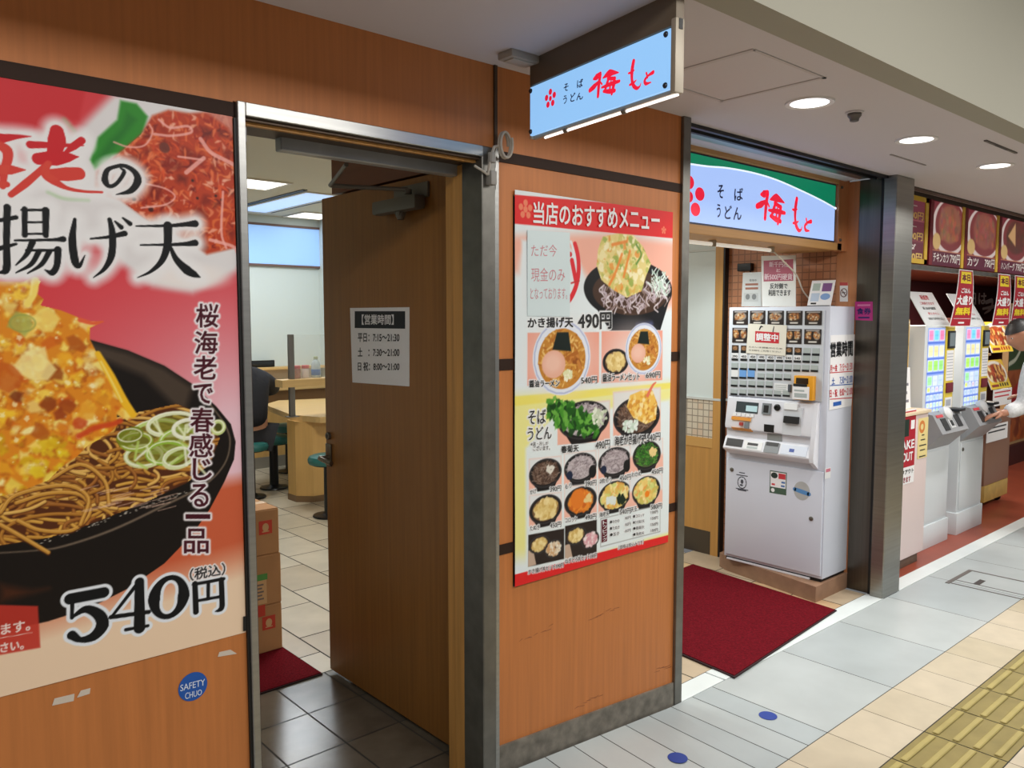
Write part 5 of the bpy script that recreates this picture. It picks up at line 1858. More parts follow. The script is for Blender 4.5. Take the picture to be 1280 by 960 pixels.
# orange card reader with its white note
cr = thing('card_reader', 'orange framed card reader box on the front of the white ticket machine', 'card reader', (4.33, 2.36, 1.3))
a, b = CB(690, 925), CB(875, 716)
m = MB()
m.fbox(MACH, a[0], b[0], a[1] - .004, b[1], .0065, .045, 0, .004)
obj('housing', m, mat('reader_orange', (226, 158, 40), 0.4), cr)
m = MB()
a, b = CB(716, 782), CB(832, 734)
m.fbox(MACH, a[0], b[0], a[1], b[1], .044, .048, 0, .002)
obj('display', m, mat('reader_display', (52, 38, 26), 0.2), cr)
m = MB()
a, b = CB(690, 812), CB(820, 790)
m.fbox(MACH, a[0], b[0], a[1], b[1], .044, .047, 0, .002)
obj('slot', m, ink, cr)
m = MB()
a, b = CB(682, 925), CB(842, 815)
m.fbox(MACH, a[0], b[0], a[1], b[1], .046, .047, 0)
for q, y in enumerate((845, 880, 900)):
    c, d_ = CB(700, y + 9), CB(820 - 25 * (q == 0), y - 5)
    m.fbox(MACH, c[0], d_[0], c[1], d_[1] - .002, .047, .0474, 1)
obj('note', m, [paper, lcd], cr)

# paper notice hung over the buttons
pn = thing('adjusting_notice', 'cream paper notice with a red panel hung over the ticket machine buttons', 'notice', (4.34, 2.6, 1.5))
qd = [CB(*p) for p in ((218, 500), (590, 525), (602, 238), (240, 222))]
m = MB()
m.prism(MACH, qd, .012, .013)
obj('sheet', m, mat('notice_cream', (226, 222, 208), 0.6), pn)
m = MB()
m.prism(MACH, [CB(*p) for p in ((302, 396), (528, 410), (532, 306), (306, 292))], .0132, .0136)
obj('red_panel', m, mat('notice_red', (196, 36, 48), 0.5), pn)
m = MB()
qq = lambda *P: [(905 + x / 7.53, 375 + y / 7.53) for x, y in P]
m.textpx(MACH, '調整中', 0, 0, 0, 0, .0142, 0, .02, quad=qq((316, 308), (522, 320), (520, 392), (314, 380)))
m.textpx(MACH, 'ただいま調整中のため', 0, 0, 0, 0, .0136, 1, 0, quad=qq((245, 432), (560, 450), (560, 466), (245, 448)))
m.textpx(MACH, '反対側をご利用ください', 0, 0, 0, 0, .0136, 1, 0, quad=qq((245, 462), (545, 480), (545, 496), (245, 478)))
m.ribbon(MACH, [CB(345, 278), CB(360, 250), CB(378, 252)], [.006, .010, .004], .0138, 1)
m.ribbon(MACH, [CB(472, 298), CB(478, 268), CB(482, 250)], [.006, .006, .004], .0138, 1)
obj('lettering', m, [paper, ink], pn)

# opening hours sheet on the machine's side
SD = Fr((0, 2.222, 0), (1, 0, 0), (0, 0, 1))
ho = thing('hours_poster', 'white opening hours poster in black, red and blue on the ticket machine side', 'poster', (4.5, 2.22, 1.3))
m = MB()
m.prism(SD, [SD.uv(*p) for p in ((1036, 513), (1064, 507), (1069, 418), (1038, 419))], .001, .002)
obj('sheet', m, paper, ho)
m = MB()
rdm, blm = mat('hours_red', (206, 66, 76), 0.5), mat('hours_blue', (52, 100, 180), 0.5)
Q = lambda x0, y0, x1, y1, y2, y3: ((x0, y0), (x1, y1), (x1, y2), (x0, y3))
m.textpx(SD, '営業時間', 0, 0, 0, 0, .003, 0, .03, quad=Q(1037.5, 428, 1065.5, 425, 445, 447))
m.textpx(SD, '月～金', 0, 0, 0, 0, .003, 1, .02, quad=Q(1037, 456, 1046, 455, 464, 465))
m.textpx(SD, '7:15～21:30', 0, 0, 0, 0, .003, 1, .01, quad=Q(1049, 455, 1065, 453, 462, 464))
m.textpx(SD, '土', 0, 0, 0, 0, .003, 2, .02, quad=Q(1039, 472, 1043, 472, 480, 481))
m.textpx(SD, '7:30～21:00', 0, 0, 0, 0, .003, 2, .01, quad=Q(1049, 471, 1065, 469, 478, 480))
m.textpx(SD, '日・祝', 0, 0, 0, 0, .003, 1, .02, quad=Q(1036.5, 487, 1046, 486, 496, 497))
m.textpx(SD, '8:00～21:00', 0, 0, 0, 0, .003, 1, .01, quad=Q(1049, 486, 1065, 484, 493, 495))
for y, mi in ((466, 1), (482, 2), (499, 1)):
    m.ribbon(SD, [SD.uv(1037, y), SD.uv(1065, y - 2)], [.005, .005], .0031, mi)
m.prism(SD, [SD.uv(*p) for p in ((1041, 508), (1051, 506), (1051, 501), (1041, 503))], .002, .003, 2)
obj('lettering', m, [ink, rdm, blm], ho)
mn = thing('warning_label', 'tiny pink and green label low on the ticket machine side edge', 'label', (4.34, 2.222, .9))
m = MB()
m.fbox(SD, SD.uv(1031, 590)[0], SD.uv(1038, 590)[0], SD.uv(1034, 598)[1], SD.uv(1034, 585)[1], .001, .0018, 0)
m.fbox(SD, SD.uv(1032, 590)[0], SD.uv(1037.5, 590)[0], SD.uv(1034, 590)[1], SD.uv(1034, 586)[1], .0018, .0022, 1)
obj('print', m, [price, mat('label_pink', (206, 120, 140), 0.5)], mn)

# papers standing on top of the machine
TOPF = Fr((4.46, 2.88, 0), (0, -1, 0), (0, 0, 1))
s1 = thing('banknote_notice', 'tall white notice with a dusky pink heading standing on the ticket machine', 'notice', (4.46, 2.7, 1.68))
m = MB()
m.prism(TOPF, [TOPF.uv(*p) for p in ((953, 383), (995, 383), (995, 319), (952, 320))], 0, .004)
obj('sheet', m, mat('notice_white', (222, 222, 218), 0.5), s1)
m = MB()
m.prism(TOPF, [TOPF.uv(*p) for p in ((955, 352), (992, 351), (992, 324), (955, 326))], .004, .0046)
obj('heading', m, mat('notice_pink', (168, 72, 96), 0.5), s1)
m = MB()
for s_, x0, y0, x1, y1, mi in (('新千円札', 962, 327, 986, 334, 0), ('と', 971, 336, 976, 340, 0), ('新500円硬貨', 956, 342, 991, 350, 0), ('反対側で', 963, 354, 985, 361, 1), ('利用できます', 961, 362, 989, 370, 1)):
    m.textpx(TOPF, s_, x0, y0, x1, y1, .0052, mi, .014)
obj('lettering', m, [mat('pale_pink_ink', (226, 196, 206), 0.5), ink], s1)
s2 = thing('small_notice', 'smaller grey-white notice with brown lines left of the tall pink notice', 'notice', (4.5, 2.82, 1.68))
T2 = Fr((4.52, 2.88, 0), (0, -1, 0), (0, 0, 1))
m = MB()
m.prism(T2, [T2.uv(*p) for p in ((927, 383), (952, 383), (952, 340), (929, 341))], 0, .003)
m.prism(T2, [T2.uv(*p) for p in ((930, 377), (948, 377), (948, 366), (930, 366))], .003, .0036, 1)
for y in (354, 359):
    m.prism(T2, [T2.uv(*p) for p in ((932, y + 3), (948, y + 2.6), (948, y), (932, y + .4))], .003, .0036, 2)
m.textpx(T2, '使用中', 937, 349, 946, 352, .004, 3, 0)
m.disc(T2, *T2.uv(935, 371), .016, .018, .0038, None, 4)
m.disc(T2, *T2.uv(943, 371), .016, .018, .0038, None, 4)
obj('sheet', m, [mat('note_grey', (200, 202, 200), 0.5), mat('note_grey_b', (186, 188, 186), 0.5), mat('note_brown', (150, 92, 70), 0.5), ink, mat('note_mark', (120, 122, 122), 0.5)], s2)
s3 = thing('card_stand', 'small tilted card stand with purple and blue squares on the ticket machine', 'card stand', (4.45, 2.33, 1.68))
T3 = Fr((4.42, 2.40, 1.679), (.12, -1, 0), (.34, 0, 1))
m = MB()
m.fbox(T3, 0, .135, 0, .158, -.004, 0, 0)
m.box(4.42, 4.50, 2.27, 2.40, 1.6785, 1.684, 2)
m.fbox(T3, .012, .055, .095, .140, 0, .0006, 1)
m.fbox(T3, .068, .122, .090, .140, 0, .0006, 3)
m.fbox(T3, .012, .060, .030, .080, 0, .0006, 4)
m.fbox(T3, .018, .050, .012, .022, 0, .0006, 2)
m.disc(T3, .095, .058, .028, .020, .0008, None, 5)
obj('cards', m, [paper, mat('card_grey', (170, 186, 178), 0.5), ink, mat('card_purple', (126, 82, 140), 0.5), mat('card_blue', (190, 206, 226), 0.5), mat('card_blue2', (130, 164, 214), 0.5)], s3)
ns = thing('no_smoking_sign', 'small white no-smoking sign with red band on the orange jamb', 'sign', (4.58, 2.28, 1.7))
T4 = Fr((4.650, 2.345, 0), (0, -1, 0), (0, 0, 1))
m = MB()
m.prism(T4, [T4.uv(*p) for p in ((1050, 377), (1060, 377), (1060, 353), (1050, 353))], .0005, .002, 0)
m.prism(T4, [T4.uv(*p) for p in ((1050, 357), (1060, 357), (1060, 353), (1050, 353))], .002, .0026, 1)
c = T4.uv(1055, 366)
m2 = [(c[0] + .019 * math.cos(t), c[1] + .024 * math.sin(t)) for t in np.linspace(0, 6.28, 14)]
m.ribbon(T4, m2, [.005, .005], .003, 2)
m.ribbon(T4, [(c[0] - .012, c[1] + .016), (c[0] + .012, c[1] - .016)], [.005, .005], .0032, 2)
m.fbox(T4, c[0] - .012, c[0] + .010, c[1] - .002, c[1] + .003, .002, .0028, 3)
obj('print', m, [paper, mat('ns_red', (190, 60, 60), 0.5), mat('ns_brown', (110, 70, 66), 0.5), ink], ns)
pk = thing('pink_sticker', 'square bright pink sticker with dark blue lettering on the steel column side', 'sticker', (4.6, 2.15, 1.6))
T5 = Fr((4.640, 2.215, 0), (0, -1, 0), (0, 0, 1))
m = MB()
m.prism(T5, [T5.uv(*p) for p in ((1069, 400), (1091, 401), (1091, 377), (1069, 377))], .0005, .0015)
obj('sheet', m, mat('sticker_pink', (196, 50, 140), 0.4), pk)
m = MB()
m.textpx(T5, '食券', 1071, 385, 1089, 393, .0022, 0, .02)
m.fbox(T5, T5.uv(1073, 396)[0], T5.uv(1087, 396)[0], T5.uv(1080, 398)[1], T5.uv(1080, 396)[1], .0015, .002, 0)
m.fbox(T5, T5.uv(1072, 381)[0], T5.uv(1088, 381)[0], T5.uv(1080, 382.5)[1], T5.uv(1080, 380.5)[1], .0015, .002, 1)
obj('lettering', m, [mat('pk_navy', (40, 30, 110), 0.5), mat('pk_pale', (226, 140, 190), 0.5)], pk)

# ------------------------------------------------------------------ inside the noodle shop
card = mat('carton', (178, 132, 84), 0.75, noise=(8, 0.08))
card_in = mat('carton_edge', (206, 166, 116), 0.8)
tape_b = mat('carton_tape', (196, 156, 100), 0.35)
lab_r = mat('carton_red', (196, 62, 40), 0.6)
lab_g = mat('carton_green', (84, 150, 70), 0.6)


def carton(label, x0, x1, y0, y1, z0, z1, marks, rot=0):
    t = thing('carton', label, 'cardboard box', ((x0 + x1) / 2, (y0 + y1) / 2, z0), 'cardboard cartons stacked inside the door')
    m = MB()
    m.box(x0, x1, y0, y1, z0, z1, 0, .004, 1)
    obj('body', m, card, t)
    m = MB()
    g = .0015
    m.box(x0 + .003, x1 - .003, y0 + .003, (y0 + y1) / 2 - g, z1 - .001, z1 + .003)
    obj('flap', m, card, t)
    m = MB()
    m.box(x0 + .003, x1 - .003, (y0 + y1) / 2 + g, y1 - .003, z1 - .001, z1 + .003)
    obj('flap', m, card, t)
    m = MB()
    ym = (y0 + y1) / 2
    m.box(x0 - .0006, x1 + .0006, ym - .025, ym + .025, z1 + .0028, z1 + .0036)
    m.box(x1, x1 + .0008, ym - .025, ym + .025, z1 - .06, z1 + .0036)
    obj('packing_tape', m, tape_b, t)
    BF = Fr((0, y0, 0), (1, 0, 0), (0, 0, 1))
    m = MB()
    for k in marks:
        if k == 'red':
            m.fbox(BF, x1 - .10, x1 - .035, z1 - .115, z1 - .05, .0005, .0012, 0)
            m.disc(BF, x1 - .0675, z1 - .0825, .016, .020, .0014, None, 1)
            m.fbox(BF, x1 - .085, x1 - .05, z1 - .105, z1 - .10, .0012, .0016, 1)
        else:
            m.fbox(BF, x1 - .21, x1 - .075, z1 - .23, z1 - .09, .0005, .0010, 1)
            m.fbox(BF, x1 - .21, x1 - .07, z1 - .115, z1 - .085, .0010, .0014, 2)
            m.fbox(BF, x1 - .21, x1 - .085, z1 - .29, z1 - .235, .0005, .0012, 0)
            for q in range(5):
                m.fbox(BF, x1 - .205, x1 - .09 - .008 * (q % 2), z1 - .14 - q * .017, z1 - .132 - q * .017, .0010, .0013, 3)
    obj('print', m, [lab_r, bpy.data.materials['carton_edge'], lab_g, mat('carton_ink', (120, 110, 100), 0.6) if 'carton_ink' not in bpy.data.materials else bpy.data.materials['carton_ink']], t)
    return t


def bz(px, py, y=3.60):
    F = Fr((0, y, 0), (1, 0, 0), (0, 0, 1))
    return F.uv(px, py)


x3, z3 = bz(352, 752)
x2, z2 = bz(350, 690)
x1_, z1_ = bz(348, 634)
xa, za = bz(320, 566)
carton('bottom carton of the stack inside the door, standing on the red mat', 1.28, x3, 3.60, 3.92, .0115, z3 - .004, ['red'])
carton('carton with the white and green printed label, second from the bottom', 1.27, x2 + .003, 3.60, 3.93, z3, z2 - .004, ['green'])
carton('third carton from the bottom with a red square printed on its corner', 1.28, x1_, 3.60, 3.91, z2, z1_ - .004, ['red'])
carton('topmost carton of the stack, set back to the left', 1.15, xa, 3.62, 3.86, z1_, za, ['red'])

# table with an eight-sided pillar foot
tab_w = mat('table_wood', (214, 178, 118), 0.4, wood=((3, 30, 30), 0.08))
tab_s = mat('pedestal_wood', (206, 164, 98), 0.4, wood=((30, 30, 2), 0.06))
tb_ = thing('dining_table', 'pale wooden table with a clipped corner on a square pillar foot', 'table', (3.5, 6.55, 0))
m = MB()
TP = [(3.26, 6.62), (3.36, 6.28), (4.45, 6.02), (4.45, 7.70), (3.75, 7.90), (3.46, 7.60)]
m.prism(XY, TP, .715, .765)
obj('tabletop', m, tab_w, tb_, smooth_deg=20)
m = MB()
cx, cy = 3.43, 6.60
oc = [(cx + r_ * math.cos(a), cy + r_ * math.sin(a)) for r_, a in [(.20, math.radians(22.5 + 45 * k)) for k in range(8)]]
m.prism(XY, oc, .05, .715)
obj('pedestal', m, tab_s, tb_, smooth_deg=20)
m = MB()
m.prism(XY, [(cx + (x - cx) * 1.03, cy + (y - cy) * 1.03) for x, y in oc], 0, .055)
obj('kick_band', m, mat('kick_brown', (120, 92, 60), 0.5), tb_, smooth_deg=20)
# clear screen standing on the table, with a steel post and shelf
scn = thing('table_screen', 'clear table screen with a steel post and narrow wooden shelf on the table', 'screen', (3.4, 6.5, .765))
PSC = Fr((0, 6.45, 0), (1, 0, 0), (0, 0, 1))
u0, v0 = PSC.uv(365.5, 506)
u1, v1 = PSC.uv(365.5, 418)
m = MB()
m.box(u0 - .024, u0 + .024, 6.44, 6.475, .766, v1, 0, .004)
m.box(u0 - .05, u0 + .05, 6.42, 6.495, .766, .772, 0)
obj('post', m, mat('post_steel', (128, 124, 120), 0.35, 0.8), scn)
m = MB()
m.box(u0 + .024, 4.4, 6.444, 6.450, PSC.uv(365, 474)[1], v1 - .005)
obj('pane', m, mat('clear_pane', (235, 245, 245), 0.05, alpha=0.12), scn)
m = MB()
za_, zb_ = PSC.uv(365, 483)[1], PSC.uv(365, 474)[1]
m.prism(XY, [(u0 - .13, 6.36), (4.4, 6.36), (4.4, 6.58), (u0 - .13, 6.50)], za_, zb_)
obj('shelf', m, tab_w, scn, smooth_deg=20)
# shakers and bottle on the shelf
zs = zb_ + .001
for i, (px, lab, col) in enumerate(((375, 'red-capped spice jar with brown filling on the screen shelf', (150, 82, 54)), (386, 'red-capped spice jar with pale filling next to the brown one', (214, 196, 186)))):
    u = PSC.uv(px, 470)[0]
    t = thing('spice_jar', lab, 'jar', (u, 6.51, zs), 'spice jars on the table screen shelf')
    m = MB()
    m.lathe((u, 6.51, zs), [(.030, 0), (.033, .004), (.033, .075), (.028, .085)], 0, 20)
    obj('glass', m, mat('jar_fill_%s' % 'ab'[i], col, 0.2), t)
    m = MB()
    m.lathe((u, 6.51, zs + .084), [(.033, 0), (.034, .004), (.034, .024), (.030, .028)], 0, 20)
    obj('lid', m, bpy.data.materials.get('jar_red') or mat('jar_red', (190, 40, 44), 0.4), t)
u = PSC.uv(399, 470)[0]
t = thing('water_bottle', 'clear plastic bottle with a blue label beside the spice jars', 'bottle', (u, 6.51, zs))
m = MB()
m.lathe((u, 6.51, zs), [(.036, 0), (.040, .006), (.040, .115), (.030, .14), (.018, .155), (.018, .165)], 0, 22)
obj('body', m, mat('bottle_clear', (196, 214, 220), 0.12, alpha=0.75), t)
m = MB()
m.lathe((u, 6.51, zs + .02), [(.0405, 0), (.0412, .002), (.0412, .05), (.0405, .052)], 0, 22)
obj('label_band', m, mat('bottle_blue', (50, 100, 170), 0.4), t)
m = MB()
m.lathe((u, 6.51, zs + .163), [(.020, 0), (.020, .020), (.016, .024)], 0, 16)
obj('cap', m, mat('bottle_cap', (170, 180, 140), 0.4), t)

# stools: round teal seats on black columns
teal = mat('teal_vinyl', (40, 104, 100), 0.35)
iron = mat('black_iron', (20, 20, 22), 0.35, 0.3)
c0 = ground(343, 610)
s0 = thing('stool', 'round teal stool on a black column next to the seated person', 'stool', (c0[0], c0[1], 0), 'round teal stools')
x, y = c0
m = MB()
m.lathe((x, y, .0), [(.13, 0.001), (.135, .006), (.130, .016), (.06, .028), (.042, .04), (.04, .43)], 0, 28)
obj('column', m, iron, s0)
m = MB()
m.lathe((x, y, .43), [(.12, 0), (.155, .006), (.165, .02), (.167, .045), (.155, .068), (.12, .08), (.001, .086)], 0, 36)
obj('seat', m, teal, s0)
m = MB()
m.lathe((x, y, .425), [(.13, 0), (.13, .01), (.05, .01)], 0, 24)
obj('mounting_plate', m, iron, s0)
g1 = ground(360, 590)
dup(s0, (g1[0] + .02 - x, g1[1] - y, 0), 'round teal stool farther back, half hidden behind the table pillar')
g2 = ground(412, 645)
dup(s0, (g2[0] - x, g2[1] - y, 0), 'round teal stool peeking out behind the open door edge')
dup(s0, (3.02 - x, 6.96 - y, 0), 'round stool the person in the dark jacket sits on')

# counter along the far wall
ct = thing('wall_counter', 'long pale wooden counter against the far white wall of the shop', 'counter', (3.9, 8.4, 0))
m = MB()
m.box(3.0, 4.60, 8.16, 8.59, .84, .90, 0, .006)
obj('countertop', m, tab_w, ct)
m = MB()
m.box(3.0, 4.60, 8.28, 8.59, .12, .84, 0)
m.box(3.0, 4.60, 8.265, 8.28, .70, .84, 1)
obj('front_panel', m, [tab_s, mat('panel_brown', (150, 110, 66), 0.5)], ct)
m = MB()
m.box(3.0, 4.60, 8.27, 8.59, 0, .12)
obj('toe_kick', m, mat('toe_grey', (130, 124, 112), 0.6), ct)
m = MB()
m.box(3.0, 4.60, 8.44, 8.59, 1.05, 1.08, 0, .004)
m.box(3.0, 4.60, 8.57, 8.59, .90, 1.05, 1)
obj('upper_shelf', m, [tab_w, mat('tile_pale', (196, 184, 166), 0.4)], ct)
tr_ = thing('black_tray', 'black tray leaning at the back of the far counter', 'tray', (3.6, 8.5, 1.08))
m = MB()
FT = Fr((0, 8.50, 0), (1, 0, 0), (0, 0, 1))
a, b = FT.uv(308, 466), FT.uv(343, 450)
m.box(a[0], b[0], 8.49, 8.52, 1.081, b[1], 0, .008)
obj('face', m, black, tr_)
m = MB()
m.box(a[0] + .02, b[0] - .02, 8.482, 8.49, 1.10, b[1] - .02, 0, .004)
obj('inset', m, ink, tr_)

# ceiling lamps of the shop
fr_w = mat('lamp_frame', (214, 208, 196), 0.5)
glow = mat('lamp_panel', (255, 255, 250), 0.4, emit=((255, 252, 244), 2.2))
glowb = mat('lamp_panel_blue', (190, 214, 250), 0.4, emit=((176, 205, 250), 0.75))
for lab, x0, x1, y0, y1, g in (('bright square ceiling lamp panel inside the noodle shop', 2.70, 3.18, 6.42, 6.86, glow), ('bright lamp panel by the far wall of the noodle shop', 4.15, 4.55, 8.0, 8.45, glow), ('long bluish ceiling lamp panel between two dark slots', 3.52, 3.84, 6.75, 8.3, glowb)):
    t = thing('ceiling_lamp', lab, 'ceiling light', ((x0 + x1) / 2, (y0 + y1) / 2, 2.75))
    m = MB()
    for a_, b_2 in (((x0 - .03, x0), (y0 - .03, y1 + .03)), ((x1, x1 + .03), (y0 - .03, y1 + .03)), ((x0, x1), (y0 - .03, y0)), ((x0, x1), (y1, y1 + .03))):
        m.box(a_[0], a_[1], b_2[0], b_2[1], 2.738, 2.752)
    obj('frame', m, fr_w, t)
    m = MB()
    m.box(x0, x1, y0, y1, 2.743, 2.752)
    obj('diffuser', m, g, t)
m = MB()
for xx in (3.43, 3.87):
    m.box(xx, xx + .02, 6.65, 8.3, 2.742, 2.752, 0)
    m.box(xx + .035, xx + .045, 6.65, 8.3, 2.742, 2.752, 0)
struct('trim_15', m, ink)


# ------------------------------------------------------------------ people
def skin_mesh(joints, edges, sub=2):
    """joints: name -> (xyz, radius); one continuous surface grown along the edges"""
    names = list(joints)
    me = bpy.data.meshes.new('s')
    me.from_pydata([joints[n][0] for n in names], [(names.index(a), names.index(b)) for a, b in edges], [])
    o = bpy.data.objects.new('s', me)
    C.objects.link(o)
    md = o.modifiers.new('k', 'SKIN')
    md.use_smooth_shade = True
    for i, n in enumerate(names):
        r_ = joints[n][1]
        r_ = r_ if isinstance(r_, tuple) else (r_, r_)
        me.skin_vertices[0].data[i].radius = r_
        me.skin_vertices[0].data[i].use_root = (i == 0)
    sb_ = o.modifiers.new('u', 'SUBSURF')
    sb_.levels = sub
    bpy.context.view_layer.update()
    dg = bpy.context.evaluated_depsgraph_get()
    r_ = bpy.data.meshes.new_from_object(o.evaluated_get(dg))
    vs = [tuple(v.co) for v in r_.vertices]
    fs_ = [tuple(p.vertices) for p in r_.polygons]
    bpy.data.objects.remove(o)
    bpy.data.meshes.remove(me)
    bpy.data.meshes.remove(r_)
    return vs, fs_


def hand(J, E, wrist, name, fwd, side, up, L=.17, curl=.35, r=.0085):
    """adds palm, four unequal bent fingers and a thumb to a body's joints"""
    f_, s_, u_ = Vector(fwd).normalized(), Vector(side).normalized(), Vector(up).normalized()
    wv = Vector(wrist)
    J[name + 'p'] = (wv + f_ * .045, (.030, .017))
    E.append((name, name + 'p'))
    for i, (o_, ln) in enumerate(((-.030, .070), (-.010, .080), (.010, .075), (.030, .058))):
        k = wv + f_ * .088 + s_ * o_
        J[f'{name}k{i}'] = (k, r * 1.15)
        a_ = (f_ - u_ * curl).normalized()
        b_ = (f_ - u_ * curl * 2.4).normalized()
        m1 = k + a_ * ln * .5
        J[f'{name}m{i}'] = (m1, r)
        J[f'{name}t{i}'] = (m1 + b_ * ln * .5, r * .8)
        E += [(name + 'p', f'{name}k{i}'), (f'{name}k{i}', f'{name}m{i}'), (f'{name}m{i}', f'{name}t{i}')]
    t0 = wv + f_ * .035 - s_ * .038
    t1 = t0 + (f_ * .6 - s_ * .6 - u_ * .3).normalized() * .035
    J[name + 'h0'], J[name + 'h1'] = (t0, r * 1.25), (t1, r * 1.1)
    J[name + 'h2'] = (t1 + (f_ - s_ * .1 - u_ * .4).normalized() * .028, r * .85)
    E += [(name + 'p', name + 'h0'), (name + 'h0', name + 'h1'), (name + 'h1', name + 'h2')]


def head_into(m, c, fwd, up, h=.235, mi=0):
    """skull, jaw, nose, lips, ears as one closed surface around c"""
    f_ = Vector(fwd).normalized()
    s_ = Vector(up).cross(f_).normalized()
    u_ = f_.cross(s_)
    b = bmesh.new()
    bmesh.ops.create_uvsphere(b, u_segments=28, v_segments=22, radius=1.0)
    for v in b.verts:
        x, y, z = v.co
        w_ = .325 * (1 - .22 * max(0, -z) ** 1.4)
        d_ = .41 - .10 * max(0, -z) * (1 if x < 0 else .25)
        X, Y, Z = x * d_, y * w_, z * .5
        if x > .3:
            g = math.exp(-(y / .17) ** 2)
            X += .085 * g * math.exp(-((z + .20) / .20) ** 2) * (1 if z > -.42 else .5)
            X -= .030 * math.exp(-((abs(y) - .34) / .16) ** 2) * math.exp(-((z - .05) / .14) ** 2)
            X += .022 * g * math.exp(-((z + .58) / .07) ** 2)
            X += .03 * g * math.exp(-((z + .88) / .12) ** 2)
        if abs(y) > .93 and abs(z) < .3:
            Y *= 1.16
        v.co = Vector((X, Y, Z)) * h
    m.bm(b, mi, lambda q: Vector(c) + f_ * q.x + s_ * q.y + u_ * q.z)
    return f_, s_, u_


def hair_mesh(c, fwd, up, h, cover):
    f_ = Vector(fwd).normalized()
    s_ = Vector(up).cross(f_).normalized()
    u_ = f_.cross(s_)
    m = MB()
    b = bmesh.new()
    bmesh.ops.create_uvsphere(b, u_segments=28, v_segments=20, radius=1.0)
    kill = [v for v in b.verts if not cover(*v.co)]
    bmesh.ops.delete(b, geom=kill, context='VERTS')
    for v in b.verts:
        x, y, z = v.co
        k = 1 + .02 * math.sin(17 * x + 9 * y) * math.cos(13 * z)
        v.co = Vector((x * .445 * k, y * .36 * k, z * .535 * k)) * h
    m.bm(b, 0, lambda q: Vector(c) + f_ * q.x + s_ * q.y + u_ * q.z)
    return m


skin = mat('skin', (196, 148, 120), 0.5)
skin_d = mat('skin_tan', (176, 124, 98), 0.5)
hair = mat('hair_black', (24, 22, 22), 0.5, noise=(60, 0.4))
navy = mat('navy_cloth', (26, 28, 36), 0.85, bump=(40, 0.3))
trous = mat('dark_trousers', (30, 30, 34), 0.85)
shoe_m = mat('shoe_black', (18, 18, 18), 0.4)


def person(label, pel, face, J, E, cl_top, cl_leg, top_m, leg_m, sk, headc, hfwd, hup, hairy, z0):
    t = thing('person', label, 'person', (pel[0], pel[1], z0))
    vs, fs_ = skin_mesh(J, E)
    m = MB()
    m.add(vs, fs_)
    head_into(m, headc, hfwd, hup)
    obj('body', m, sk, t, smooth_deg=180)
    f_ = Vector(hfwd).normalized()
    s_ = Vector(hup).cross(f_).normalized()
    u_ = f_.cross(s_)
    m = MB()
    for sgn in (-1, 1):
        p = Vector(headc) + f_ * .073 + s_ * sgn * .031 + u_ * .008
        m.ball(p, .0115, 0, 12)
        m.ball(p + f_ * .0075, .0060, 1, 10)
    obj('eyes', m, [mat('eye_white', (226, 222, 216), 0.3) if 'eye_white' not in bpy.data.materials else bpy.data.materials['eye_white'], black], t)
    obj('hair', hair_mesh(headc, hfwd, hup, .235, hairy), hair, t, smooth_deg=180)
    for nm, sel, mm, grow in (('jacket', cl_top, top_m, .026), ('trousers', cl_leg, leg_m, .022)):
        K = {n: (J[n][0], tuple(q + grow for q in (J[n][1] if isinstance(J[n][1], tuple) else (J[n][1],) * 2))) for n in sel}
        L = [e for e in E if e[0] in K and e[1] in K]
        vs, fs_ = skin_mesh(K, L)
        m = MB()
        m.add(vs, fs_)
        obj(nm, m, mm, t, smooth_deg=180)
    return t


# customer seated with the back to the door, facing the counter
px_, py_ = 3.02, 6.96
J = {'pel': ((px_, py_, .615), (.155, .115)), 'sp': ((px_, py_ + .02, .78), (.165, .12)), 'ch': ((px_, py_ + .07, 1.00), (.175, .125)), 'nk': ((px_, py_ + .12, 1.16), (.06, .06)), 'hd': ((px_, py_ + .17, 1.25), (.06, .06))}
E = [('pel', 'sp'), ('sp', 'ch'), ('ch', 'nk'), ('nk', 'hd')]
for q, sg in (('l', -1), ('r', 1)):
    J[q + 'sh'] = ((px_ + sg * .17, py_ + .08, 1.08), .062)
    J[q + 'el'] = ((px_ + sg * (.33 if sg > 0 else .27), py_ + .14, .96 if sg > 0 else .86), .046)
    J[q + 'wr'] = ((px_ + sg * .14, py_ + .40, .93), .030)
    J[q + 'hp'] = ((px_ + sg * .09, py_ + .05, .56), .092)
    J[q + 'kn'] = ((px_ + sg * .13, py_ + .44, .55), .062)
    J[q + 'an'] = ((px_ + sg * .12, py_ + .36, .10), .040)
    J[q + 'to'] = ((px_ + sg * .13, py_ + .54, .05), .036)
    E += [('ch', q + 'sh'), (q + 'sh', q + 'el'), (q + 'el', q + 'wr'), ('pel', q + 'hp'), (q + 'hp', q + 'kn'), (q + 'kn', q + 'an'), (q + 'an', q + 'to')]
    hand(J, E, J[q + 'wr'][0], q + 'wr', (-sg * .5, .8, -.1), (sg * .8, .5, 0), (0, 0, 1))
person('person in a dark navy jacket sitting on a stool, elbow out, seen past the frame', (px_, py_), None, J, E, ['pel', 'sp', 'ch', 'nk', 'lsh', 'lel', 'lwr', 'rsh', 'rel', 'rwr'], ['pel', 'lhp', 'lkn', 'lan', 'rhp', 'rkn', 'ran'], navy, trous, skin,
       (px_, py_ + .21, 1.33), (0, 1, -.25), (0, .25, 1), lambda x, y, z: z > (.15 if x > .2 else -.55), 0)

# ------------------------------------------------------------------ the curry shop next door
maroon = mat('maroon', (112, 24, 40), 0.5)
yellow = mat('curry_yellow', (224, 184, 56), 0.45)
lit_ink = mat('white_ink', (236, 232, 228), 0.5)
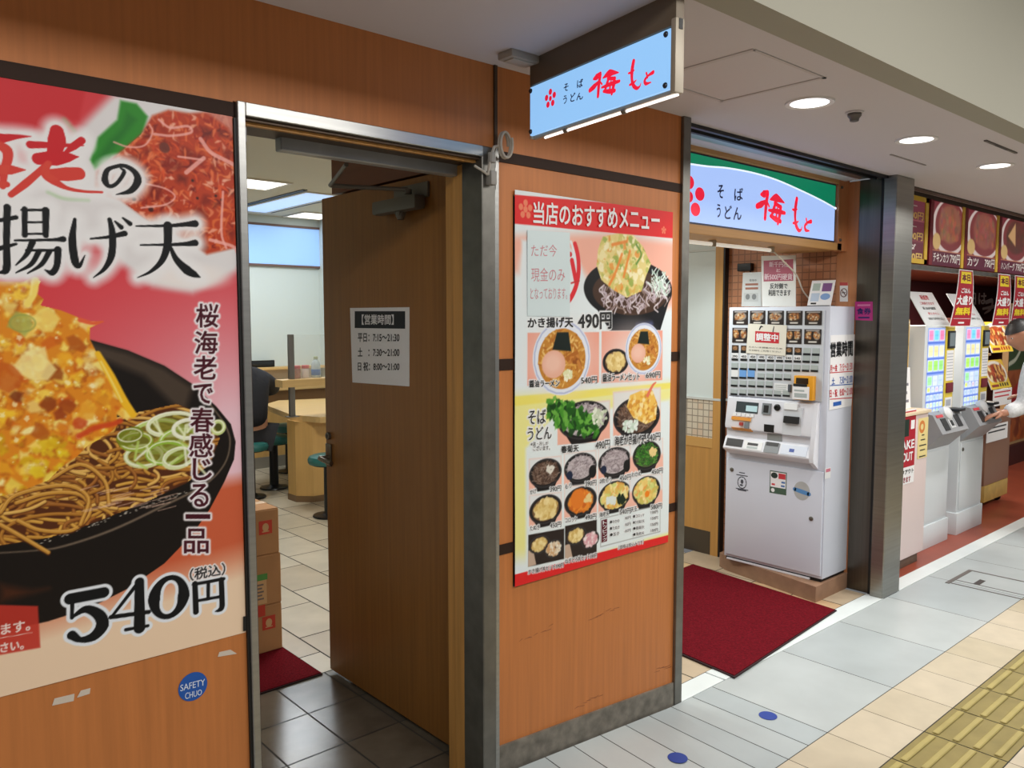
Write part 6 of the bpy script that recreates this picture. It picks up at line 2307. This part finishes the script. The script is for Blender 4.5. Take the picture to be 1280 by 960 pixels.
# menu boards above
brd = paint_mat('glowing_board', 0.35, emit=0.65)  # emission added to the printed faces to brighten the dim boards
rd = random.Random(9)
BD = [('maroon price board with three yellow prices, half behind the steel column', 1139, 1158, None, None),
      ('maroon menu board with a fried chicken cutlet plate, first from the column', 1161, 1204, 'チキンカツ', 0),
      ('maroon menu board with a pork cutlet plate, second from the column', 1205, 1247, 'カツ', 1),
      ('maroon menu board with a dark hamburger plate at the picture edge', 1248, 1284, 'ハンバーグ', 2)]
for lab, x0, x1, cap, kd in BD:
    u0, u1 = CURM.uv(x0, 300)[0], CURM.uv(x1, 300)[0]
    if cap is None:
        u0 = u1 - .60
    v0, v1 = 1.962, 2.385
    t = thing('menu_board', lab, 'menu board', ((u0 + u1) / 2, 2.2, v0), 'menu boards over the curry shop')
    m = MB()
    m.fbox(CURM, u0, u1, v0, v1, -.03, .0)
    m.fbox(CURM, u1 - .045, u1, v0, v1, .0, .008, 1)
    if cap is None:
        m.fbox(CURM, u0, u1, v0, v0 + .03, .0, .008, 1)
        m.fbox(CURM, u0, u1, v1 - .03, v1, .0, .008, 1)
    else:
        m.fbox(CURM, u0, u0 + .05, v0, v1, .0, .006, 2)
    obj('frame', m, [maroon, yellow, mat('deep_red', (126, 20, 34), 0.5) if 'deep_red' not in bpy.data.materials else bpy.data.materials['deep_red']], t)
    a, b = (u0 + .05, u1 - .045) if cap else (u0, u1 - .05)
    cv = Cv(CURM, a, b, v0 + .004, v1 - .004, .006, (104, 34, 52))
    if cap:
        w_ = b - a
        cv.poly([(a, v0 + .1), (b, v0 + .1), (b, v1), (a, v1)], (118, 40, 50))
        c = (a + w_ * .58, v0 + .265)
        cv.ell(c, (w_ * .60, .19), (214, 196, 190))
        cv.ell((c[0] + .01, c[1] + .01), (w_ * .52, .17), (126, 52, 54))
        base = [(150, 92, 72), (146, 82, 70), (96, 52, 44)][kd]
        cv.ell((c[0], c[1] + .02), (w_ * .38, .13), base, .03)
        for q in range(60):
            cv.blob((c[0] + rd.uniform(-.33, .33) * w_, c[1] + .02 + rd.uniform(-.1, .1)), rd.uniform(.01, .03), tuple(min(255, int(k * rd.uniform(.8, 1.25))) for k in base), rd, .012, .7)
        if kd == 2:
            cv.poly([(c[0] - .18, c[1] + .02), (c[0] - .02, c[1] + .13), (c[0], c[1] - .05)], (206, 160, 110), .02)
        cv.ell((a + w_ * .14, v0 + .16), (w_ * .13, .055), (206, 170, 110), .01)
        cv.poly([(a, v0), (b, v0), (b, v0 + .098), (a, v0 + .098)], (92, 30, 50))
        cv.stroke([(a, v0 + .1), (b, v0 + .1)], .005, (190, 120, 80))
    else:
        for z in (v0 + .14, v0 + .27):
            cv.stroke([(a, z), (b, z)], .004, (190, 120, 110))
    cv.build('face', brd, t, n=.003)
    m = MB()
    if cap:
        w_ = b - a
        m.text(CURM, cap, a + .02, v0 + .025, a + w_ * (.58 if len(cap) > 2 else .40), v0 + .085, .0042, 0, .012)
        m.text(CURM, '790円', a + w_ * .62, v0 + .022, b - .01, v0 + .09, .0042, 0, .01)
    else:
        for i, (s_, p_) in enumerate((('カレー', '600円'), ('カレー', '500円'), ('サラダ', '130円'))):
            z = v1 - .03 - i * .13
            m.text(CURM, s_, a + .10, z - .055, b - .12, z - .012, .0042, 0, .012)
            m.text(CURM, p_, b - .27, z - .118, b - .02, z - .068, .0042, 1, .02)
    obj('lettering', m, [lit_ink, mat('price_yellow', (236, 206, 120), 0.5) if 'price_yellow' not in bpy.data.materials else bpy.data.materials['price_yellow']], t)

# hanging paper banners
bn_r = mat('banner_red', (172, 24, 44), 0.55)
bn_y = mat('banner_yellow', (240, 214, 40), 0.5)
for lab, a0, a1, b0, b1 in (('red hanging banner with a yellow square, between the two curry ticket machines', 1193.5, 1211, 1184, 1211), ('red hanging banner right of the second machine notice, nearer the machine', 1243, 1258, 1237, 1259), ('red hanging banner closest to the picture edge above the customer', 1264, 1279, 1260, 1280)):
    uA, uB = CURM.uv(a0, 336)[0], CURM.uv(a1, 336)[0]
    uC, uD = CURM.uv(b0, 407)[0], CURM.uv(b1, 407)[0]
    zt, zb = 1.950, 1.555
    t = thing('paper_banner', lab, 'banner', ((uA + uB) / 2, 2.19, zb), 'red hanging banners over the curry counter')
    nF = lambda y: .012 + .02 * math.sin(y * 2.2)

    def PB(x, y, d_=0.0):
        u = (uC * (1 - x) + uD * x) * (1 - y) + (uA * (1 - x) + uB * x) * y
        return CURM.p(u, zb + (zt - zb) * y, nF(y) + d_)

    m = MB()
    K = 10
    for mi, X0, X1, Y0, Y1, d_ in ((1, 0, 1, 0, 1, 0), (0, .04, .96, .012, .985, .001), (2, .16, .84, .76, .965, .0018)):
        vs = [PB(X0 + (X1 - X0) * i, Y0 + (Y1 - Y0) * j / K, d_) for j in range(K + 1) for i in (0, 1)]
        m.add(vs, [(2 * j, 2 * j + 1, 2 * j + 3, 2 * j + 2) for j in range(K)], mi)
        if mi == 1:
            vs = [PB(X0 + (X1 - X0) * i, Y0 + (Y1 - Y0) * j / K, d_ - .001) for j in range(K + 1) for i in (0, 1)]
            m.add(vs, [(2 * j + 2, 2 * j + 3, 2 * j + 1, 2 * j) for j in range(K)], mi)
    obj('sheet', m, [bn_r, paper, bn_y], t)
    m = MB()
    for s_, X0, X1, Y0, Y1, mi in (('本日', .22, .78, .80, .93, 1), ('ごはん', .24, .80, .59, .68, 0), ('大盛り', .08, .92, .38, .55, 0), ('無料', .12, .88, .20, .34, 2), ('', 0, 0, 0, 0, 0)):
        if not s_:
            continue
        tv, tf = text_mesh(s_, .03)
        m.add([PB(X0 + (X1 - X0) * x, Y0 + (Y1 - Y0) * y, .0026 + k_ * .00012) for x, y, k_ in tv], tf, mi)
    m.add([PB(.1, .135, .0026), PB(.9, .135, .0026), PB(.9, .142, .0026), PB(.1, .142, .0026)], [(0, 1, 2, 3)], 0)
    m.add([PB(.36, .05, .0026), PB(.64, .05, .0026), PB(.64, .08, .0026), PB(.36, .08, .0026)], [(0, 1, 2, 3)], 0)
    obj('lettering', m, [paper, maroon, bn_y], t)

# two ticket machines
scrn = paint_mat('machine_screen', 0.3, emit=0.9)
g_con = mat('console_grey', (150, 152, 156), 0.4)
g_base = mat('machine_white', (214, 220, 224), 0.4)
M0 = 5.73
MF = Fr((M0, 2.25, 0), (1, 0, 0), (0, 0, 1))
mw = .50
cm = thing('ticket_machine', 'tall lit curry ticket machine beside the pink take-out counter', 'ticket machine', (M0, 2.25, 0), 'curry shop ticket machines')
m = MB()
m.fbox(MF, 0, mw, .16, 1.56, -.46, 0, 0, .006)
obj('cabinet', m, g_base, cm)
m = MB()
m.fbox(MF, -.012, mw + .012, 0, .165, -.46, .012, 0, .004)
obj('base', m, g_base, cm)
cv = Cv(MF, .045, .335, .96, 1.545, .006, (150, 176, 240))
for j, (z0, z1, n_, cols) in enumerate(((1.455, 1.535, 3, [(250, 150, 200), (120, 220, 250), (250, 140, 190)]), (1.345, 1.425, 3, [(252, 244, 190), (252, 236, 170), (250, 246, 210)]), (1.245, 1.325, 3, [(190, 250, 110), (170, 244, 110), (160, 240, 130)]), (1.145, 1.215, 3, [(170, 244, 170), (226, 240, 255), (200, 226, 250)]), (1.10, 1.14, 4, [(240, 250, 130), (220, 236, 255), (240, 220, 240), (220, 236, 255)]), (1.045, 1.085, 5, [(190, 220, 255), (210, 230, 255), (170, 210, 250)]), (.995, 1.03, 5, [(220, 250, 210), (240, 250, 200), (190, 240, 250)]), (.962, .985, 5, [(190, 240, 190), (210, 236, 255), (230, 250, 200)]))):
    w_ = .28 / n_
    for i in range(n_):
        u0 = .05 + w_ * i
        c = cols[i % len(cols)]
        cv.poly([(u0 + .005, z0), (u0 + w_ - .005, z0), (u0 + w_ - .005, z1), (u0 + .005, z1)], (235, 245, 255))
        cv.poly([(u0 + .012, z0 + .006), (u0 + w_ - .012, z0 + .006), (u0 + w_ - .012, z1 - .006), (u0 + .012, z1 - .006)], c)
        cv.stroke([(u0 + .02, (z0 + z1) / 2), (u0 + w_ - .02, (z0 + z1) / 2)], .008, tuple(int(q * .82) for q in c), a=.6)
    cv.stroke([(.045, z0 - .012), (.335, z0 - .012)], .012, (70, 110, 220))
cv.build('button_screen', scrn, cm, n=.003)
m = MB()
m.fbox(MF, .345, mw - .004, .93, 1.555, 0, .010, 0, .003)
obj('yellow_panel', m, mat('machine_yellow', (232, 206, 70), 0.4), cm)
m = MB()
m.fbox(MF, .36, mw - .02, 1.40, 1.525, .010, .022, 0, .004)
m.fbox(MF, .372, mw - .032, 1.415, 1.51, .022, .0235, 1)
obj('display', m, [ink, mat('display_grey', (120, 134, 140), 0.2)], cm)
m = MB()
m.fbox(MF, .358, mw - .018, 1.17, 1.385, .010, .012, 0)
for q in range(9):
    m.fbox(MF, .366, mw - .026, 1.19 + q * .021, 1.196 + q * .021, .012, .0126, 1)
m.fbox(MF, .358, mw - .018, .975, 1.05, .010, .012, 0)
m.fbox(MF, .372, mw - .04, .99, 1.035, .012, .0126, 1)
obj('instruction_sheets', m, [paper, mat('sheet_lines', (176, 180, 190), 0.5)], cm)
m = MB()
m.fbox(MF, .362, mw - .022, 1.085, 1.155, .010, .02, 0, .003)
obj('reader', m, maroon, cm)
# sloping grey console
CP = [(0, .70), (.10, .80), (.13, .83), (.06, .955), (0, .965)]
CFm = Fr(MF.p(.02, 0, 0), tuple(MF.N), (0, 0, 1))
m = MB()
m.prism(CFm, CP, -(mw - .03), 0)
cons = obj('console', m, g_con, cm, smooth_deg=20)
if True:
    fx, fz = CP[2], CP[3]
    CT = Fr(MF.p(0, fx[1], fx[0] + .001), (1, 0, 0), (0, -(fz[0] - fx[0]), fz[1] - fx[1]))
    for nm, a, b, c, d_, mt in (('coin_tray', .10, .185, .02, .11, ink), ('key_plate', .215, .29, .03, .10, bpy.data.materials['console_plate'] if 'console_plate' in bpy.data.materials else mat('console_plate', (206, 208, 210), 0.4)), ('bill_slot', .34, .42, .03, .12, ink), ('red_label', .06, .17, .118, .138, bpy.data.materials['st_red'])):
        m = MB()
        m.fbox(CT, a, b, c, d_, .0, .004, 0, .001, 1)
        obj(nm, m, mt, cons)
    m = MB()
    m.fbox(CT, .232, .272, .045, .085, .004, .007, 0)
    obj('keypad', m, ink, cons)
    m = MB()
    m.lathe(CT.p(.25, .14, .0), [(.05, -.02), (.05, .012), (.03, .03), (.001, .034)], 0, 18, tuple(CT.N))
    obj('coin_hood', m, mat('hood_white', (216, 218, 220), 0.35), cons)
m = MB()
m.fbox(MF, .03, mw - .02, .19, .685, 0, .008, 0, .004)
obj('lower_door', m, g_base, cm)
m = MB()
m.lathe(MF.p(.055, .64, .008), [(.014, 0), (.014, .006), (.006, .010), (.001, .010)], 0, 14, tuple(MF.N))
obj('lock', m, steel_dark, cm)
m = MB()
m.fbox(MF, mw - .12, mw - .0, .955, .975, .01, .10, 0, .004)
obj('receipt_arm', m, ink, cm)
dup(cm, (0.685, 0, 0), 'tall lit curry ticket machine the customer is reaching to')
# sloping notices on the machines
for lab, dx in (('white sloping notice with red and black lines on top of the first curry machine', 0), ('white sloping notice behind the middle banner on top of the second curry machine', 0.685)):
    t = thing('machine_notice', lab, 'notice', (M0 + dx, 2.25, 1.561), 'sloping notices on the curry machines')
    NF = Fr((M0 + dx + .0, 2.245, 1.562), (1, 0, 0), (0, .13, .225))
    m = MB()
    m.fbox(NF, 0, .42, 0, .27, -.004, 0)
    obj('sheet', m, mat('notice_pale', (222, 228, 230), 0.5) if 'notice_pale' not in bpy.data.materials else bpy.data.materials['notice_pale'], t)
    m = MB()
    R_ = bpy.data.materials['st_red']
    for s_, x0, x1, z0, mi, h_ in (('新紙幣', .16, .30, .205, 0, .04), ('ご利用できます', .10, .34, .165, 0, .024), ('新 500円硬貨', .10, .32, .125, 1, .024), ('使えません', .14, .33, .085, 0, .020), ('店員までお声がけください', .10, .38, .045, 1, .020)):
        m.text(NF, s_, x0, z0, x1, z0 + h_, .0008, mi, .01)
    obj('lettering', m, [R_, ink], t)

# take-out counter with its signs
tk = thing('takeout_counter', 'pale pink take-out counter beside the steel column', 'counter', (5.4, 2.5, 0))
TF_ = Fr((0, 2.14, 0), (1, 0, 0), (0, 0, 1))
ux = TF_.uv(1159, 560)[0]
zt_ = TF_.uv(1140, 519)[1]
m = MB()
m.box(4.90, ux, 2.14, 2.75, .07, zt_, 0, .006)
obj('body', m, mat('counter_pink', (226, 208, 206), 0.45), tk)
m = MB()
m.box(4.88, ux + .012, 2.125, 2.76, zt_, zt_ + .022, 0, .004)
obj('counter_top', m, mat('counter_cream', (236, 216, 184), 0.4), tk)
m = MB()
m.box(4.92, ux - .03, 2.165, 2.72, .0, .075)
obj('toe_kick', m, mat('toe_brown', (104, 88, 74), 0.6, noise=(20, .2)), tk)
ts = thing('takeout_sign', 'red take-out sign with white letters on the pink counter', 'sign', (5.2, 2.14, .7))
tq = lambda *P: [TF_.uv(*p) for p in P]
ul = TF_.uv(1143, 560)[0] - .30
ur = TF_.uv(1143, 560)[0]
z = lambda y: TF_.uv(1135, y)[1]
m = MB()
m.fbox(TF_, ul, ur, z(604), z(512), .0005, .003, 0)
m.fbox(TF_, ul, ur - .002, z(583), z(514), .003, .0036, 1)
m.fbox(TF_, ul + .10, ur - .10, z(545), z(524), .0036, .0042, 2)
m.fbox(TF_, ur - .075, ur - .02, z(537), z(526), .0036, .0042, 0)
obj('board', m, [paper, mat('take_red', (176, 24, 44), 0.5), mat('take_dark', (20, 44, 36), 0.5)], ts)
m = MB()
m.text(TF_, 'TAKE', ul + .03, z(561), ur - .015, z(550), .0046, 0, .02)
m.text(TF_, 'OUT', ul + .11, z(576), ur - .03, z(565), .0046, 0, .02)
m.text(TF_, 'テイクアウト', ul + .02, z(592), ur - .01, z(586), .004, 1, .02)
m.text(TF_, 'できます', ul + .10, z(602), ur - .05, z(595), .004, 2, .02)
obj('lettering', m, [paper, ink, mat('take_ink', (150, 30, 50), 0.5)], ts)
yn = thing('yellow_notice', 'pale yellow notice with an orange emblem on the corner of the pink counter', 'notice', (5.5, 2.14, .8))
ua, ub = TF_.uv(1147, 550)[0], TF_.uv(1159, 550)[0]
m = MB()
m.fbox(TF_, ua, ub, z(577), z(526), .0005, .0025, 0)
m.disc(TF_, (ua + ub) / 2 - .02, z(537), .045, .042, .0027, None, 1)
m.disc(TF_, (ua + ub) / 2 - .02, z(537), .022, .020, .0029, None, 0)
for y, w_ in ((547, .02), (553, .035), (560, .055), (566, .04), (574, .05)):
    m.fbox(TF_, (ua + ub) / 2 - w_, (ua + ub) / 2 + w_, z(y + 1.5), z(y), .0025, .0029, 2)
obj('sheet', m, [mat('pale_yellow', (234, 216, 150), 0.5), mat('emblem_orange', (216, 130, 60), 0.5), ink], yn)
# cream menu panel standing on the take-out counter
mp2 = thing('counter_menu', 'cream menu panel in yellow frames standing on the pink counter', 'menu', (5.4, 2.6, zt_ + .022))
F2 = Fr((0, 2.34, 0), (1, 0, 0), (0, 0, 1))
b = min(F2.uv(1141, 450)[0], M0 - .03)
a = b - .5
m = MB()
m.box(a, b, 2.34, 2.36, zt_ + .0225, 1.60, 0, .003)
for q in range(4):
    zz = zt_ + .10 + q * .165
    m.fbox(F2, a + .02, b - .02, zz, zz + .012, 0, .006, 1)
    m.fbox(F2, b - .10, b - .06, zz + .05, zz + .09, 0, .002, 2)
    m.fbox(F2, b - .20, b - .14, zz + .05, zz + .10, 0, .002, 3)
m.fbox(F2, b - .03, b - .02, zt_ + .03, 1.58, 0, .006, 1)
obj('panel', m, [mat('panel_cream', (236, 220, 190), 0.5), mat('frame_yellow', (214, 172, 80), 0.5), bpy.data.materials['st_red'], mat('panel_brown2', (150, 100, 60), 0.5)], mp2)
wn = thing('price_card', 'white price card in front of the cream counter menu', 'card', (5.5, 2.45, zt_ + .022))
F3 = Fr((0, 2.24, zt_ + .0225), (1, 0, 0), (0, .05, 1))
a, b = F2.uv(1141, 450)[0] - .42, Fr((0, 2.24, 0), (1, 0, 0), (0, 0, 1)).uv(1139, 490)[0]
m = MB()
m.fbox(F3, a, b, 0, .27, -.003, 0)
for q in range(4):
    m.fbox(F3, b - .13, b - .03 - .02 * (q % 2), .04 + q * .055, .058 + q * .055, 0, .0008, 1)
obj('sheet', m, [paper, mat('card_ink', (130, 130, 140), 0.5)], wn)

# dark kitchen front, yellow post and lettered board at the back
kb = thing('kitchen_hood', 'black kitchen hood wall with utensils hanging behind the machine notices', 'kitchen hood', (6.6, 4.0, 1.4))
m = MB()
m.box(5.4, 7.55, 4.0, 4.6, .9, 2.02, 0, .01)
m.box(5.4, 7.55, 3.94, 4.0, 1.62, 1.70, 1, .01)
obj('body', m, [black, steel_dark], kb)
for x in (6.1, 6.45, 6.8):
    m = MB()
    m.tube([(x, 3.93, 2.0), (x + .01, 3.93, 1.88), (x + .05, 3.92, 1.72)], .008)
    m.ball((x + .06, 3.92, 1.68), .04, 0, 12)
    obj('ladle', m, steel, kb)
m = MB()
m.box(7.62, 7.95, 3.7, 3.8, 0, 2.02, 0, .004)
post = obj('yellow_post', m, mat('post_yellow', (206, 150, 30), 0.5))
tag(post, 'broad yellow post at the back of the curry shop left of the lettered board', 'post')
lb = thing('lettered_board', 'dark maroon board with white brushed letters at the back of the curry shop', 'sign board', (8.6, 3.75, 1.4))
LF = Fr((0, 3.7, 0), (1, 0, 0), (0, 0, 1))
m = MB()
m.fbox(LF, 8.0, 11.8, 1.2, 2.02, -.04, 0, 0, .004)
obj('board', m, mat('board_maroon', (66, 18, 24), 0.5), lb)
m = MB()
m.textpx(LF, '日は', 1211, 366, 1233, 381, .003, 0, .02)
m.ribbon(LF, [LF.uv(1232, 378), LF.uv(1240, 376), LF.uv(1238, 386), LF.uv(1230, 392)], [.05, .06, .05, .02], .003, 0)
m.ribbon(LF, [LF.uv(1228, 386), LF.uv(1244, 383)], [.03, .05], .0032, 0)
obj('lettering', m, [lit_ink], lb)

# serving cabinet right of the machines with food cards
cbn = thing('serving_cabinet', 'brown cabinet with a yellow foot strip on casters right of the machines', 'cabinet', (7.6, 2.5, 0))
KF = Fr((0, 2.40, 0), (1, 0, 0), (0, 0, 1))
a, b = KF.uv(1231, 580)[0], KF.uv(1261, 580)[0]
zt2 = KF.uv(1250, 515)[1]
m = MB()
m.box(a, b, 2.40, 2.85, .20, zt2, 0, .008)
obj('body', m, mat('cabinet_brown', (136, 98, 78), 0.45), cbn)
m = MB()
m.box(a + .005, b - .02, 2.396, 2.85, .06, .20, 0, .004)
obj('foot_strip', m, mat('strip_yellow', (190, 158, 84), 0.5, noise=(12, .15)), cbn)
for x in (a + .06, b - .08):
    for y in (2.46, 2.78):
        m = MB()
        m.lathe((x - .012, y, .03), [(.029, 0), (.030, .004), (.030, .02), (.029, .024)], 0, 16, (1, 0, 0))
        m.box(x - .018, x + .018, y - .015, y + .015, .045, .065)
        obj('caster', m, black, cbn)
m = MB()
m.box(a + .04, a + .07, 2.80, 2.84, zt2, 1.62, 0)
m.box(b - .03, b, 2.80, 2.84, zt2, 1.62, 0)
m.box(a, b + .05, 2.60, 2.86, 1.28, 1.30, 0)
m.box(a, b, 2.84, 2.86, zt2, 1.62, 1)
obj('rack', m, [mat('rack_beige', (196, 160, 120), 0.5), mat('rack_back', (112, 56, 44), 0.6)], cbn)
food_p = paint_mat('printed_food_card', 0.35)


def food_card(label, F, a, b, z0, z1, seed):
    t = thing('food_card', label, 'food card', tuple(F.p((a + b) / 2, z0)))
    rnd = random.Random(seed)
    cv = Cv(F, a, b, z0, z1, .008, (232, 190, 60))
    w_, h_ = b - a, z1 - z0
    cv.ell((a + w_ * .5, z0 + h_ * .55), (w_ * .52, h_ * .42), (236, 232, 224))
    cv.ell((a + w_ * .5, z0 + h_ * .52), (w_ * .42, h_ * .34), (150, 76, 36))
    for q in range(70):
        cv.blob((a + w_ * rnd.uniform(.15, .85), z0 + h_ * rnd.uniform(.25, .8)), rnd.uniform(.012, .03), rnd.choice([(196, 100, 50), (120, 54, 30), (226, 170, 90), (240, 220, 160), (170, 60, 30)]), rnd, .01)
    cv.poly([(a, z0), (b, z0), (b, z0 + h_ * .2), (a, z0 + h_ * .24)], (244, 214, 60))
    for q in range(4):
        cv.poly([(a + w_ * (.45 + .12 * q), z0 + .02), (a + w_ * (.52 + .12 * q), z0 + .02), (a + w_ * (.52 + .12 * q), z0 + h_ * .18), (a + w_ * (.45 + .12 * q), z0 + h_ * .18)], (60, 50, 30) if seed == 1 else (190, 60, 40))
    cv.poly([(a + w_ * .06, z0 + .02), (a + w_ * .4, z0 + .02), (a + w_ * .4, z0 + h_ * .15), (a + w_ * .06, z0 + h_ * .15)], (140, 30, 40))
    cv.build('print', food_p, t, n=.002)
    m = MB()
    m.fbox(F, a, b, z0, z1, -.008, 0)
    obj('card', m, paper, t)


FC = Fr((0, 2.62, 1.301), (1, 0, 0), (0, .10, .26))
FC2 = Fr((0, 2.56, zt2 + .001), (1, 0, 0), (0, .10, .26))
a, b = FC.uv(1240.5, 440)[0], FC.uv(1267, 440)[0]
food_card('upper tilted food card with a curry plate above the brown cabinet', FC, a, b, 0, .30, 2)
a, b = FC2.uv(1239, 485)[0], FC2.uv(1265, 485)[0]
food_card('lower tilted food card with black marks on yellow above the brown cabinet', FC2, a, b, .16, .44, 1)
for lab, x0, x1, y0, y1, Y in (('white slip with red lines under the lower food card', 1242, 1264, 488, 504, 2.39), ('white handwritten slip on the top front edge of the brown cabinet', 1234, 1259, 533, 547, 2.39)):
    FW = Fr((0, Y, 0), (1, 0, 0), (0, 0, 1))
    a1, z1 = FW.uv(x0, y0)
    b1, z0 = FW.uv(x1, y1)
    m = MB()
    m.fbox(FW, a1, b1, z0, z1, -.004, 0)
    for q in range(2):
        m.fbox(FW, a1 + .03, b1 - .04 - .03 * q, z1 - .03 - .035 * q, z1 - .018 - .035 * q, 0, .001, 1)
    t = obj('paper_slip', m, [paper, ink if y0 > 520 else bpy.data.materials['st_red']])
    tag(t, lab, 'paper slip')
m = MB()
# tall picture wall at the far right, orange food print below a green band
pw = thing('picture_panel', 'tall picture panel with a green band and orange food print at the right edge', 'poster', (9.0, 3.0, 0))
PF = Fr((0, 3.0, 0), (1, 0, 0), (0, 0, 1))
a = PF.uv(1258, 500)[0]
cv = Cv(PF, a, a + 2.2, .25, 1.75, .012, (176, 96, 50))
rnd = random.Random(4)
for q in range(120):
    cv.blob((a + rnd.uniform(0, 2.2), rnd.uniform(.25, .95)), rnd.uniform(.03, .1), rnd.choice([(196, 100, 40), (150, 70, 30), (210, 130, 60), (120, 50, 26)]), rnd, .03, .7)
cv.poly([(a, 1.05), (a + 2.2, 1.05), (a + 2.2, 1.45), (a, 1.45)], (54, 84, 50))
cv.stroke([(a + .02, 1.12), (a + .25, 1.18), (a + .45, 1.36), (a + .30, 1.42), (a + .05, 1.40)], .05, (214, 220, 200))
cv.poly([(a, 1.45), (a + 2.2, 1.45), (a + 2.2, 1.75), (a, 1.75)], (226, 206, 160))
cv.poly([(a + .1, 1.5), (a + .5, 1.5), (a + .5, 1.66), (a + .1, 1.66)], (30, 34, 46))
cv.poly([(a + .05, .78), (a + .5, .98), (a + .5, .74), (a + .2, .62)], (176, 24, 34))
cv.build('print', food_p, pw, n=.004)
m = MB()
m.box(a, a + 2.2, 3.0, 3.06, .22, 1.78, 0)
m.box(a - .02, a + 2.22, 2.96, 3.08, 0, .22, 1)
obj('backing', m, [mat('panel_tan', (196, 160, 112), 0.5), mat('plinth_dark', (70, 28, 24), 0.5)], pw)

# customer buying a ticket: only head and reaching arm enter the picture
cx, cy = 6.82, 1.77
wr_pt = Vector((6.66, 2.03, .915))
J = {'pel': ((cx + .12, cy - .06, .86), (.145, .11)), 'sp': ((cx + .10, cy - .02, 1.02), (.135, .10)), 'ch': ((cx + .05, cy + .02, 1.24), (.16, .11)), 'nk': ((cx - .03, cy + .08, 1.37), (.055, .055)), 'hd': ((cx - .10, cy + .14, 1.44), (.055, .055))}
E = [('pel', 'sp'), ('sp', 'ch'), ('ch', 'nk'), ('nk', 'hd')]
J['lsh'] = ((cx - .07, cy + .14, 1.24), .058)
J['rsh'] = ((cx + .20, cy - .10, 1.30), .060)
J['lel'] = ((cx - .03, cy + .16, .97), .045)
J['lwr'] = (tuple(wr_pt), .028)
J['rel'] = ((cx + .30, cy - .02, 1.05), .045)
J['rwr'] = ((cx + .14, cy + .18, 1.02), .028)
for q, sg in (('l', -1), ('r', 1)):
    J[q + 'hp'] = ((cx + .12 + sg * .09, cy - .06, .80), .090)
    J[q + 'kn'] = ((cx + .14 + sg * .10, cy - .05, .46), .058)
    J[q + 'an'] = ((cx + .14 + sg * .10, cy - .08, .09), .040)
    J[q + 'to'] = ((cx + .12 + sg * .10, cy + .08, .045), .036)
    E += [('ch', q + 'sh'), (q + 'sh', q + 'el'), (q + 'el', q + 'wr'), ('pel', q + 'hp'), (q + 'hp', q + 'kn'), (q + 'kn', q + 'an'), (q + 'an', q + 'to')]
hand(J, E, wr_pt, 'lwr', (-.5, .75, -.2), (.8, .5, 0), (0, 0, 1))
hand(J, E, J['rwr'][0], 'rwr', (-.4, .8, .1), (.8, .4, 0), (0, 0, 1))
white_cloth = mat('pale_shirt', (222, 224, 226), 0.8, noise=(60, .12), bump=(30, .4))
person('person with short dark hair in a pale patterned shirt reaching to the ticket machine', (cx, cy), None, J, E, ['pel', 'sp', 'ch', 'nk', 'lsh', 'lel', 'lwr', 'rsh', 'rel', 'rwr'], ['pel', 'lhp', 'lkn', 'lan', 'rhp', 'rkn', 'ran'], white_cloth, trous, skin_d,
       (cx - .15, cy + .18, 1.49), (-.62, .70, -.38), (-.2, .25, 1), lambda x, y, z: z > (.30 if x > .25 else (-.25 if x > -.3 else -.7)), 0)
